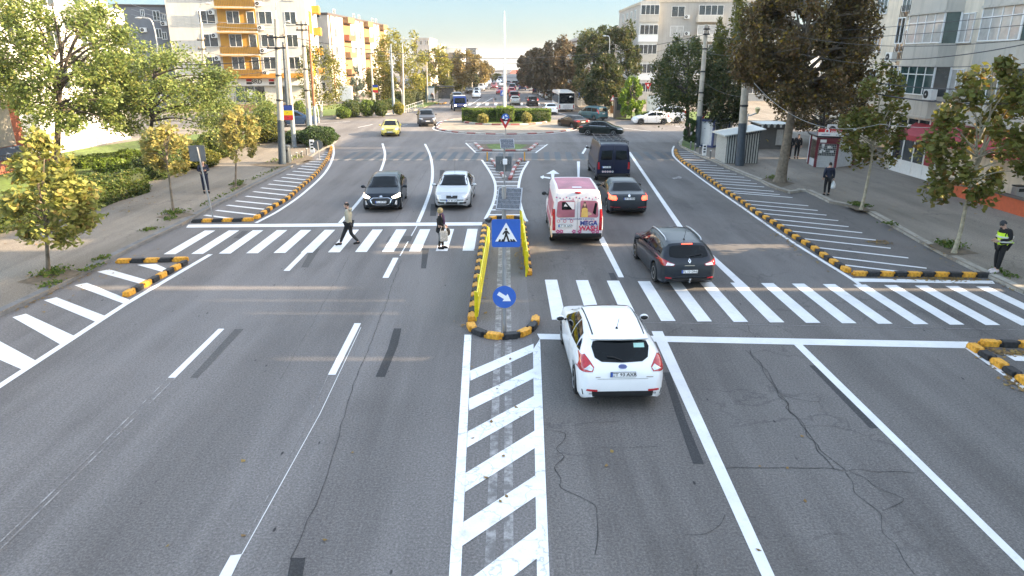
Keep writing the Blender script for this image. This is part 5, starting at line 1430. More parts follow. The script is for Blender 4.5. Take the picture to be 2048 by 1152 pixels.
car('teal_van', 'teal passenger van turning right beyond the roundabout', 'van', 'minivan', TEAL, G(1184, 239), -34, sc=.84, plate=('CT 08 VIP', 'rear', .95), rear=[TL(.95, 1.5, .78, .9), ('bumper', [(-.85, .26), (.85, .26), (.85, .5), (-.85, .5)], TRIM, False, .03)],
    sides=handles((1.7, 2.7), 1.0, TRIM, 1.9) + [('side_moulding', [(1.4, .52), (3.4, .52), (3.4, .60), (1.4, .60)], TRIM, True)], mirror=(3.45, 1.25, TRIM))
car('white_sedan', 'white sedan between the roundabout hedge and the bus', 'car', 'sedan', WHT, put(1104, 230, 'rear', 'sedan', -3), -3, sc=.93, plate=('CT 70 WHT', 'rear', .80), rear=[TL(.82, .96, .6), ('bumper_trim', [(-.8, .24), (.8, .24), (.82, .36), (-.82, .36)], TRIM, False)], mirror=(2.95, .98, WHT))
car('dark_suv', 'dark brown crossover driving away beyond the right of the hedge', 'car', 'suv', BROWN, put(1066, 213, 'rear', 'suv', -1), -1, sc=.92, plate=('CT 12 BRN', 'rear', .95), rear=[TL(.92, 1.2, .66, .9), ('bumper_trim', [(-.85, .3), (.85, .3), (.85, .5), (-.85, .5)], TRIM, False)], mirror=(2.85, 1.18, BROWN))
car('champagne_sedan', 'champagne sedan driving away just right of the flagpole', 'car', 'sedan', BEIGE, put(1031, 211, 'rear', 'sedan', -1), -1, sc=.92, plate=('CT 33 CHA', 'rear', .80), rear=[TL(.82, .96, .6), ('bumper_trim', [(-.8, .24), (.8, .24), (.82, .36), (-.82, .36)], TRIM, False)], mirror=(2.95, .98, BEIGE))
car('maroon_car', 'dark maroon car close ahead of the champagne sedan', 'car', 'suv', paint('maroon', (.07, .015, .02), .3), put(1029, 203, 'rear', 'suv', -2), -2, None, rear=[TL(.92, 1.2, .66, .9)], mirror=(2.85, 1.18, BROWN))
car('blue_parked_car', 'dark blue car with a pale windscreen seen between the left poles', 'car', 'suv', paint('deep_blue', (.015, .045, .10), .3), G(594, 252), 80, None, front=[('headlight', [(.50, .84), (.54, .76), (.86, .80), (.84, .90)], CLAMP, True)], rear=[TL(.92, 1.1)], mirror=(2.85, 1.18, BLACK))

# ---- blue tow truck with a car on its bed
t = thing('tow_truck', 'blue tow truck with a white roofed cab carrying a dark car', 'truck', put(921, 223, 'front', 6.0, 170), pi / 2 - radians(170)); t.scale = (.93,) * 3
TB = BRIGHTB
m = MB()
prof = [(3.2, .45), (3.2, .95), (3.05, 1.1), (2.55, 1.95), (2.3, 2.1), (1.35, 2.15), (1.3, .45)]
m.T = Matrix.Rotation(pi / 2, 4, 'X'); m.prism(prof, -.95, .95, TB); m.T = None; m.build('cab', t, bevel=.06)
m = MB(); m.add([(3.075, -.80, 1.14), (3.075, .80, 1.14), (2.62, .72, 1.88), (2.62, -.72, 1.88)], [(0, 1, 2, 3)], GLASS); m.build('windscreen', t)
for s in (1, -1):
    m = MB(); m.box(1.6, s * .958 - .004, 1.2, 2.6, s * .958 + .004, 1.85, GLASS); m.build('side_window', t)
    m = MB(); m.ball((3.2, s * .70, .86), (.04, .17, .12), HLIT, 10, 6); m.build('headlight', t, smooth=60)
    m = MB(); m.box(2.75, s * 1.1 - .1, 1.35, 2.85, s * 1.1 + .1, 1.7, TRIM); m.build('wing_mirror', t, bevel=.02)
m = MB(); m.box(3.16, -.92, .40, 3.26, .92, .66, TRIM); m.build('bumper', t, bevel=.03)
m = MB(); m.box(3.205, -.35, .86, 3.215, .35, .98, CHROME); m.build('grille', t)
m = MB(); m.box(1.6, -.9, 2.14, 2.2, .9, 2.24, SWHT); m.build('light_bar', t, bevel=.03)
m = MB(); m.box(-3.2, -1.02, .78, 1.25, 1.02, .92, DARKM); m.box(1.1, -.95, .92, 1.2, .95, 1.5, TB); m.build('bed', t, bevel=.02)
A, B = wheel_meshes(.36)
for x in (2.35, -1.6):
    for s in (1, -1):
        o = link('wheel', A, t); o.location = (x, s * .82, .36); o.rotation_euler = (0, 0, 0 if s > 0 else pi); link('rim', B, o)
tc = put(921, 223, 'front', 6.0, 170)
dd = Vector((sin(radians(170)), cos(radians(170)), 0))
car('carried_car', 'dark car with a silver roof riding on the bed of the blue tow truck', 'car', 'suv', paint('slate', (.05, .07, .11), .4), tc - dd * .95, 170, dz=.866, sc=.9, mirror=(2.85, 1.18, BLACK))

# ---- bus
t = thing('city_bus', 'white city bus with a large black rear window at the right kerb', 'bus', put(1133, 224.5, 'rear', 9, -2), pi / 2 - radians(-2))
BUSW = paint('bus_white', (.66, .66, .65)); L, W, H = 10.5, 2.5, 3.0
m = MB(); m.box(-L / 2, -W / 2, .32, L / 2, W / 2, H, BUSW); m.build('body', t, bevel=.10)
m = MB(); m.box(-L / 2 - .012, -W / 2 + .06, 1.28, -L / 2 + .02, W / 2 - .06, 2.88, GLASS); m.build('rear_window', t, bevel=.03)
for s in (1, -1):
    m = MB(); m.box(-L / 2 + .25, s * (W / 2 + .004) - .006, 1.30, L / 2 - .3, s * (W / 2 + .004) + .006, 2.62, GLASS); m.build('side_window', t)
    m = MB(); m.box(-L / 2 - .03, s * 1.08 - .08, .55, -L / 2 + .02, s * 1.08 + .08, 1.15, RLAMP); m.build('tail_light', t, bevel=.02)
    m = MB(); m.box(L / 2 - .1, s * 1.45 - .10, 1.9, L / 2 + .1, s * 1.45 + .10, 2.4, TRIM); m.tube([(L / 2 - .05, s * 1.2, 2.6), (L / 2, s * 1.45, 2.4)], .03, TRIM, 6); m.build('wing_mirror', t)
m = MB(); m.box(-L / 2 + 1.0, -.9, H - .02, L / 2 - 3, .9, H + .16, BUSW); m.box(-L / 2 + 3.4, -.75, H + .16, -L / 2 + 5, .75, H + .24, STEEL); m.build('roof_unit', t, bevel=.04)
m = MB(); m.box(-L / 2 - .035, -.6, .62, -L / 2 + .02, .6, 1.1, mat('bus_panel', (.5, .5, .5), .5)); m.box(-L / 2 - .03, -1.1, .34, -L / 2 + .02, 1.1, .46, TRIM); m.build('engine_cover', t, bevel=.01)
m = MB(); m.add([(-L / 2 - .016, y, z) for y, z in ((-.42, 2.2), (-.72, 2.32), (-.72, 2.42), (-.42, 2.46), (-.40, 2.3))], [(0, 1, 2, 3, 4)], SWHT); m.box(-L / 2 - .016, -.98, 2.27, -L / 2 - .0125, -.80, 2.33, SWHT); m.build('logo', t)
q = MB(); q.merge(plate_mesh('CT 22 BUS'), Matrix.Translation((-L / 2 - .05, 0, .52)) @ Matrix.Rotation(-pi / 2, 4, 'Z')); q.build('number_plate', t); t.scale = (.86, .86, .86)
A, B = wheel_meshes(.46)
for x in (-L / 2 + 2.4, L / 2 - 2.4):
    for s in (1, -1):
        o = link('wheel', A, t); o.location = (x, s * 1.12, .46); o.rotation_euler = (0, 0, 0 if s > 0 else pi); link('rim', B, o)

# ---- cars far down the avenue: one of each kind, then copies with their own paint
PROTO = {}
def far_car(kind, col, u, v, head, label, group=None, end='rear'):
    key = kind
    pm = paint('far_%.3f_%.3f_%.3f' % col, col, .1)
    loc = put(u, v, end, kind, head)
    if key not in PROTO:
        t = car({'sedan': 'far_sedan', 'suv': 'far_crossover', 'hatch': 'far_hatchback', 'minivan': 'far_van'}[kind], label, 'van' if kind == 'minivan' else 'car', kind, pm, loc, head, far=True, group=group, sc=.9,
                rear=[TL(.82, 1.0, .55)], front=[('headlight', [(.5, .66), (.84, .66), (.84, .8), (.5, .8)], CLAMP, True)])
        PROTO[key] = t
        return t
    t = copy_tree(PROTO[key])
    t.location = loc; t.rotation_euler = (0, 0, pi / 2 - radians(head)); t['label'] = label
    if group: t['group'] = group
    elif 'group' in t: del t['group']
    for ch in t.children:
        if ch.name.startswith('body'):
            ch.data = ch.data.copy(); ch.data.materials[0] = pm
    return t
W_, S_, K_, B_, R_, G_, N_ = (.75, .75, .75), (.42, .43, .44), (.015, .015, .017), (.02, .06, .16), (.45, .03, .03), (.10, .10, .11), (.02, .03, .05)
moving = 'cars driving on the far avenue'
far_car('hatch', W_, 953, 197, 178, 'white hatchback facing us nearest on the left of the far avenue', moving, 'front')
far_car('hatch', R_, 1000, 189, 179, 'small dark red car facing us left of the flagpole', moving, 'front')
far_car('hatch', (.62, .10, .09), 1023.5, 189, 0, 'bright red car driving away right of the flagpole', moving)
far_car('suv', N_, 1025, 181, 0, 'black car directly ahead of the bright red car', moving)
far_car('suv', (.16, .03, .03), 988, 179, 179, 'dark car with red flanks facing us far down the left lane', moving, 'front')
far_car('suv', B_, 1044.5, 181, 0, 'dark blue car driving away in the middle of the right lanes', moving)
far_car('hatch', S_, 1004, 174, 180, 'silver car facing us behind the small dark red car', moving, 'front')
far_car('sedan', W_, 998, 168, 180, 'pale car far off between the lanes on the left', moving, 'front')
far_car('suv', K_, 1030, 173, 0, 'very distant black car ahead in the right lane', moving)
far_car('hatch', G_, 1017, 171, 0, 'tiny grey car just right of the flagpole', moving)
far_car('minivan', (.08, .08, .10), 1001, 165, 180, 'distant dark van at the very end of the road', moving, 'front')
far_car('sedan', K_, 1036, 171, 0, 'tiny black sedan at the vanishing end of the right lanes', moving)
pk = 'cars parked along the left side of the far avenue'
for i, (k, c, u, v, lab) in enumerate([('sedan', (.035, .035, .03), 943, 187.5, 'dark olive car parked by the white tree trunk'), ('hatch', S_, 953, 190, 'silver car parked just behind the oncoming white hatchback'), ('suv', S_, 962, 182, 'grey blue crossover parked second in the left row'), ('hatch', W_, 968, 178.5, 'white hatchback parked mid left row'),
    ('suv', (.5, .5, .5), 969.5, 174, 'pale crossover parked deeper in the left row'), ('minivan', W_, 977, 170.5, 'small white van parked at the far end of the left row'), ('suv', (.40, .06, .04), 960.5, 172, 'red crossover half hidden by the left trees'), ('hatch', N_, 984, 168, 'tiny dark car at the far tip of the left row')]):
    far_car(k, c, u, v, 179 - (12 if i == 0 else 0), lab, pk, 'front')
pk = 'cars parked along the right side of the far avenue'
for k, c, u, v, lab in [('suv', N_, 1073, 188.5, 'dark blue crossover parked nearest on the open right kerb'), ('hatch', S_, 1082, 190, 'silver hatchback parked behind the dark blue crossover'), ('sedan', W_, 1086, 193, 'white sedan parked before the white van'), ('hatch', S_, 1091, 196, 'pale hatchback parked close to the white van'),
    ('minivan', W_, 1100, 200, 'white van parked in the right row near the bus'), ('suv', (.28, .03, .06), 1118, 186, 'red crossover parked under the trees behind the bus'), ('hatch', W_, 1066, 182, 'white hatchback parked farther along the right row'), ('hatch', R_, 1060, 178, 'small red car parked far in the right row'),
    ('sedan', S_, 1054, 174.5, 'tiny silver car parked far in the right row'), ('hatch', W_, 1050, 172, 'tiny white car at the far tip of the right row'), ('suv', (.45, .45, .45), 1134, 190, 'pale crossover under the trees right of the bus roof')]:
    far_car(k, c, u, v, 2, lab, pk)
# ------------------------------------------------------------------ buildings
WPANE = mat('window_glass', (0.030, 0.038, 0.045), .06, 0, var=.5, scale=.7, coat=.6, spec=.8)
WPANE_G = mat('window_glass_green', (0.035, 0.075, 0.075), .07, 0, var=.5, scale=.9, coat=.6)
CURT = mat('window_curtain', (.38, .37, .35), .5, var=.2, scale=3, coat=.5)
PVC = mat('window_frame_white', (.74, .74, .73), .4, var=.05)
DARKF = mat('window_frame_dark', (.10, .08, .07), .6)
R_WALL = mat('wall_warm_white', (.66, .565, .455), .9, var=.16, scale=.9, streak=.40)
R_GREY = mat('wall_bay_grey', (.48, .44, .385), .9, var=.08, scale=.9, streak=.3)
L_WHITE = mat('wall_white', (.64, .63, .60), .9, var=.06, scale=.8, streak=.12)
L_GREYW = mat('wall_offwhite', (.50, .475, .43), .9, var=.08, scale=.7, streak=.22)
OCHRE = mat('wall_ochre', (.45, .215, .032), .85, var=.10, scale=.9, streak=.18)
DGREY = mat('wall_dark_grey', (.15, .165, .185), .9, var=.10, scale=.8, streak=.15)
TAN = mat('wall_tan', (.22, .125, .065), .9, var=.10, scale=.8)
PINKW = mat('wall_pinkish', (.50, .44, .39), .9, var=.08, scale=.7, streak=.25)
TERRA = mat('wall_terracotta', (.30, .085, .05), .85, var=.12, scale=1.2)
ROOFD = mat('roof_dark', (.07, .055, .055), .8, var=.2)
ROOFR = mat('roof_red', (.36, .09, .06), .8, var=.2)
ROOFB = mat('roof_brown', (.17, .12, .09), .85, var=.2)
SLAB = mat('slab_edge', (.46, .40, .32), .9, var=.2, streak=.3)
ACW = mat('ac_white', (.66, .66, .64), .5, var=.06)
WINM = {}
def win_meshes(w, h, n, pane, frame, transom):
    key = (round(w, 2), round(h, 2), n, pane.name, frame.name, transom)
    if key in WINM: return WINM[key]
    f = .055; m = MB()
    m.box(-w / 2 - f, -.06, -h / 2 - f, -w / 2, .01, h / 2 + f, frame); m.box(w / 2, -.06, -h / 2 - f, w / 2 + f, .01, h / 2 + f, frame)
    m.box(-w / 2, -.06, h / 2, w / 2, .01, h / 2 + f, frame); m.box(-w / 2 - .08, -.11, -h / 2 - f - .03, w / 2 + .08, .01, -h / 2 - f + .001, SLAB); m.box(-w / 2, -.06, -h / 2 - f + .002, w / 2, .01, -h / 2, frame)
    for i in range(1, n): x = -w / 2 + w * i / n; m.box(x - .03, -.055, -h / 2, x + .03, .008, h / 2, frame)
    if transom: z = h / 2 - h * transom; m.box(-w / 2, -.052, z - .025, w / 2, .006, z + .025, frame)
    a = m.mesh('window')
    m = MB(); m.box(-w / 2, -.025, -h / 2, w / 2, .005, h / 2, pane); b = m.mesh('pane')
    WINM[key] = (a, b); return WINM[key]

class Bld:
    def __init__(s, name, label, o, rz, w, d, h, wm, cat='building', z=.13, roofm=None, parapet=.4, group=None):
        s.o, s.rz, s.w, s.d, s.h = Vector((o[0], o[1], z)), radians(rz), w, d, h
        s.t = thing(name, label, cat, s.o, s.rz, group); s.wm = wm
        if d:
            m = MB(); m.box(0, 0, 0, w, d, h, wm); m.build('wall', s.t)
            m = MB(); m.box(-.12, -.12, h, w + .12, d + .12, h + parapet, roofm or wm); m.build('roof', s.t)
        s.M = Matrix.Translation(s.o) @ Matrix.Rotation(s.rz, 4, 'Z')
        s.Mi = s.M.inverted()
    def hit(s, u, v, off=0.0, face='front'):
        """local point of the facade plane (off metres in front of it) seen at photo pixel (u, v)"""
        c = s.Mi @ CAM; d = s.Mi.to_3x3() @ ray(u, v)
        if face == 'front': q = (-off - c.y) / d.y
        elif face == 'right': q = (s.w + off - c.x) / d.x
        else: q = (-off - c.x) / d.x
        return c + d * q
    def place(s, o, face, a, z, off=0.0):
        if face == 'front': o.location, o.rotation_euler = (a, -off, z), (0, 0, 0)
        elif face == 'right': o.location, o.rotation_euler = (s.w + off, a, z), (0, 0, pi / 2)
        else: o.location, o.rotation_euler = (-off, a, z), (0, 0, -pi / 2)
        return o
    def win(s, a, z, w, h, n=2, pane=None, frame=None, face='front', off=0.0, transom=0, nm='window', par=None):
        A, B = win_meshes(w, h, n, pane or WPANE, frame or PVC, transom)
        o = link(nm, A, par or s.t); s.place(o, face, a, z, off); link('pane', B, o); return o
    def wpx(s, u0, v0, u1, v1, face='front', off=0.0, **k):
        a, b = s.hit(u0, (v0 + v1) / 2, off, face), s.hit(u1, (v0 + v1) / 2, off, face)
        c, d = s.hit((u0 + u1) / 2, v0, off, face), s.hit((u0 + u1) / 2, v1, off, face)
        i = 1 if face in ('right', 'left') else 0
        return s.win((a[i] + b[i]) / 2, (c.z + d.z) / 2, abs(b[i] - a[i]), c.z - d.z, face=face, off=off, **k)
    def ac(s, a, z, face='front', off=0.0):
        o = link('air_conditioner', AC_MESH, s.t); s.place(o, face, a, z, off); return o
    def part(s, mb, name, **k): return mb.build(name, s.t, **k)
m = MB(); m.box(-.40, -.42, -.28, .40, -.10, .28, ACW)
m.lathe([(.21, -.44), (.22, -.421), (.18, -.421)], TRIM, 16, (-.12, 0, 0), 'y'); m.lathe([(.05, -.45), (.05, -.441)], ACW, 10, (-.12, 0, 0), 'y')
m.box(-.3, -.1, -.34, -.26, .0, -.281, DARKM); m.box(.26, -.1, -.34, .30, .0, -.281, DARKM)
AC_MESH = m.mesh('air_conditioner')

# ---- right apartment block with bay windows (its far corner stands by the red kiosk)
XF = 24.8
Pc = Vector((XF, G(1743, 334, .13).y))
r1 = Bld('apartment_block', 'pale grey apartment block with glazed bays and a street level shop on the right', Pc, -90, 60, 0, 16.6, R_WALL)
# seen wing first; unseen slotted wings added to shade the road, leaving sun streaks
SL = {505: [(1.2, 5.2), (11.2, 20)], 588: [(0, 3.0), (8, 11.2), (14.5, 20)], 613: [(0, 9), (12.8, 20)], 640: [(0, 10), (12.2, 20)], 738: [(0, 9.5), (11.5, 14)], 775: [(0, 14)]}
cuts, wings, x = [(Pc.y - G(1012, v).y, g) for v, g in ((505, 1.7), (588, .45), (613, .25), (640, .25), (738, .30), (775, .2))], [], 0
for c, g in cuts: wings.append((x, c - g / 2)); x = c + g / 2
wings.append((x, 62))
for v, bands in SL.items():
    c = Pc.y - G(1012, v).y
    for z0, z1 in bands:
        m = MB(); m.box(c - 1, .3, z0, c + 1, .8, min(z1, 15.5), R_WALL); r1.part(m, 'slot_blocker')  # added blockers close parts of the slots to break up the sun streaks
for i, (a, b) in enumerate(wings):
    m = MB(); m.box(a, 0, 0, b, 12, 16.4 if i % 3 != 2 else 15.6, R_WALL); r1.part(m, 'wall')
    m = MB(); m.box(a, -.15, 16.401 if i % 3 != 2 else 15.601, b, 12, 16.8 if i % 3 != 2 else 16.0, SLAB); r1.part(m, 'roof')
FL = 2.85
for (x0, x1, side) in ((r1.hit(1806, 74, .7).x, r1.hit(1893, 74, .7).x, 1), (r1.hit(1950, 60, .7).x, r1.hit(2056, 60, .7).x, 1)):
    for f in range(4):
        zs = 4.75 + f * FL
        m = MB(); m.prism([(x0 + .02, 0), (x0 + .25, -.68), (x1 - .55, -.68), (x1 - .02, 0)], zs - 1.18 + .002, zs - .06, R_GREY); m.prism([(x0 - .02, .02), (x0 + .22, -.74), (x1 - .52, -.74), (x1 + .02, .02)], zs - 1.30, zs - 1.18, R_GREY)
        r1.part(m, 'bay_parapet')
        wA = x1 - .62 - (x0 + .30)
        r1.win((x0 + .30 + x1 - .62) / 2, zs + .80, wA, 1.56, 4, pane=CURT if f % 2 else WPANE_G, off=.60, transom=.3)
        m = MB(); m.prism([(x0 + .30, -.02), (x0 + .30, -.58), (x1 - .62, -.58), (x1 - .12, -.02)], zs - .059, zs + 1.66, WPANE if f != 1 else WPANE_G); r1.part(m, 'bay_glazing')
        m = MB(); m.tube([(x1 - .10, -.03, zs - .06), (x1 - .10, -.03, zs + 1.66)], .05, PVC, 6); m.tube([(x1 - .60, -.62, zs - .06), (x1 - .60, -.62, zs + 1.66)], .06, PVC, 6); r1.part(m, 'bay_corner_post')
for f in range(4):
    zs = 4.75 + f * FL + .8
    r1.win(r1.hit(1803, 85).x - .3, zs, .8, 1.45, 2, pane=WPANE); r1.win(r1.hit(1930, 78).x, zs - .1, 1.0, 1.4, 2, pane=CURT)
a = r1.hit(1790, 114); r1.ac(a.x, a.z); a = r1.hit(1869, 189, .75); r1.ac(a.x, a.z, off=.75)
# side recess at the far corner: dark narrow windows on the wall behind the brown tree
r1b = Bld('apartment_block', 'recessed grey block with narrow dark windows behind the big brown tree', (XF + 5.5, Pc.y + 24), -90, 23.6, 0, 16.0, R_WALL)
x = 0
for c, g in [(Pc.y + 24 - G(1012, v).y, g) for v, g in ((298, .5), (322, .6), (346, .5), (378, .4))] + [(23.6, 0)]:  # gaps between these walls are added to let sun streaks through
    m = MB(); m.box(x, 0, 0, c - g / 2, 12, 16.0, R_WALL); r1b.part(m, 'wall'); m = MB(); m.box(x, -.15, 16.001, c - g / 2, 12, 16.4, SLAB); r1b.part(m, 'roof'); x = c + g / 2
for f in range(5):
    for k in range(6): r1b.win(2.2 + k * 3.8, 2.2 + f * 2.9, 1.5, 1.5, 3)
    for k in range(2):
        m = MB(); m.box(3.2 + k * 11, -.9, .75 + f * 2.9, 6.2 + k * 11, -.001, .85 + f * 2.9, SLAB)
        for q in range(16): m.box(3.2 + k * 11 + q * .195, -.9, .85 + f * 2.9, 3.24 + k * 11 + q * .195, -.86, 1.75 + f * 2.9, DARKM)
        r1b.part(m, 'balcony')
# shopfront of the right block
m = MB(); x0, x1 = r1.hit(1786, 300, .25).x, r1.hit(1872, 320, .25).x
zt = 3.35
for i in range(5):
    x = x0 + (x1 - x0) * i / 4; m.box(x - .05, -.30, 0, x + .05, -.2, zt, PVC)
for z in (.05, .75, 2.25, 2.9, zt): m.box(x0, -.295, z - .05, x1, -.205, z + .05, PVC)
m.box(x0, -.27, .1, x1, -.23, .7, PVC)
sf = r1.part(m, 'shopfront')
m = MB(); m.box(x0 + .02, -.26, .8, x0 + (x1 - x0) * .75, -.24, zt, WPANE); m.build('pane', sf)
m = MB(); m.box(x0 + (x1 - x0) * .76, -.262, .1, x1 - .02, -.242, zt, mat('poster_dark_red', (.33, .03, .05), .5)); m.build('poster', sf)
m = MB(); m.box(x0 + .12, -.33, 2.3, x0 + .55, -.301, 2.85, SBLUE); m.box(x0 + .30, -.334, 2.32, x0 + .54, -.3301, 2.83, SRED); m.build('logo_panel', sf)
AWN = mat('awning_red', (.36, .035, .05), .7, var=.15)
def awning(label, u0, v0, u1, v1, dep, g='red awnings of the right shops'):
    a, b = r1.hit(u0, v0), r1.hit(u1, v1); w = b.x - a.x
    loc = r1.M @ Vector((a.x, -.02, a.z))
    t = thing('shop_awning', label, 'awning', loc, r1.rz, g)
    m = MB(); m.add([(0, 0, 0), (w, 0, 0), (w, -dep, -.75), (0, -dep, -.75), (0, 0, -.06), (w, 0, -.06), (w, -dep, -.81), (0, -dep, -.81)], [(3, 2, 1, 0), (4, 5, 6, 7), (0, 1, 5, 4), (2, 3, 7, 6), (0, 4, 7, 3), (1, 2, 6, 5)], AWN); m.build('canopy', t)
    m = MB()
    n = int(w / .3) + 1
    for i in range(n): x = w * i / n; m.add([(x, -dep - .003, -.75), (x + w / n, -dep - .003, -.75), (x + w / n, -dep - .003, -1.0), (x + w / n / 2, -dep - .003, -1.07), (x, -dep - .003, -1.0)], [(0, 4, 3, 2, 1)], AWN)
    m.build('valance', t)
    m = MB()
    for x in (.1, w - .1): m.tube([(x, -.02, -.9), (x, -dep + .05, -.79)], .02, LAMPM, 6)
    m.build('bracket', t)
awning('red awning above the white shopfront', 1842, 240, 1898, 250, 1.3)
awning('red awning partly behind the leaning plane tree', 1912, 248, 1990, 262, 1.5)
awning('red awning at the right edge of the photo', 2000, 262, 2120, 290, 1.6)
# terrace counter
tp = r1.M @ Vector((r1.hit(1975, 400).x, -1.6, 0))
t = thing('terrace_counter', 'low orange red terrace wall with a dark ledge at the right edge', 'low wall', (tp.x, tp.y, .13), r1.rz)
m = MB(); m.box(-.5, 0, 0, 6, .2, .7, mat('terrace_orange', (.52, .10, .04), .7)); m.build('wall', t)
m = MB(); m.box(-.55, -.06, .7, 6.05, .26, .78, DARKF); m.build('ledge', t)
b = G(2030, 412, .13); t = thing('litter_bin', 'square metal litter bin standing before the orange terrace wall', 'litter bin', b)
m = MB(); m.box(-.22, -.2, 0, .22, .2, .95, STEEL); m.build('body', t, bevel=.02)
m = MB(); m.box(-.235, -.215, .951, .235, .215, 1.0, DARKM); m.box(-.14, -.206, .72, .14, -.2005, .88, SBLK); m.build('lid', t)

# ---- grey bay apartment block beyond the junction on the right
r2 = Bld('apartment_block', 'pale four storey apartment block with white glazed corner bays beyond the junction', G(1281, 202, .13), 0, 24, 27, 15.2, mat('wall_cream', (.36, .345, .32), .9, var=.08, scale=.7, streak=.2), roofm=SLAB)
for f in range(5):
    z = .4 + f * 2.95
    m = MB(); m.box(-1.0, -1.1, z, 2.0, -.001, z + 1.05, PVC if f % 2 else R_GREY); r2.part(m, 'corner_bay')
    r2.win(.5, z + 1.80, 2.8, 1.35, 4, off=1.02)
    r2.win(5.2, z + 1.6, 2.0, 1.5, 2, pane=CURT if f == 3 else WPANE)
    m = MB(); m.box(8.2, -1.2, z, 12.2, -.001, z + 1.0, L_GREYW); r2.part(m, 'balcony'); r2.win(10.2, z + 1.75, 3.8, 1.4, 4, off=1.02, pane=CURT if f % 2 else WPANE)
    for x in (15, 18.5, 22): r2.win(x, z + 1.6, 1.6, 1.5, 2)
    for y in (4, 9, 13, 17.5, 22): r2.win(y, z + 1.6, 1.5, 1.5, 2, face='left')
m = MB(); m.box(-.9, -1.0, 0, 1.9, -.01, 15.3, L_GREYW); r2.part(m, 'corner_tower')
r2.ac(6.8, 10.5); r2.ac(6.6, 13.0)
r3 = Bld('apartment_block', 'long block with a sloping brown roof showing above the dark trees on the right', (23, 310), -90, 130, 12, 11.6, mat('wall_greyish_beige', (.36, .33, .30), .9), roofm=ROOFB, parapet=.3)  # greyish beige wall under a brown roof
m = MB(); m.add([(-.5, -.6, 11.91), (130.5, -.6, 11.91), (130.5, 12.6, 11.91), (-.5, 12.6, 11.91), (2, 6, 14.6), (128, 6, 14.6)], [(0, 1, 5, 4), (2, 3, 4, 5), (1, 2, 5), (3, 0, 4)], ROOFB); r3.part(m, 'roof_slope')
for f in range(4):
    for k in range(20): r3.win(3 + k * 6.5, 2 + f * 2.8, 1.8, 1.5, 2)

# ---- ochre and white block on the left with the bank on its ground floor
l3 = Bld('apartment_block', 'white apartment block with ochre balconies above a bank branch on the left', G(362, 222, .13), 10, 17.4, 17.5, 24.0, L_GREYW)
C = [(-24, -4), (18, 52), (63, 99), (108, 144)]
ZF = []
for v0, v1 in C:
    A = l3.hit(480, v0); B = l3.hit(480, v1); ZF.append(((A.z + B.z) / 2))
bx0, bx1 = l3.hit(442, 90).x, l3.hit(519, 100).x
m = MB(); m.box(bx0, -.04, 4.8, bx1, -.001, 23.6, OCHRE); l3.part(m, 'ochre_panel')
for i, zc in enumerate(ZF + [ZF[0] + (ZF[0] - ZF[1])]):
    l3.win(l3.hit(417, 60).x, zc, 2.0, 1.5, 2); l3.win(l3.hit(471, 75).x, zc, 1.5, 1.5, 2, off=.05); l3.win(l3.hit(506, 80).x, zc - .35, .85, 2.1, 1, off=.05, nm='balcony_door')
    l3.win(l3.hit(535, 75).x, zc, 1.6, 1.5, 2); l3.win(l3.hit(585, 80).x, zc, 1.35, 1.5, 2)
    zb = zc - 1.35 - .35
    m = MB(); m.box(bx0 - .1, -1.15, zb - .18, bx1 + .1, -.045, zb, SLAB); m.box(bx0 - .105, -1.16, zb - .30, bx1 + .105, -1.0, zb - .181, OCHRE)
    ba = l3.part(m, 'balcony')
    m = MB()
    for k in range(24): x = bx0 + (bx1 - bx0) * k / 23; m.box(x - .012, -1.12, zb + .001, x + .012, -1.096, zb + .95, DARKM)
    m.box(bx0, -1.13, zb + .95, bx1, -1.09, zb + 1.0, DARKM); m.build('railing', ba)
    m = MB(); m.box(bx0 + .02, -1.085, zb + .08, bx1 - .02, -1.07, zb + .88, OCHRE); m.build('balustrade', ba)
    l3.ac(bx0 - .6, zc + .1 + .5); l3.ac(l3.hit(527, 97).x, zc - 1.25)
    for y, ww in ((2.0, 1.3), (13.5, 1.6)): l3.win(y, zc, ww, 1.5, 2, face='right')
    m = MB(); m.box(l3.w, 9.2, zb - .15, l3.w + 1.0, 12.2, zb + .9, OCHRE); l3.part(m, 'side_balcony')
    if i % 2: m = MB(); m.box(l3.w + .001, 3.6, zb - .1, l3.w + .05, 7.4, zb + 2.9, mat('wall_bright_yellow', (.55, .36, .02), .85)); l3.part(m, 'yellow_panel')
# bank on the ground floor
zb0 = l3.hit(500, 171).z; zb1 = l3.hit(500, 156).z
m = MB(); m.box(l3.hit(440, 165).x, -.5, zb0, l3.w - .2, -.045, zb1, PVC); fa = l3.part(m, 'fascia')
m = MB(); m.add([(bx0 - .3, -.05, zb1 + .6), (l3.w - .2, -.05, zb1 + .6), (l3.w - .2, -1.7, zb1 + .05), (bx0 - .3, -1.7, zb1 + .05)], [(0, 1, 2, 3), (3, 2, 1, 0)], OCHRE); l3.part(m, 'canopy')
for u in (498, 543):
    a = l3.hit(u, 163.5, .5)
    m = MB(); m.box(a.x - .34, -.53, a.z - .34, a.x + .34, -.501, a.z, SBLK); m.box(a.x - .34, -.53, a.z + .002, a.x + .34, -.501, a.z + .34, SRED); m.box(a.x - .34, -.535, a.z - .03, a.x + .34, -.5305, a.z + .03, SWHT); m.build('bank_logo', fa)
a = l3.hit(513, 163.5, .5)
m = MB(); put_text(m, 'BRD', .78, Matrix.Translation((a.x, -.52, a.z)) @ Matrix.Rotation(pi / 2, 4, 'X'), SBLK, .015); m.build('lettering', fa)
for u0, u1 in ((472, 489), (491, 509), (511, 530), (562, 574)):
    l3.wpx(u0, 173, u1, 204, n=1, nm='shop_window', pane=WPANE if u0 != 472 else WPANE_G, frame=STEEL)
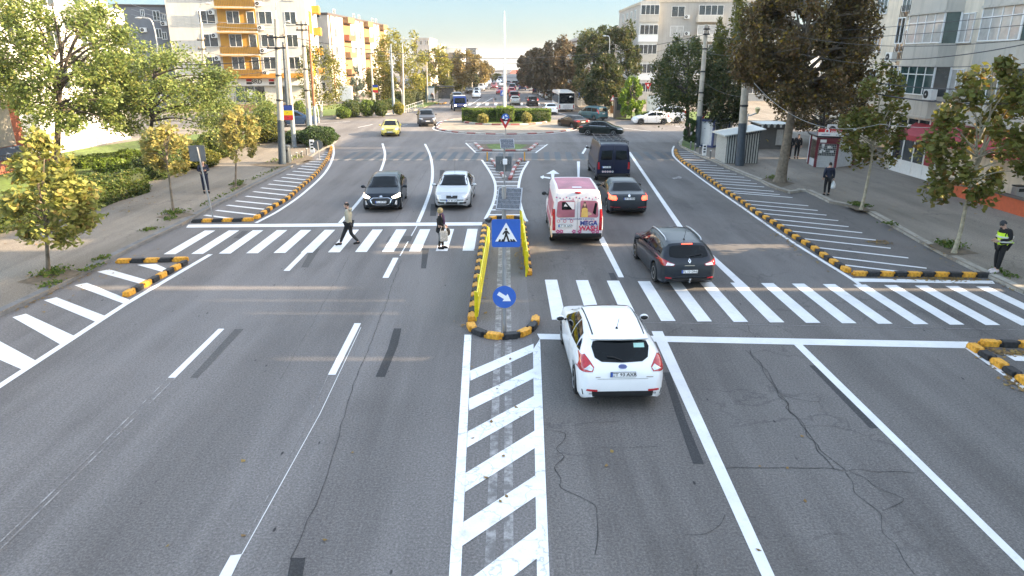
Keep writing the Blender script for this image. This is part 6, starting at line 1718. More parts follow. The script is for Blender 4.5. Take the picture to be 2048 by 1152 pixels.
m = MB(); a = l3.hit(500, 188, .1); m.box(a.x - .35, -.09, a.z - .5, a.x + .35, -.07, a.z + .6, SWHT); l3.part(m, 'window_poster')
m = MB(); m.box(2, -2.2, 0, 15.5, -1.8, .9, mat('brick_brown', (.22, .12, .08), .9)); l3.part(m, 'planter_wall')

# ---- long white block at the left edge
WX = -33.4
l1 = Bld('apartment_block', 'long sunlit white block behind the green trees at the left edge', (WX, 30), 90, 32.2, 12, 17.5, L_WHITE)
for f in range(5):
    for k in range(7):
        l1.win(3 + k * 4.2, 5.3 + f * 2.9, 1.6, 1.5, 2)
for f in range(4):
    z = 6.4 + f * 3.0
    m = MB(); m.box(25.5, -1.3, z, 32.0, -.001, z + 1.2, L_WHITE); l1.part(m, 'balcony')
    m = MB(); m.box(15, -1.3, z, 20, -.001, z + 1.2, L_WHITE); l1.part(m, 'balcony')
for u, v in ((178, 24), (168, 60)):
    a = l1.hit(u, v); l1.ac(a.x, a.z)
# terracotta entrance with white canopy
e0, e1 = l1.hit(-60, 280, .8).x, l1.hit(47, 270, .8).x
m = MB(); m.box(e0, -.8, 0, e1, -.001, 4.7, TERRA); l1.part(m, 'entrance_front')
a = l1.hit(22, 250, .8)
m = MB(); m.box(e0 + .3, -.86, 1.3, a.x, -.801, 4.2, mat('entrance_screen', (.30, .27, .23), .7, streak=.3)); m.box(e0 + .3, -.9, .5, a.x + .4, -.861, 1.25, mat('entrance_blue', (.06, .09, .14), .6)); l1.part(m, 'entrance_opening')
m = MB(); m.box(e0 - .2, -1.7, 4.701, e1 + .6, -.002, 7.3, L_WHITE); m.box(e0 - .2, -1.72, 4.5, e1 + .6, -.81, 4.70, DARKF); l1.part(m, 'canopy', bevel=.05)
m = MB()
for k in range(16): y = e0 - .5 + k * (e1 - e0 + 1.2) / 15; m.tube([(y, -2.6, 0), (y, -2.6, 1.1)], .02, DARKM, 5)
m.tube([(e0 - .5, -2.6, 1.1), (e1 + .7, -2.6, 1.1)], .03, DARKM, 6); m.tube([(e0 - .5, -2.6, .15), (e1 + .7, -2.6, .15)], .02, DARKM, 6); l1.part(m, 'railing')
m = MB(); m.box(e0 - .6, -2.5, 0, e1 + .8, -.802, .45, TERRA); l1.part(m, 'entrance_step')

# ---- dark grey house
o2 = GY(262, 96, .13); k2 = F / (RC.transposed() @ (o2 - CAM)).z * -1
l2 = Bld('apartment_house', 'dark grey house with a flat dark roof between the white blocks on the left', o2, 12, 6.4, 12, top(o2, 6) - .5, DGREY, roofm=ROOFD, parapet=.25)
for u0, v0, u1, v1 in ((307, 22, 319, 40), (313, 58, 323, 75), (325, 65, 333, 78), (322, 95, 330, 108), (282, 20, 288, 32), (326, 30, 332, 40)): l2.wpx(u0, v0, u1, v1)
for u, v in ((288, 60), (329, 47)): a = l2.hit(u, v); l2.ac(a.x, a.z)
l2b = Bld('apartment_house', 'narrow white house wall right beside the dark grey house', l2.M @ Vector((6.6, 1.5, 0)), 12, 4.5, 10, l2.h - 1.2, L_WHITE)
for f in range(4): l2b.win(2.2, 3 + f * 3, .9, 1.4, 1)

# ---- white and tan block with a sloping dark roof
o4 = GY(668, 124, .13)
l4 = Bld('apartment_block', 'white and tan striped block with a thin dark sloping roof along the left avenue', o4, 90 - 3, 46, 13, top(o4, 26) - .4, PINKW, roofm=ROOFD, parapet=.35)
for x in (9, 24, 38):
    m = MB(); m.box(x, -.06, 0, x + 5, -.001, l4.h - .3, TAN); l4.part(m, 'tan_strip')
    for f in range(5):
        m = MB(); m.box(x + .2, -1.0, .8 + f * 3, x + 4.8, -.061, 1.8 + f * 3, TERRA if (f == 3 and x == 9) else TAN); l4.part(m, 'balcony')
for f in range(5):
    for x in (4, 17, 21, 32, 35.5): l4.win(x, 2.0 + f * 3, 1.4, 1.5, 2)
    l4.win(-6 + 8, 2.0 + f * 3, 1.4, 1.5, 2, face='left')
m = MB(); m.tube([(1.0, -.1, 0), (1.0, -.1, l4.h)], .09, ROOFR, 8); l4.part(m, 'downpipe')

# ---- far buildings
def farb(label, u0, u1, Y, vtop, dep, wm, roofm=None, rows=4, cols=4, rz=0, hip=False, vbase=None):
    a, b = GY(u0, Y), GY(u1, Y); h = top(a, vtop)
    B = Bld('far_building', label, a, rz, b.x - a.x, dep, h, wm, roofm=roofm, parapet=.3, z=0)
    w = B.w
    for f in range(rows):
        for k in range(cols): B.win(w * (k + .5) / cols, h * (f + .62) / rows, w / cols * .5, h / rows * .45, 2)
    if hip:
        m = MB(); m.add([(-.6, -.6, h + .3), (w + .6, -.6, h + .3), (w + .6, dep + .6, h + .3), (-.6, dep + .6, h + .3), (w * .3, dep / 2, h + hip), (w * .7, dep / 2, h + hip)], [(0, 1, 5, 4), (2, 3, 4, 5), (1, 2, 5), (3, 0, 4)], roofm); B.part(m, 'roof_slope')
    return B
farb('far cream block peeking over the yellow trees', 829, 862, 185, 78, 20, PINKW, rows=5, cols=3)
farb('far grey topped white block above the yellow trees', 853, 882, 205, 90, 18, R_GREY, roofm=L_WHITE, rows=5, cols=3)
b5 = farb('far white block with dark balcony bands above the avenue trees', 880, 926, 225, 97, 18, L_WHITE, rows=1, cols=1)
for f in range(4):
    m = MB(); w = b5.w; m.box(w * .42, -.1, b5.h - 3.6 - f * 3.2, w * .88, -.001, b5.h - 1.2 - f * 3.2, WPANE); b5.part(m, 'balcony_band')
farb('far grey block with a dark flat roof at the right of the white one', 920, 953, 260, 98, 16, DGREY, roofm=ROOFD, rows=5, cols=4)
farb('white house with a red hipped roof at the end of the avenue', 1017, 1046, 330, 155, 20, L_WHITE, roofm=ROOFR, rows=2, cols=4, hip=3.2)
farb('low grey and white building at the left end of the avenue', 985, 1010, 380, 146, 20, R_GREY, rows=3, cols=4)
farb('very far white block closing the view behind the flagpole', 995, 1020, 420, 152, 20, L_WHITE, rows=3, cols=3)
farb('pale building between the red roof and the right trees', 1044, 1075, 360, 150, 20, PINKW, rows=3, cols=4)

# ---- kiosks on the right pavement
STRW, STRD = mat('kiosk_metal_pale', (.50, .52, .50), .45, .2, var=.1), mat('kiosk_metal_dark', (.045, .048, .05), .5)
a = G(1433, 320, .13); c = G(1450, 327, .13); e = G(1514, 327, .13)
ex = (e - c); rz = atan2(ex.y, ex.x); W = ex.length; D = 2.4; H = 2.05
t = thing('market_kiosk', 'closed metal kiosk with grey and dark vertical stripes and a sloping roof', 'kiosk', c, rz)
m = MB(); m.add([(0, 0, 0), (W, 0, 0), (W, D, 0), (0, D, 0), (0, 0, H - .2), (W, 0, H + .15), (W, D, H + .15), (0, D, H - .2)], [(0, 1, 5, 4), (1, 2, 6, 5), (2, 3, 7, 6), (3, 0, 4, 7), (4, 5, 6, 7)], STRD)
n = 13
for i in range(n):
    x = W * (i + .08) / n; x2 = x + W / n * .55; m.add([(x, -.02, .02), (x2, -.02, .02), (x2, -.02, H - .2 + .35 * x2 / W), (x, -.02, H - .2 + .35 * x / W)], [(0, 1, 2, 3)], STRW)
    m.box(x, -.019, .02, x2, -.001, .05, STRW)
for i in range(12):
    y = D * (i + .08) / 12; y2 = y + D / 12 * .8; m.add([(-.02, y, .02), (-.02, y2, .02), (-.02, y2, H - .2), (-.02, y, H - .2)], [(3, 2, 1, 0)], STRW); m.add([(W + .02, y, .02), (W + .02, y2, .02), (W + .02, y2, H + .15), (W + .02, y, H + .15)], [(0, 1, 2, 3)], STRW)
m.build('wall', t)
m = MB(); o = .28
m.add([(-o, -o, H - .2 - .06), (W + o, -o, H + .15 + .06), (W + o, D + o, H + .21), (-o, D + o, H - .26), (-o, -o, H - .16), (W + o, -o, H + .26), (W + o, D + o, H + .31), (-o, D + o, H - .16)], [(3, 2, 1, 0), (4, 5, 6, 7), (0, 1, 5, 4), (1, 2, 6, 5), (2, 3, 7, 6), (3, 0, 4, 7)], STRW)
m.build('roof', t)
m = MB()
for i in range(14): x = W * (i + .5) / 14; m.box(x - .045, -o - .012, H - .2 + .35 * x / W - .12, x + .045, -o - .002, H - .2 + .35 * x / W + .02, STRD)
m.build('scalloped_edge', t)
KBL, KWH = mat('kiosk_blue', (.035, .06, .16), .5), mat('kiosk_white', (.60, .62, .64), .5)
c = G(1424, 295.5, .13); rz = radians(43); W = 2.3; D = 1.35; H = top(c, 242) - .13
t = thing('market_kiosk', 'white kiosk with dark blue edges beside the dark pole base', 'kiosk', c, rz)
m = MB(); m.box(0, 0, .15, W, D, H, KWH); m.build('wall', t)
m = MB()
for x in (0, W):
    for y in (0, D): m.box(x - .07, y - .07, 0, x + .07, y + .07, H + .05, KBL)
m.box(-.06, -.06, .02, W + .06, D + .06, .16, KBL); m.box(-.06, -.06, H - .08, W + .06, D + .06, H + .08, KBL); m.build('frame', t)
m = MB(); m.box(.3, -.35, H * .52, W * .9, -.02, H * .58, STEEL); m.box(.35, -.03, H * .58, W * .88, -.005, H * .9, WPANE); m.box(.25, -.25, H * .9, W * .92, -.01, H * .93, STEEL); m.build('counter_window', t)
m = MB(); m.box(-.03, .3, .3, -.005, D - .3, H - .3, PVC); m.build('side_panel', t)
m = MB(); m.lathe([(.25, 0), (.35, .3), (.3, .6), (.1, .7)], mat('tarpaulin', (.55, .55, .55), .7, var=.2), 10, (W + .5, .3, 1.4)); m.box(W + .15, .0, 0, W + .85, .6, 1.4, R_GREY); m.build('covered_machine', t)

VRD = mat('kiosk_dark_red', (.16, .018, .028), .5); PHRED = mat('phone_sign_red', (.62, .015, .02), .45)
q = [G(1617, 328, .13), G(1629, 334, .13), G(1669, 335.5, .13), G(1706, 331, .13)]
c = q[1]; ex = q[2] - q[1]; rz = atan2(ex.y, ex.x); Mi = (Matrix.Translation(c) @ Matrix.Rotation(rz, 4, 'Z')).inverted()
lq = [(Mi @ p) for p in q]; W = lq[2].x
t = thing('phone_kiosk', 'dark red phone kiosk with a red sign band and barred glass front', 'kiosk', c, rz)
foot = [(lq[0].x, lq[0].y + .1), (0, 0), (W, 0), (lq[3].x, lq[3].y + .2), (lq[3].x, 2.6), (lq[0].x, 2.4)]
H = top(c, 275) - .13
m = MB(); m.prism(foot, 0, H + .02, KWH); m.build('wall', t)
m = MB(); m.prism([(x + (-.15 if x < W / 2 else .15), y + (-.12 if y < 1 else .1)) for x, y in foot], H + .021, H + .12, DARKM); m.build('roof', t)
for p in foot[:4]:
    m = MB(); m.box(p[0] - .08, p[1] - .08, 0, p[0] + .08, p[1] + .08, H, VRD); m.build('pillar', t)
m = MB(); m.box(.0, -.06, H * .80, W, -.01, H, VRD); m.build('lintel', t)
m = MB(); m.box(.09, -.04, H * .40, W - .09, -.01, H * .79, WPANE); m.build('glass', t)
d_ = Vector(foot[0]) - Vector(foot[1]); n_ = Vector((d_.y, -d_.x)).normalized() * -.02
m = MB(); m.add([(foot[1][0] + d_.x * f - abs(n_.x), foot[1][1] + d_.y * f - abs(n_.y), z) for f, z in ((.12, .5), (.88, .5), (.88, H * .9), (.12, H * .9))], [(0, 1, 2, 3), (3, 2, 1, 0)], mat('kiosk_display', (.16, .13, .10), .4, var=.8, scale=7)); m.build('side_display', t)
m = MB(); random.seed(5)
for i in range(9):
    x, z = random.uniform(.15, W - .35), random.uniform(H * .42, H * .72); m.box(x, -.05 - i * .001, z, x + random.uniform(.12, .25), -.041 - i * .001, z + random.uniform(.08, .18), random.choice([SWHT, KWH, mat('notice_green', (.2, .4, .28), .6), SWHT]))
m.box(.12, -.07, H * .84, .5, -.0605, H * .94, SWHT); m.build('notices', t)
m = MB()
for i in range(1, 12): x = W * i / 12; m.box(x - .006, -.075, .05, x + .006, -.063, H * .78, LAMPM)
for i in range(1, 12): z = H * .78 * i / 12; m.box(.05, -.089, z - .006, W - .05, -.077, z + .006, LAMPM)
m.build('grille', t)
Hs = top(c, 257) - .13
m = MB(); m.box(-.1, -.30, H + .13, W + .25, -.12, Hs, PHRED); m.box(-.1, -.31, H + .13, W + .25, -.301, H + .13 + (Hs - H) * .42, SWHT); sg = m.build('sign_board', t)
m = MB(); zc = H + .13 + (Hs - H - .13) * .70
m.merge(plate2d(circ(.15, .42, zc), SWHT, -.306, -.301)); m.merge(plate2d(circ(.07, .41, zc + .015), PHRED, -.310, -.3065))
put_text(m, 'vodafone', .22, Matrix.Translation((1.05, -.304, zc)) @ Matrix.Rotation(pi / 2, 4, 'X'), SWHT, .003)
put_text(m, 'telekom', .15, Matrix.Translation((.35, -.314, H + .24)) @ Matrix.Rotation(pi / 2, 4, 'X'), VNAVY); put_text(m, 'orange', .15, Matrix.Translation((1.15, -.314, H + .22)) @ Matrix.Rotation(pi / 2, 4, 'X'), SBLK); m.build('lettering', sg)
for i, x in enumerate((.75, 1.55)):
    a = t.matrix_world; M = Matrix.Translation(c) @ Matrix.Rotation(rz, 4, 'Z')
    o = link('air_conditioner', AC_MESH, None, ('left' if i == 0 else 'right') + ' air conditioner box on top of the dark red phone kiosk', 'air conditioner', 'air conditioners on the kiosk roof', None, M @ Vector((x * 1.15 + .1, 1.0, H + .48)), rz)
# stall with flowers behind the striped kiosk
c = G(1519, 300, .13); t = thing('flower_stall', 'shaded stall with a striped scalloped awning right of the striped kiosk', 'stall', c)
m = MB(); m.box(0, .6, 0, 2.2, 2.6, 1.9, mat('stall_dark', (.09, .085, .08), .8)); m.build('wall', t)
m = MB(); m.box(-.1, -.1, 1.9, 2.3, 2.7, 1.98, STRW)
for i in range(10): m.box(-.1 + i * .24, -.12, 1.72, .04 + i * .24, -.101, 1.97, STRD if i % 2 else STRW)
m.build('awning', t)
m = MB(); m.box(1.4, .5, .3, 1.9, .58, 1.5, CURT); m.build('notice_panel', t)
FLO = leafmat('flower_yellow', [(0, (.62, .42, .02)), (.5, (.70, .52, .05)), (.8, (.12, .2, .03))], .2)
# ------------------------------------------------------------------ vegetation
def leaf_geo(pts, size, rng, up=.5, aspect=.72, jitter=.35):
    """one bent four cornered leaf per point"""
    n = len(pts)
    nr = rng.normal(size=(n, 3)); nr[:, 2] = np.abs(nr[:, 2]) + up
    nr /= np.linalg.norm(nr, axis=1)[:, None]
    a = np.cross(nr, rng.normal(size=(n, 3))); a /= np.maximum(np.linalg.norm(a, axis=1)[:, None], 1e-6)
    b = np.cross(nr, a)
    s = (size * (1 + jitter * rng.uniform(-1, 1, n)))[:, None] / 2
    v = np.empty((n, 4, 3))
    v[:, 0] = pts - a * s; v[:, 1] = pts + b * s * aspect - nr * s * .25; v[:, 2] = pts + a * s; v[:, 3] = pts - b * s * aspect - nr * s * .25
    return v.reshape(-1, 3)

def np_mesh(name, V, m, extra=None):
    """mesh of loose quads, optionally after the faces of an MB"""
    n = len(V) // 4
    ev = np.array(extra.v, dtype=float).reshape(-1, 3) if extra else np.zeros((0, 3)); ef = extra.f if extra else []
    me = bpy.data.meshes.new(name)
    nv = len(ev) + len(V); me.vertices.add(nv)
    me.vertices.foreach_set('co', np.concatenate([ev, V]).ravel())
    loops = [i for f in ef for i in f]; tot = [len(f) for f in ef] + [4] * n
    idx = np.concatenate([np.array(loops, dtype=np.int32), np.arange(n * 4, dtype=np.int32) + len(ev)])
    me.loops.add(len(idx)); me.loops.foreach_set('vertex_index', idx.astype(np.int32))
    tot = np.array(tot, dtype=np.int32); me.polygons.add(len(tot))
    me.polygons.foreach_set('loop_start', np.concatenate([[0], np.cumsum(tot)[:-1]]).astype(np.int32))
    try: me.polygons.foreach_set('loop_total', tot)
    except Exception: pass
    me.materials.append(m)
    if extra:
        for mm in extra.mats: me.materials.append(mm)
        me.polygons.foreach_set('material_index', [k + 1 for k in extra.m] + [0] * n)
    me.update(calc_edges=True); me.validate()
    return me

BARK = mat('bark_grey', (.16, .13, .10), .95, var=.35, scale=7, bump=.6)
BARK_P = mat('bark_pale', (.34, .30, .22), .9, var=.35, scale=8, bump=.4)
BARK_D = mat('bark_dark', (.060, .048, .040), .95, var=.35, scale=7, bump=.6)
LM = dict(
 young=leafmat('leaf_young_plane', [(0, (.25, .28, .075)), (.35, (.34, .34, .10)), (.62, (.40, .35, .11)), (.82, (.20, .25, .065)), (.95, (.28, .18, .06))], .45),
 gold=leafmat('leaf_gold', [(0, (.32, .30, .10)), (.4, (.44, .38, .13)), (.7, (.36, .27, .10)), (.9, (.24, .26, .08))], .45),
 green=leafmat('leaf_green', [(0, (.12, .18, .05)), (.4, (.20, .27, .08)), (.7, (.28, .31, .10)), (.88, (.09, .14, .04)), (.96, (.33, .30, .10))], .38),
 yellow=leafmat('leaf_yellow', [(0, (.19, .21, .05)), (.35, (.31, .28, .06)), (.65, (.38, .30, .06)), (.85, (.13, .17, .04))], .38),
 orange=leafmat('leaf_orange', [(0, (.22, .17, .07)), (.4, (.27, .19, .08)), (.7, (.17, .17, .06)), (.9, (.32, .21, .07))], .35),
 olive=leafmat('leaf_olive', [(0, (.12, .14, .03)), (.4, (.19, .19, .04)), (.75, (.25, .22, .05)), (.9, (.09, .10, .03))], .35),
 brown=leafmat('leaf_brown', [(0, (.085, .075, .03)), (.3, (.15, .095, .042)), (.55, (.21, .115, .055)), (.78, (.095, .085, .03)), (.90, (.28, .165, .03)), (.97, (.36, .24, .035))], .35),
 dark=leafmat('leaf_dark', [(0, (.035, .055, .018)), (.4, (.06, .085, .025)), (.7, (.095, .10, .03)), (.9, (.14, .11, .04))], .3),
 dusk=leafmat('leaf_dusk', [(0, (.10, .075, .045)), (.4, (.14, .095, .055)), (.7, (.085, .085, .04)), (.9, (.19, .12, .06))], .3),
 weep=leafmat('leaf_weeping', [(0, (.055, .085, .025)), (.4, (.085, .115, .035)), (.7, (.13, .14, .045)), (.9, (.20, .19, .05))], .35),
 plane=leafmat('leaf_plane', [(0, (.13, .15, .03)), (.35, (.20, .19, .045)), (.6, (.10, .115, .025)), (.82, (.26, .22, .06)), (.94, (.26, .13, .04))], .38),
 thuja=leafmat('leaf_thuja', [(0, (.13, .23, .02)), (.5, (.20, .30, .03)), (.8, (.09, .16, .02))], .25),
 spruce=leafmat('leaf_spruce', [(0, (.13, .17, .14)), (.5, (.20, .24, .20)), (.8, (.08, .11, .08))], .15),
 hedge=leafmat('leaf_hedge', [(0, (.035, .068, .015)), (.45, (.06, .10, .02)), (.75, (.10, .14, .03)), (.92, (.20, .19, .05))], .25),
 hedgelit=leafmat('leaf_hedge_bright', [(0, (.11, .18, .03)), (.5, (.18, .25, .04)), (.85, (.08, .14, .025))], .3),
 juniper=leafmat('leaf_juniper', [(0, (.035, .075, .02)), (.5, (.06, .11, .025)), (.85, (.025, .05, .015))], .15),
)
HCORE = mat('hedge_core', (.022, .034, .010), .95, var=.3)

def crown_pts(rng, c, r, prof, ncl, n, spread=.30, weep=0.0, shell=.5):
    """clumps inside an outline: c centre, r (rx, ry, rz), prof: (height 0..1, width factor)"""
    cl = []
    while len(cl) < ncl:
        h = rng.uniform(0, 1); f = interp(prof, h)
        if rng.uniform() > max(f, .12) ** 1.2: continue
        q = rng.uniform(0, 2 * pi); d = f * rng.uniform(shell, 1.0) ** .6 * (1 - spread * .55)
        cl.append((c[0] + r[0] * d * cos(q), c[1] + r[1] * d * sin(q), c[2] + r[2] * (2 * h - 1) * .96))
    cl = np.array(cl)
    k = rng.integers(0, ncl, n); size = rng.uniform(.6, 1.25, ncl)
    g = rng.normal(size=(n, 3)); g /= np.linalg.norm(g, axis=1)[:, None]
    g *= (rng.uniform(0, 1, n) ** .45)[:, None]
    sc = np.array([r[0], r[1], min(r[2], r[0] * 1.1)]) * spread * size[k][:, None]
    p = cl[k] + g * sc
    if weep: p[:, 2] -= weep * np.abs(rng.normal(size=n)) * np.linalg.norm(g, axis=1)
    return p, cl

PROFS = dict(round=[(0, .45), (.15, .8), (.4, 1), (.7, .92), (.9, .6), (1, .2)], cone=[(0, .85), (.2, 1), (.5, .75), (.8, .38), (1, .06)], egg=[(0, .5), (.2, .95), (.35, 1), (.6, .8), (.85, .45), (1, .1)],
             flat=[(0, .6), (.25, 1), (.6, 1), (.85, .75), (1, .35)], tall=[(0, .45), (.15, .8), (.4, .95), (.6, 1), (.85, .7), (1, .2)], broad=[(0, .75), (.2, 1), (.6, 1), (.8, .85), (1, .55)])
def tree(label, base, bb, mt, n, leaf, prof='round', tr=.12, bark=None, seed=1, ncl=40, name='tree', cat='tree', z=.13, spread=.30, weep=0, group=None, limbs=14, trunks=1, dep=1.0, up=.5, shell=.5, bend=0.0):
    rng = np.random.default_rng(seed); rr = random.Random(seed)
    b = G(base[0], base[1], z) if base[1] is not None else Vector((0, 0, 0))
    u0, v0, u1, v1 = bb
    A, B = AT(u0, (v0 + v1) / 2, b.y), AT(u1, (v0 + v1) / 2, b.y); T, Bt = AT((u0 + u1) / 2, v0, b.y), AT((u0 + u1) / 2, v1, b.y)
    c = Vector(((A.x + B.x) / 2 - b.x, 0, (T.z + Bt.z) / 2 - z)); r = ((B.x - A.x) / 2, (B.x - A.x) / 2 * dep, (T.z - Bt.z) / 2)
    t = thing(name, label, cat, b, group=group)
    if b.y < 70: n, leaf = int(n * 1.9), leaf * .74
    p, cl = crown_pts(rng, c, r, PROFS[prof], ncl, n, spread, weep, shell)
    link('crown', np_mesh('crown', leaf_geo(p, leaf, rng, up), LM[mt]), t)
    m = MB(); bk = bark or BARK
    fork = Vector((c.x * .55 + bend, 0, max(.6, (Bt.z - z) + r[2] * .25)))
    tips = Vector((c.x, 0, c.z + r[2] * .75))
    for q in range(trunks):
        off = Vector((rr.uniform(-1, 1), rr.uniform(-1, 1), 0)) * tr * (1.6 if trunks > 1 else 0)
        P = spline([off, off * 1.6 + fork * .35 + Vector((bend * .4, 0, 0)), fork + off * 3, fork.lerp(tips, .5) + off * 5 + Vector((rr.uniform(-.1, .1) * r[0], rr.uniform(-.1, .1) * r[0], 0)), tips + off * 5], 6)
        N_ = len(P); m.tube(P, [tr * (1.25 if i == 0 else 1) * (1 - .9 * (i / (N_ - 1)) ** .85) + .008 for i in range(N_)], bk, 9)
    for i in range(limbs):
        e = Vector(cl[i % len(cl)]); f = rr.uniform(.0, .75)
        s = fork.lerp(tips, min(f, max(0, (e.z - fork.z) / max(tips.z - fork.z, .1) - .12))) if e.z > fork.z else fork * .95
        mid = s.lerp(e, .5) + Vector((0, 0, .08 * (e - s).length))
        m.tube(spline([s, mid, e], 4), [tr * .34 * (1 - .85 * k / 8) + .005 for k in range(9)], bk, 6)
    m.build('trunk', t, smooth=60)
    return t

def hedge(label, a, b, h, w, mt, n, leaf=.10, name='hedge', cat='hedge', group=None, z=.13, seed=3, top_wob=.10):
    """clipped hedge from ground point a to b, w metres deep to the back"""
    rng = np.random.default_rng(seed); d = b - a; L = d.length
    t = MB(); t.box(.06, .06, 0, L - .06, w - .06, h - .08, HCORE)
    areas = np.array([L * h, L * w, L * h, w * h, w * h]); k = rng.choice(5, n, p=areas / areas.sum())
    u, v = rng.uniform(0, 1, n), rng.uniform(0, 1, n); p = np.zeros((n, 3))
    for i, (x, y, zz) in enumerate(((u * L, 0 * u, v * h), (u * L, v * w, 0 * u + h), (u * L, 0 * u + w, v * h), (0 * u, u * w, v * h), (0 * u + L, u * w, v * h))):
        s = k == i; p[s, 0], p[s, 1], p[s, 2] = x[s], y[s], zz[s]
    wob = np.sin(p[:, 0] * 1.7 + seed) * np.cos(p[:, 1] * 2.3 + p[:, 2] * 3.1)
    p[:, 2] += (p[:, 2] > h * .7) * wob * top_wob; p[:, 1] += (wob * .08)
    p += rng.normal(size=(n, 3)) * .035
    p[:, 2] = np.maximum(p[:, 2], .02)
    me = np_mesh(name, leaf_geo(p, leaf, rng, .3), LM[mt], t)
    return link(name, me, None, label, cat, group, None, a + Vector((0, 0, z - a.z)), atan2(d.y, d.x))

def shrub(label, base, bb, mt, n, leaf=.12, name='shrub', cat='shrub', group=None, z=.13, seed=3, power=.8, dep=1.0, rag=.06):
    rng = np.random.default_rng(seed); b = G(base[0], base[1], z)
    u0, v0, u1, v1 = bb; Y = b.y
    A, B, T = AT(u0, (v0 + v1) / 2, Y), AT(u1, (v0 + v1) / 2, Y), AT((u0 + u1) / 2, v0, Y)
    rx, h = (B.x - A.x) / 2, T.z - z; ry = rx * dep
    t = MB(); t.ball((0, 0, h * .46), (rx * .86, ry * .86, h * .46), HCORE, 14, 9)
    g = rng.normal(size=(n, 3)); g /= np.linalg.norm(g, axis=1)[:, None]
    lump = 1 + .10 * np.sin(g[:, 0] * 5 + seed) * np.cos(g[:, 2] * 6 + g[:, 1] * 4) + rng.normal(size=n) * rag
    p = g * np.array([rx, ry, h / 2]) * lump[:, None]; p[:, 2] += h / 2
    p[:, 2] = np.maximum(p[:, 2], .02)
    me = np_mesh(name, leaf_geo(p, leaf, rng, .2), LM[mt], t)
    b2 = Vector((b.x + ((A.x + B.x) / 2 - b.x), b.y, z))
    return link(name, me, None, label, cat, group, None, b2)

# ---- left side
YG = 'young plane trees along the left kerb'
tree('nearest young yellow green plane tree at the left edge of the photo', (97, 545), (-12, 268, 182, 486), 'young', 2500, .25, 'egg', .075, BARK, 11, 60, 'plane_tree', group=YG, limbs=22, spread=.27)
tree('small golden young tree behind the square sign back', (347, 426), (280, 248, 385, 348), 'gold', 1150, .26, 'round', .06, BARK, 12, 36, 'plane_tree', group=YG)
tree('golden young tree farthest along the left kerb beside the park bushes', (471, 374), (430, 218, 520, 320), 'gold', 1150, .27, 'round', .06, BARK, 13, 36, 'plane_tree', group=YG)
tree('tallest green tree in front of the white block at the left edge', (112, 352), (-20, -30, 268, 250), 'green', 11000, .26, 'broad', .26, BARK_D, 14, 90, 'broadleaf_tree', limbs=34, spread=.22)
tree('wide rounded green tree with a leaning dark trunk over the left lawn', (291, 326), (165, 88, 470, 258), 'green', 11000, .24, 'flat', .20, BARK_D, 15, 90, 'broadleaf_tree', limbs=34, spread=.24)
tree('lower green tree merging into the bushes before the bank', (455, 288), (385, 178, 565, 292), 'green', 5200, .24, 'round', .14, BARK_D, 16, 50, 'broadleaf_tree')
tree('dark green treetop entering at the far left edge', (-60, 330), (-120, 60, 40, 200), 'dark', 2500, .26, 'round', .2, BARK_D, 17, 40, 'broadleaf_tree')
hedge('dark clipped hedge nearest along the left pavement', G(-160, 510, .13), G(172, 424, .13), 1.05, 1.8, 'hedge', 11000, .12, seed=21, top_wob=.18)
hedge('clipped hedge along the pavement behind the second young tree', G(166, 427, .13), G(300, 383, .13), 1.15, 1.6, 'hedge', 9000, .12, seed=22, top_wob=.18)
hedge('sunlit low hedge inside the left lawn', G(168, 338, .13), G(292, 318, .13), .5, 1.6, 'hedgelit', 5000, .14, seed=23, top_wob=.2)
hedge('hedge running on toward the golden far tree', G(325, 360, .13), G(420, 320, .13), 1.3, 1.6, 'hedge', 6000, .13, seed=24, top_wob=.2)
shrub('rounded sunlit shrub under the wide green tree', (222, 345), (190, 318, 255, 350), 'hedgelit', 1800, .15, seed=25)
shrub('loose green bush behind the square sign back', (395, 334), (365, 300, 435, 338), 'olive', 2600, .17, seed=26)
shrub('leafy bush below the golden far tree', (430, 315), (400, 262, 470, 322), 'green', 2400, .17, seed=27)
shrub('grey green loose bush beside the pinkish bench', (540, 285), (505, 222, 560, 288), 'olive', 2200, .17, seed=28)
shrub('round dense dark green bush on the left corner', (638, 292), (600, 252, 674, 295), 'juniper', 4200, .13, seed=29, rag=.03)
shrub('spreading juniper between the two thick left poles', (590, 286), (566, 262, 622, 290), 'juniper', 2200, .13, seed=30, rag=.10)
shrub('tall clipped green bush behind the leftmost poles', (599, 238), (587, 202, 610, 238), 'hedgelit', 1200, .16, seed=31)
# ---- across the junction on the left
SH = 'shrubs on the lawn across the junction'
for i, (lab, u, v, bb, mt) in enumerate([('small pale shrub at the left of the lawn across the junction', 687, 236, (673, 214, 701, 237), 'hedgelit'), ('dark green shrub under the white billboard', 704, 233, (684, 200, 723, 233), 'hedge'), ('bright green shrub right of the white billboard', 734, 232, (720, 200, 750, 232), 'hedgelit'),
    ('rounded shrub behind the small flag post', 761, 232, (748, 204, 774, 232), 'hedge'), ('yellowish shrub beside the bare grey pole', 797, 229, (787, 205, 807, 229), 'yellow')]):
    shrub(lab, (u, v), bb, mt, 1500, .17, group=SH, seed=40 + i, rag=.05)
hedge('long low hedge behind the lawn across the junction', G(752, 222, .13), G(800, 219, .13), 1.3, 1.2, 'hedge', 2500, .17, seed=46)
hedge('dark hedge along the avenue pavement before the bus bay', G(812, 214, .13), G(852, 204, .13), 1.9, 1.5, 'dark', 4000, .20, seed=47)
tree('birch like tree with a white double trunk across the junction', (643, 233), (586, 88, 692, 215), 'olive', 5200, .24, 'tall', .13, mat('bark_white', (.55, .52, .47), .9, var=.3, scale=5), 50, 60, 'birch_tree', trunks=2, weep=.5)
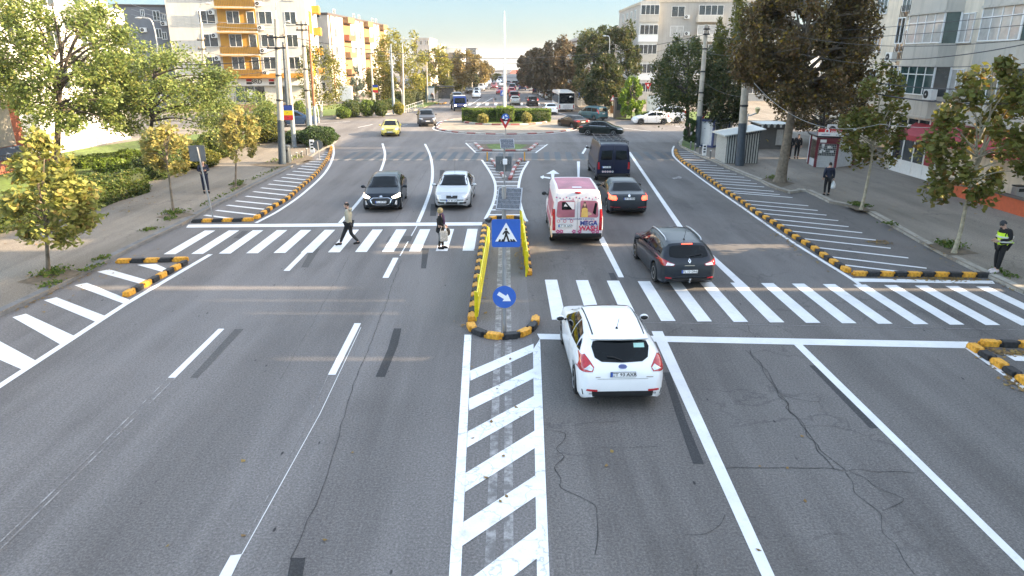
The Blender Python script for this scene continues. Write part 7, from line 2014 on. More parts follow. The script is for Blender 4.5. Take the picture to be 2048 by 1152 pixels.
tree('blue grey spruce beside the white billboard', (713, 212), (696, 128, 731, 208), 'spruce', 3000, .22, 'cone', .12, BARK_D, 51, 60, 'spruce_tree', up=.1, spread=.2)
tree('large yellow tree at the corner of the avenue', (800, 205), (742, 62, 862, 196), 'yellow', 9000, .32, 'broad', .2, BARK, 52, 80, 'broadleaf_tree', spread=.22)
tree('green understory tree left of the yellow one', (752, 206), (722, 132, 795, 200), 'olive', 3200, .30, 'broad', .12, BARK_D, 53, 40, 'broadleaf_tree')
tree('yellow green tree behind the bus bay', (865, 193), (828, 92, 908, 190), 'yellow', 4500, .40, 'broad', .18, BARK, 54, 60, 'broadleaf_tree', spread=.22)
tree('olive tree before the far white block', (905, 186), (876, 112, 935, 182), 'olive', 3600, .42, 'broad', .18, BARK, 55, 50, 'broadleaf_tree')
tree('orange tinted tree with a pale trunk along the left avenue', (923, 188), (902, 98, 958, 172), 'orange', 3600, .42, 'tall', .16, BARK_P, 56, 50, 'broadleaf_tree')
tree('orange brown tree farther down the left avenue', (948, 176), (930, 112, 978, 168), 'orange', 2800, .5, 'broad', .18, BARK_P, 57, 40, 'broadleaf_tree')
tree('small bright orange tree at the far end of the left row', (970, 168), (958, 130, 990, 164), 'orange', 1600, .6, 'broad', .18, BARK, 58, 30, 'broadleaf_tree')
tree('dark low tree behind the parked cars on the left', (936, 180), (915, 148, 962, 180), 'dark', 1800, .42, 'broad', .15, BARK_D, 59, 30, 'broadleaf_tree')
tree('tiny green tree near the vanishing point', (993, 163), (982, 148, 1003, 163), 'olive', 700, .7, 'broad', .2, BARK, 60, 20, 'broadleaf_tree')
# ---- right side
tree('very large brown and green tree before the right apartment block', (1560, 364), (1472, -60, 1752, 208), 'brown', 22000, .25, 'broad', .34, BARK, 70, 130, 'broadleaf_tree', limbs=60, spread=.20, dep=1.0, up=.2, shell=.35)
YR = 'young plane trees along the right kerb'
tree('slim young plane tree in front of the white shopfront', (1722, 419), (1684, 118, 1822, 330), 'plane', 1600, .28, 'egg', .075, BARK_P, 71, 44, 'plane_tree', group=YR, limbs=22, bend=.1, spread=.25)
tree('leaning young plane tree behind the man in the safety vest', (1908, 506), (1846, 96, 2075, 402), 'plane', 2100, .29, 'egg', .085, BARK_P, 72, 52, 'plane_tree', group=YR, limbs=26, bend=.1, spread=.23)
tree('weeping dark green tree left of the tall pole', (1375, 282), (1300, 62, 1445, 208), 'weep', 8000, .26, 'round', .22, BARK_D, 73, 80, 'birch_tree', weep=1.0, spread=.2)
tree('pale slender birch rising behind the tall concrete pole', (1452, 286), (1422, -20, 1506, 190), 'olive', 6000, .24, 'tall', .18, BARK_P, 74, 60, 'birch_tree', weep=1.0, spread=.22)
tree('dark tree filling the shade between pole and brown tree', (1440, 292), (1395, 120, 1500, 232), 'dark', 6000, .26, 'broad', .18, BARK_D, 75, 60, 'broadleaf_tree', weep=.4)
tree('low shaded tree behind the phone kiosk', (1640, 290), (1560, 170, 1750, 268), 'brown', 5200, .25, 'broad', .18, BARK_D, 76, 50, 'broadleaf_tree')
tree('small dark cypress on the grass by the right corner', (1382, 294), (1364, 232, 1396, 284), 'juniper', 1800, .17, 'egg', .05, BARK_D, 77, 26, 'cypress_tree', up=.1)
tree('bright green thuja glowing in the sun beyond the junction', (1263, 238), (1236, 152, 1292, 234), 'thuja', 5000, .24, 'egg', .12, BARK_D, 78, 60, 'thuja_tree', up=.0, spread=.22)
shrub('small low shrub at the foot of the bright thuja', (1284, 240), (1272, 224, 1296, 240), 'hedgelit', 700, .17, seed=79)
RR = 'dark trees lining the right side of the avenue'
for i, (lab, u, v, bb, mt, lf, n) in enumerate([('tallest dusky tree right of the far lamp post', 1240, 222, (1192, 52, 1284, 218), 'dark', .36, 9000), ('dusky green tree just left of the far lamp post', 1196, 216, (1140, 62, 1230, 212), 'dark', .36, 9000), ('brownish tree above the bus', 1160, 208, (1098, 74, 1184, 202), 'dusk', .38, 8500),
    ('purple brown tree behind the parked white van', 1120, 198, (1068, 88, 1146, 192), 'dusk', .44, 7000), ('greyish brown tree in the middle of the right row', 1098, 190, (1048, 98, 1114, 182), 'dusk', .50, 5600), ('brown tree near the far end of the right row', 1078, 183, (1034, 106, 1086, 172), 'dusk', .58, 4200),
    ('dark hollow tree behind the bus stop', 1215, 226, (1165, 112, 1246, 216), 'dark', .34, 6500), ('last small tree before the red roofed house', 1052, 172, (1036, 140, 1062, 168), 'olive', .6, 1200)]):
    tree(lab, (u, v), bb, mt, n, lf, 'broad', .2, BARK_D, 80 + i, 60, 'broadleaf_tree', group=RR, spread=.27)
tree('slope of yellowish tree tops above the dark row', (1205, 195), (1150, 50, 1232, 120), 'olive', 3000, .42, 'flat', .25, BARK_D, 92, 40, 'broadleaf_tree')

# ---- roundabout
mb = MB(); RCX, RCY = G(1011, 268).x, G(1011, 269.5).y + 7.2
def disc(r, n=72): return [(RCX + r * cos(2 * pi * k / n), RCY + r * sin(2 * pi * k / n)) for k in range(n)]
def stad(r, n=36, dy=5.5): return [(RCX + r * cos(a), RCY + (dy if a < pi else 0) + r * sin(a)) for a in [2 * pi * (k + .5) / (2 * n) for k in range(2 * n)]]
def disc2(r, n=60): return [(RCX + r * cos(2 * pi * k / n), RCY + 6 + r * sin(2 * pi * k / n)) for k in range(n)]
mb.prism(stad(7.0), 0, .12, STONE, bottom=False); struct(mb, 'roundabout_apron')
painted_kerb('painted_kerb', [Vector((*p, 0)) for p in stad(7.1) + [stad(7.1)[0]]], w=.25, h=.13, step=1.0)
painted_kerb('painted_kerb', [Vector((*p, 0)) for p in disc2(4.8) + [disc2(4.8)[0]]], w=.25, h=.28, step=1.0)
mb = MB(); mb.flat(disc2(4.7), .20, LAWN); struct(mb, 'lawn')
mb = MB(); ribbon(mb, [Vector((*p, 0)) for p in stad(7.55) + [stad(7.55)[0]]], .14, .009, WHITE); struct(mb, 'edge_line')
RY = RCY + 4.4
hx = lambda u: AT(u, 240, RY).x
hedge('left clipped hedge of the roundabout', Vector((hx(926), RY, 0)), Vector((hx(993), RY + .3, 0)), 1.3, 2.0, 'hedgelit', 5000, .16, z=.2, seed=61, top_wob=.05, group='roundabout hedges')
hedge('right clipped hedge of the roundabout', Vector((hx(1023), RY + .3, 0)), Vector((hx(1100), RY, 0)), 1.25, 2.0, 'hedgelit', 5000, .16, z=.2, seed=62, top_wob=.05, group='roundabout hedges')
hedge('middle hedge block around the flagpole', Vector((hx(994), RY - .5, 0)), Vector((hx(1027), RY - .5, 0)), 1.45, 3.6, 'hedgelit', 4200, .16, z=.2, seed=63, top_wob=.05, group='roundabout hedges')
for i, (lab, u, v, bb) in enumerate([('golden bush before the left roundabout hedge', 965, 247, (955, 228, 976, 246)), ('golden bush before the right roundabout hedge', 1054, 247, (1044, 225, 1063, 246))]):
    shrub(lab, (u, v), bb, 'gold', 900, .16, seed=64 + i, z=.2, group='golden roundabout bushes')
tree('small golden tree sticking up behind the roundabout hedges', (1043, 226), (1030, 216, 1062, 228), 'gold', 500, .2, 'round', .05, BARK, 66, 12, 'small_tree', z=.2)

# ---- white billboard and fence, bus shelter
b = G(690, 226, .13); t = thing('billboard', 'blank white billboard on a post before the spruce', 'billboard', b)
A, B = AT(680, 202, b.y), AT(704, 172, b.y)
m = MB(); m.box(A.x - b.x, -.1, A.z - .13, B.x - b.x, .1, B.z - .13, mat('billboard_white', (.82, .82, .82), .5)); m.build('panel', t, bevel=.03)
m = MB(); m.tube([((A.x + B.x) / 2 - b.x, .15, 0), ((A.x + B.x) / 2 - b.x, .15, B.z - .5)], .1, STEEL, 8); m.build('post', t)
a, c = G(1293, 237, .13), G(1340, 237, .13); d = c - a
t = thing('fence', 'fence of tall pale vertical bars behind the far yield sign', 'fence', a, atan2(d.y, d.x))
m = MB()
for i in range(26): x = d.length * i / 25; m.box(x - .05, -.02, 0, x + .05, .02, 2.6, KWH)
m.build('bars', t)
for z in (.4, 2.3):
    m = MB(); m.box(0, .021, z, d.length, .06, z + .08, KWH); m.build('rail_bar', t)
b = G(853, 205, .13); t = thing('bus_shelter', 'small bus shelter with a lit advert panel on the left avenue', 'bus shelter', b)
m = MB(); m.box(.1, -.06, .5, 1.3, .06, 2.3, KWH); m.build('advert_panel', t, bevel=.02)
m = MB(); m.box(-.1, -.08, 0, .1, .08, 2.5, TEAL); m.box(.05, -.1, 2.301, 1.4, .1, 2.5, TEAL); m.box(.05, -.1, .38, 1.4, .1, .499, TEAL); m.build('frame', t)
m = MB(); m.box(1.6, .3, 2.4, 4.4, 1.9, 2.5, DARKM); m.box(1.7, 1.7, 0, 1.78, 1.8, 2.4, DARKM); m.box(4.2, 1.7, 0, 4.28, 1.8, 2.4, DARKM); m.box(1.8, 1.72, .5, 4.2, 1.76, 2.2, WPANE); m.build('shelter_roof', t)
b = G(1152, 212, .13); t = thing('bus_shelter', 'bus shelter with posters in the shade behind the crossing sign on the right', 'bus shelter', b)
m = MB(); m.box(0, 1.0, 0, 4.2, 1.06, 2.4, CURT); m.build('back_panel', t)
m = MB(); m.box(-.1, 0, 2.4, 4.3, 1.2, 2.5, DARKM); m.build('shelter_roof', t)
for x in (0, 2.1, 4.15):
    m = MB(); m.box(x, .1, 0, x + .06, .16, 2.4, DARKM); m.build('post', t)
b = G(1229, 236, .13); t = thing('ticket_kiosk', 'narrow dark kiosk behind the warning sign beyond the junction', 'kiosk', b)
m = MB(); m.box(0, 0, 0, 1.4, 1.2, 2.2, DARKF); m.build('wall', t); m = MB(); m.box(.2, -.03, .9, 1.2, -.001, 1.9, WPANE); m.build('window', t); m = MB(); m.box(-.1, -.1, 2.2, 1.5, 1.3, 2.3, DARKM); m.build('roof', t)
# flower buckets and crate
WBK = mat('bucket_white', (.62, .62, .60), .5)
for lab, u, v, mm in (('white flower bucket with yellow flowers by the striped kiosk', 1520.5, 296, WBK), ('cardboard box with yellow flowers by the striped kiosk', 1531, 297, mat('cardboard', (.45, .32, .18), .85))):
    b = G(u, v, .13); t = thing('flower_bucket' if mm is WBK else 'flower_box', lab, 'flowers', b)
    m = MB()
    if mm is WBK: m.lathe([(.15, 0), (.2, .5), (.19, .52)], mm, 14)
    else: m.box(-.22, -.18, 0, .22, .18, .5, mm)
    m.build('container', t, smooth=40)
    rng = np.random.default_rng(int(u)); p = rng.normal(size=(160, 3)) * np.array([.13, .13, .09]) + np.array([0, 0, .68]); link('flowers', np_mesh('flowers', leaf_geo(p, .12, rng), FLO), t)

# ---- tree pits, weeds and fallen leaves
GR = leafmat('grass_blade', [(0, (.05, .10, .015)), (.5, (.09, .15, .02)), (.85, (.14, .15, .03))], .2)
FALL = leafmat('fallen_leaf', [(0, (.20, .11, .04)), (.4, (.28, .16, .05)), (.7, (.33, .22, .06)), (.9, (.14, .08, .04))], .1)
gp_, fp_ = [], []
rng = np.random.default_rng(99)
def scatter(dst, poly, n, z=.14, jit=.02):
    P = [np.array(G(u, v, .0)[:2]) for u, v in poly]
    for _ in range(n):
        w_ = rng.dirichlet(np.ones(len(P))); q = sum(a * b for a, b in zip(w_, P)); dst.append((q[0] + rng.normal() * .12, q[1] + rng.normal() * .12, z + abs(rng.normal()) * jit))
for pit in ([(52, 562), (100, 568), (152, 548), (120, 540)], [(322, 434), (345, 438), (382, 430), (350, 424)], [(462, 376), (475, 378), (490, 370), (478, 367)], [(1695, 412), (1715, 420), (1745, 421), (1712, 411)], [(1862, 492), (1900, 508), (1942, 505), (1890, 488)], [(1530, 360), (1560, 372), (1580, 366), (1545, 355)], [(520, 328), (560, 334), (616, 318), (600, 312)]):
    mb = MB(); P = [G(u, v, .13) for u, v in pit]; c = sum(P, Vector()) / len(P)
    mb.flat([tuple((c + (p - c) * 1.35)[:2]) for p in P], .140, SOIL); struct(mb, 'bare_earth')
    scatter(gp_, pit, 260, .17, .05)
for a, b in (((165, 552), (200, 536)), ((195, 530), (215, 520)), ((290, 468), (312, 462)), ((330, 447), (350, 440)), ((400, 418), (480, 380)), ((500, 366), (560, 338)), ((90, 582), (120, 570)), ((1772, 452), (1782, 456)), ((1990, 548), (2030, 565))):
    scatter(gp_, [a, b], 80, .15, .03)
scatter(gp_, [(0, 462), (160, 420), (300, 380), (420, 320), (180, 418)], 300, .15, .03)
me = np_mesh('grass', leaf_geo(np.array(gp_), .10, rng, 0), GR); link('grass', me, kind='stuff', label='green weeds in the tree pits and along the kerbs', cat='weeds')
for poly, n, z in (([(1715, 556), (1850, 560), (1990, 560), (1960, 556)], 240, .02), ([(1985, 552), (2048, 585)], 60, .03), ([(1945, 690), (2048, 765), (2048, 790)], 120, .02), ([(1960, 700), (2048, 712), (2040, 706)], 110, .02), ([(952, 500), (965, 640), (975, 470)], 110, .02), ([(1035, 470), (1048, 550), (1030, 500)], 60, .02), ([(940, 640), (930, 652)], 14, .02),
                 ([(20, 625), (180, 548), (280, 500), (0, 640)], 70, .02), ([(232, 530), (60, 640), (310, 500)], 30, .02), ([(1560, 480), (1690, 560), (1400, 350)], 110, .02), ([(1730, 485), (1790, 490), (1760, 480)], 80, .02), ([(1700, 420), (2000, 560), (1900, 540)], 40, .15), ([(0, 500), (300, 400), (200, 520), (450, 330)], 60, .15),
                 ([(930, 700), (1080, 700), (1090, 1100), (920, 1100)], 12, .02), ([(1100, 700), (2000, 700), (2040, 1150), (1100, 1150)], 9, .02), ([(0, 800), (900, 700), (880, 1150), (0, 1150)], 5, .02), ([(1500, 330), (1700, 340), (1900, 470), (1560, 360)], 60, .15), ([(40, 560), (140, 560)], 20, .16)):
    scatter(fp_, poly, n, z, .008)
rng2 = np.random.default_rng(5); V = leaf_geo(np.array(fp_), .10, rng2, 6)
link('fallen_leaves', np_mesh('fallen_leaves', V, FALL), kind='stuff', label='dry brown leaves scattered along kerbs and road', cat='leaves')
# ------------------------------------------------------------------ people
SKIN = mat('skin', (.46, .27, .20), .6, var=.05)
EYEW, EYED, LIP = mat('eye_white', (.7, .7, .68), .3), mat('eye_dark', (.03, .02, .02), .3), mat('lip', (.36, .13, .11), .5)
def skin_mesh(J, E, root, m, sub=1):
    """J: name -> (pos, radius); tapered, continuous surface grown along the edges E"""
    ids = list(J); me = bpy.data.meshes.new('s'); me.from_pydata([J[k][0] for k in ids], [(ids.index(a), ids.index(b)) for a, b in E], [])
    o = bpy.data.objects.new('s', me); COL.objects.link(o)
    md = o.modifiers.new('k', 'SKIN'); md.use_smooth_shade = True; md.branch_smoothing = .4
    sv = me.skin_vertices[0].data
    for i, k in enumerate(ids):
        r = J[k][1]; sv[i].radius = r if hasattr(r, '__len__') else (r, r); sv[i].use_root = (k == root)
    ms = o.modifiers.new('u', 'SUBSURF'); ms.levels = ms.render_levels = sub
    dg = bpy.context.evaluated_depsgraph_get()
    r = bpy.data.meshes.new_from_object(o.evaluated_get(dg))
    bpy.data.objects.remove(o); bpy.data.meshes.remove(me)
    mb = MB(); mb.add([v.co.copy() for v in r.vertices], [tuple(p.vertices) for p in r.polygons], m); bpy.data.meshes.remove(r)
    return mb
BASE = dict(pelvis=(0, 0, .95), waist=(0, 0, 1.10), chest=(0, .01, 1.30), neck=(0, 0, 1.47), head=(0, .03, 1.60), shl=(-.18, 0, 1.42), shr=(.18, 0, 1.42), ell=(-.23, -.03, 1.14), elr=(.23, -.03, 1.14), wrl=(-.23, .06, .90), wrr=(.23, .06, .90),
            hil=(-.09, 0, .90), hir=(.09, 0, .90), knl=(-.10, .03, .49), knr=(.10, .03, .49), anl=(-.10, -.02, .09), anr=(.10, -.02, .09))
def head_mesh(c, tilt, yaw, m=SKIN, face=True):
    mb = MB(); T = Matrix.Translation(c) @ Matrix.Rotation(yaw, 4, 'Z') @ Matrix.Rotation(-tilt, 4, 'X')
    mb.T = T
    n, k = 14, 10; vs, fs = [], []
    for i in range(k + 1):
        t = pi * i / k
        for j in range(n):
            q = 2 * pi * j / n; x, y, z = .076 * sin(t) * cos(q), .097 * sin(t) * sin(q), .118 * cos(t)
            if z < 0: x *= 1 - .9 * (-z); y = y * (1 - 1.0 * (-z)) + .012
            vs.append((x, y, z))
    for i in range(k):
        for j in range(n): fs.append((i * n + j, (i + 1) * n + j, (i + 1) * n + (j + 1) % n, i * n + (j + 1) % n))
    mb.add(vs, fs, m)
    mb.add([(0, .093, .02), (-.016, .092, -.028), (.016, .092, -.028), (0, .122, -.024), (0, .09, -.038)], [(0, 1, 3), (0, 3, 2), (1, 4, 3), (3, 4, 2)], m)
    for s in (-1, 1):
        mb.ball((s * .032, .083, .008), (.014, .010, .008), EYEW, 8, 5); mb.ball((s * .032, .091, .008), (.006, .004, .006), EYED, 6, 4)
        mb.ball((s * .078, -.005, -.005), (.012, .02, .032), m, 8, 6)
    mb.ball((0, .090, -.062), (.024, .010, .007), LIP, 8, 5)
    mb.T = None
    return mb
def hand_mesh(w, d, side, m=SKIN, curl=.5):
    """palm with four unequal curled fingers and a thumb from its side; d: direction wrist -> fingers"""
    mb = MB(); d = Vector(d).normalized(); a = d.cross(Vector((0, 1, 0))); a = (a if a.length > .1 else d.cross(Vector((0, 0, 1)))).normalized(); b = a.cross(d)
    w = Vector(w); pal = [w + d * .0, w + d * .045, w + d * .085]
    mb.tube(pal, [.026, .036, .034], m, 8)
    for i, (o, ln) in enumerate(((-.027, .066), (-.009, .076), (.009, .072), (.027, .056))):
        p = w + d * .08 + a * o
        q = p + (d * cos(curl * .5) + b * sin(curl * .5)) * ln * .5; e = q + (d * cos(curl * 1.6) + b * sin(curl * 1.6)) * ln * .5
        mb.tube([p, q, e], [.0095, .009, .007], m, 6)
    p = w + d * .03 + a * (-.034 * side); q = p + (d * .6 - a * side * .7).normalized() * .035; mb.tube([p, q, q + (d + b * .5).normalized() * .03], [.012, .010, .008], m, 6)
    return mb
def person(label, uv, heading, pose={}, top_m=None, leg_m=None, shoe_m=None, hair_m=None, hair='short', scale=1.0, tilt=0.0, turn=0.0, coat=0.0, z=0.0, hat=None, curl=.5, name='person', fat=1.0, group=None):
    b = G(uv[0], uv[1], z); P = dict(BASE); P.update(pose); V = {k: Vector(v) for k, v in P.items()}
    R = dict(pelvis=.125 * fat, waist=.125 * fat, chest=.135 * fat, neck=.055, shl=.068, shr=.068, ell=.044, elr=.044, wrl=.029, wrr=.029, hil=.085, hir=.085, knl=.058, knr=.058, anl=.038, anr=.038)
    J = {k: (V[k], R[k]) for k in R}; J['headb'] = (V['neck'].lerp(V['head'], .75), .052)
    for s in 'lr':
        f = Vector((0, .14, -.045)); q = V['an' + s] + f; J['to' + s] = (Vector((q.x, q.y, max(.035, q.z))) if P['an' + s][2] < .14 else q, .034)
    E = [('pelvis', 'waist'), ('waist', 'chest'), ('chest', 'neck'), ('neck', 'headb'), ('chest', 'shl'), ('chest', 'shr'), ('shl', 'ell'), ('shr', 'elr'), ('ell', 'wrl'), ('elr', 'wrr'), ('pelvis', 'hil'), ('pelvis', 'hir'), ('hil', 'knl'), ('hir', 'knr'), ('knl', 'anl'), ('knr', 'anr'), ('anl', 'tol'), ('anr', 'tor')]
    body = skin_mesh(J, E, 'pelvis', SKIN)
    body.merge(head_mesh(V['head'], tilt, turn))
    for s, sg in (('l', 1), ('r', -1)): body.merge(hand_mesh(V['wr' + s], V['wr' + s] - V['el' + s], sg, curl=curl))
    o = body.build(name, None, label, 'person', group, None, 60, b, -radians(heading)); o.scale = (scale,) * 3
    g = lambda k, d: (V[k], R[k] + d)
    jk = {k: g(k, .028) for k in ('waist', 'chest', 'shl', 'shr', 'ell', 'elr')}; jk['neck'] = (V['neck'] - Vector((0, 0, .02)), .068); jk['pelvis'] = (V['pelvis'] - Vector((0, 0, .04)), .125 * fat + .035)
    jk['wl'] = (V['ell'].lerp(V['wrl'], .93), .045); jk['wr'] = (V['elr'].lerp(V['wrr'], .93), .045)
    E2 = [('pelvis', 'waist'), ('waist', 'chest'), ('chest', 'neck'), ('chest', 'shl'), ('chest', 'shr'), ('shl', 'ell'), ('shr', 'elr'), ('ell', 'wl'), ('elr', 'wr')]
    if coat: jk['hem'] = (V['pelvis'] + Vector((0, -.02, -coat)), .19 * fat); jk['mid'] = (V['pelvis'] + Vector((0, -.01, -coat * .5)), .175 * fat); E2 += [('pelvis', 'mid'), ('mid', 'hem')]
    skin_mesh(jk, E2, 'waist', top_m).build('jacket', o, smooth=60)
    tr = {k: g(k, .018) for k in ('pelvis', 'hil', 'hir', 'knl', 'knr')}
    for s in 'lr': tr['an' + s] = (V['an' + s] + Vector((0, 0, .03)), .052)
    skin_mesh(tr, [('pelvis', 'hil'), ('pelvis', 'hir'), ('hil', 'knl'), ('hir', 'knr'), ('knl', 'anl'), ('knr', 'anr')], 'pelvis', leg_m).build('trousers', o, smooth=60)
    for s in 'lr':
        a, t_ = V['an' + s], J['to' + s][0]; m = MB(); d = (t_ - a).normalized()
        m.tube([a - d * .055 + Vector((0, 0, -.03)), a + Vector((0, 0, -.022)), a.lerp(t_, .6) + Vector((0, 0, .0)), t_ + d * .03, t_ + d * .07], [.034, .052, .048, .042, .015], shoe_m, 10)
        m.build('shoe', o, smooth=60)
    if hair_m is not None:
        T = Matrix.Translation(V['head']) @ Matrix.Rotation(turn, 4, 'Z') @ Matrix.Rotation(-tilt, 4, 'X'); m = MB(); m.T = T
        n, k = 16, 8; vs, fs = [], []
        lim = {'short': .60, 'bald': .52, 'bob': .80, 'hat': .55}[hair]
        for i in range(k + 1):
            for j in range(n):
                q = 2 * pi * j / n; fr = max(0, sin(q)); t = pi * lim * i / k * (1 - (.42 if hair != 'hat' else .15) * fr ** 2)
                e = 1.12 if hair == 'bob' else (1.10 if hair == 'hat' else 1.05)
                if hair == 'bald' and i < 4: e = .97
                w_ = e * (1 + (.16 * (i / k) if hair == 'bob' else 0))
                vs.append((.076 * w_ * sin(t) * cos(q), .097 * w_ * sin(t) * sin(q) - (.012 if hair == 'bob' else .004), .118 * e * cos(t)))
        for i in range(k):
            for j in range(n): fs.append((i * n + j, (i + 1) * n + j, (i + 1) * n + (j + 1) % n, i * n + (j + 1) % n))
        m.add(vs, fs, hair_m); m.T = None; m.build('knit_cap' if hair == 'hat' else 'hair', o, smooth=70)
    return o, V, b
CL = lambda n, c, v=.12: mat('cloth_' + n, c, .9, var=v, scale=9, bump=.25)
NAVYC, BLKC, KHAKI, DKTR, SHOEK, SHOEW = CL('navy', (.009, .014, .032)), CL('black', (.006, .006, .007)), CL('khaki', (.36, .33, .25)), CL('dark_trousers', (.014, .015, .017)), CL('black_shoe', (.006, .006, .006)), CL('pale_shoe', (.52, .46, .46))
HBLK, HBLD, HGRY = CL('hair_dark', (.03, .024, .02)), CL('hair_blonde', (.42, .30, .15), .3), CL('hair_grey', (.22, .2, .18))
def world(o, p): return Matrix.Translation(o.location) @ Matrix.Rotation(o.rotation_euler.z, 4, 'Z') @ Matrix.Scale(o.scale[0], 4) @ Vector(p)

# man in the khaki jacket striding left over the crosswalk
o, V, b = person('balding man in a pale khaki jacket striding left across the left crosswalk', (701, 492), -88,
    dict(hil=(-.09, .02, .88), knl=(-.09, .20, .50), anl=(-.09, .36, .13), hir=(.09, -.02, .88), knr=(.09, -.03, .48), anr=(.09, -.30, .13), shl=(-.18, 0, 1.42), ell=(-.24, -.06, 1.15), wrl=(-.22, -.02, .90), shr=(.18, 0, 1.42), elr=(.23, -.04, 1.15), wrr=(.20, .05, .92), pelvis=(0, 0, .93)), KHAKI, DKTR, SHOEK, HBLK, 'bald', 1.0)
m = MB(); m.ball((0, -.10, 1.44), (.12, .07, .07), KHAKI, 12, 7); m.build('hood', o, smooth=60)
m = MB(); m.tube([(-.03, .045, 1.48), (0, .06, 1.47), (.03, .045, 1.48)], .035, BLKC, 8); m.ball((0, .02, 1.475), (.07, .065, .035), BLKC, 12, 6); m.build('collar', o, smooth=60)
m = MB(); m.box(-.30, -.10, .74, -.24, .10, .98, BLKC); q = m.mesh('hand_bag', bevel=.02)
link('hand_bag', q, None, 'small black bag carried by the man in the khaki jacket', 'bag', None, None, o.location, o.rotation_euler.z)
# blonde woman walking right
SCARF = CL('scarf_purple', (.10, .045, .09), .4)
o, V, b = person('blonde woman in a long black coat walking right near the median', (882, 498), 84,
    dict(hil=(-.08, 0, .86), knl=(-.08, .06, .47), anl=(-.07, .08, .09), hir=(.08, 0, .86), knr=(.08, .0, .47), anr=(.07, -.08, .09), elr=(.22, -.02, 1.13), wrr=(.19, .16, 1.00), ell=(-.22, .0, 1.13), wrl=(-.16, .2, .98)), BLKC, BLKC, SHOEK, HBLD, 'bob', .93, coat=.30, fat=1.08)
m = MB(); m.tube(spline([(-.07, .06, 1.47), (0, .12, 1.40), (.06, .15, 1.25), (.08, .16, 1.05)], 5), [.05] * 16, SCARF, 8); m.ball((0, .03, 1.46), (.09, .085, .045), SCARF, 12, 6); m.build('scarf', o, smooth=60)
TOTE = mat('tote_grey', (.27, .28, .29), .8, var=.45, scale=22)
m = MB(); m.box(-.07, -.16, -.40, .07, .16, 0, TOTE); bag = m.mesh('shoulder_bag', bevel=.03)
p = world(o, (.27, .12, .82)); t = thing('shoulder_bag', 'pale grey patterned shoulder bag hanging from the blonde woman', 'bag', p, o.rotation_euler.z)
link('pouch', bag, t); m = MB(); m.tube(spline([(0, -.12, -.01), (-.03, -.06, .18), (-.05, .0, .22), (-.03, .06, .18), (0, .12, -.01)], 5), .012, TOTE, 6); m.build('strap', t, smooth=60)
m = MB(); m.ball((0, 0, -.16), (.05, .10, .15), BLKC, 10, 7)
link('hand_bag', m.mesh('hand_bag', 60), None, 'small black bag in front of the blonde woman', 'bag', None, None, world(o, (.20, .30, .93)), o.rotation_euler.z)
# man with lowered head on the left pavement
person('man in dark clothes with lowered head standing on the left pavement by the sign back', (413, 386), 150, dict(elr=(.25, -.02, 1.16), wrr=(.08, .22, 1.20), ell=(-.25, -.02, 1.16), wrl=(-.08, .22, 1.20), head=(0, .07, 1.59), anl=(-.11, .05, .09), knl=(-.10, .06, .49)), NAVYC, NAVYC, SHOEK, HGRY, 'bald', 1.02, tilt=.5, z=.13)
# man seen from behind with a white bag
o, V, b = person('man in a navy jacket seen from behind on the right pavement with a white bag', (1652, 391), 8, dict(wrr=(.26, .03, .88), head=(.02, .06, 1.59)), NAVYC, BLKC, SHOEK, HBLK, 'short', 1.0, tilt=.25, z=.13, fat=1.12)
m = MB(); p0 = Vector(V['wrr']) + Vector((.02, 0, -.10)); BAGW = mat('plastic_bag_white', (.75, .76, .77), .4, var=.06)
m.tube([(0, 0, 0), (0, 0, -.05), (0, 0, -.20), (0, 0, -.36), (0, 0, -.40)], [.015, .05, .12, .13, .09], BAGW, 12)
link('plastic_bag', m.mesh('plastic_bag', 60), None, 'white plastic bag held by the man in the navy jacket', 'bag', None, None, world(o, p0), o.rotation_euler.z)
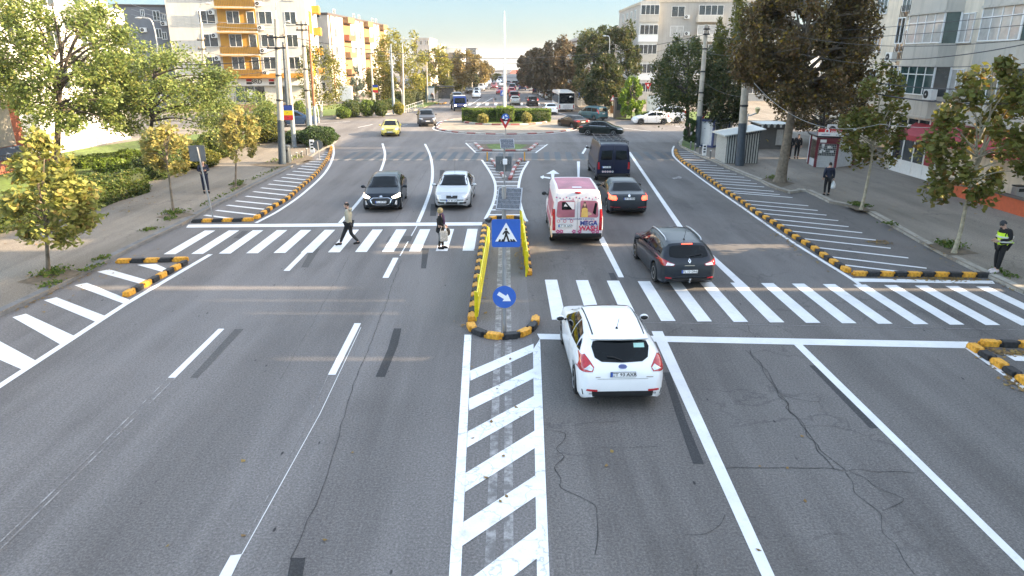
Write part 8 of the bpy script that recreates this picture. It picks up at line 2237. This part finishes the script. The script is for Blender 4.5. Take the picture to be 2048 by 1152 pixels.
# man in the safety vest
HIV, REFL = mat('vest_lime', (.52, .80, .04), .6, emit=0), mat('vest_reflective', (.62, .64, .62), .3, .4)
o, V, b = person('man in a lime safety vest and black cap looking down at the right kerb', (1992, 545), -86, dict(head=(0, .12, 1.57), neck=(0, .05, 1.46), elr=(.24, -.06, 1.15), wrr=(.10, .20, 1.06), ell=(-.24, -.06, 1.15), wrl=(-.10, .20, 1.06), anl=(-.09, .04, .09)), BLKC, BLKC, SHOEW, CL('cap_dark', (.03, .032, .036)), 'hat', 1.05, tilt=.65, z=.13, fat=1.15)
ve = {k: (Vector(V[k]), r) for k, r in (('waist', .222), ('chest', .235), ('pelvis', .175))}; ve['sl'] = (Vector((-.13, 0, 1.43)), .105); ve['sr'] = (Vector((.13, 0, 1.43)), .105); ve['pelvis'] = (Vector((0, -.02, .99)), .205)
vm = skin_mesh(ve, [('pelvis', 'waist'), ('waist', 'chest'), ('chest', 'sl'), ('chest', 'sr')], 'waist', HIV); vo = vm.build('safety_vest', o, smooth=60)
for zz in (1.02, 1.16):
    m = MB(); n = 20; m.tube([(0, -.012, zz), (0, -.012, zz + .045)], (.228 if zz < 1.1 else .236), REFL, 20); m.build('reflective_band', vo, smooth=40)
# two people in the dark behind the brown tree, others far off
for i, (lab, u, v, h) in enumerate((('person in black standing in the shade just right of the big trunk', 1576, 318, 20), ('second person in black in the shade beside the phone kiosk', 1592, 317, 200))):
    person(lab, (u, v), h, {}, BLKC, BLKC, SHOEK, HBLK, 'short', 1.0, z=.13)
person('person in dark blue bending over near the left bus shelter', (866, 205), 200, dict(chest=(0, .18, 1.22), neck=(0, .28, 1.34), head=(0, .36, 1.42), shl=(-.18, .24, 1.30), shr=(.18, .24, 1.30), ell=(-.2, .32, 1.05), elr=(.2, .32, 1.05), wrl=(-.15, .42, .85), wrr=(.15, .42, .85), waist=(0, .06, 1.08)), NAVYC, NAVYC, SHOEK, HBLK, 'short', 1.0, tilt=.5, z=.13)
person('distant person in a bright vest on the right pavement behind the bus', (1181, 207), 190, {}, HIV, NAVYC, SHOEK, HBLK, 'short', 1.0, z=.13)
bpy.context.view_layer.update()
# ------------------------------------------------------------------ air: one even volume round camera and scene
m = bpy.data.materials.new('haze'); m.use_nodes = True; t = m.node_tree
t.nodes.remove(t.nodes['Principled BSDF'])
pv = t.nodes.new('ShaderNodeVolumePrincipled'); pv.inputs['Density'].default_value = 0.0002
pv.inputs['Color'].default_value = (.92, .96, 1, 1); pv.inputs['Anisotropy'].default_value = .2
t.links.new(pv.outputs[0], t.nodes['Material Output'].inputs['Volume'])
mb = MB(); mb.box(-3200, -80, -77, 3200, 3600, 32, m); hz = mb.build('haze', kind='stuff')
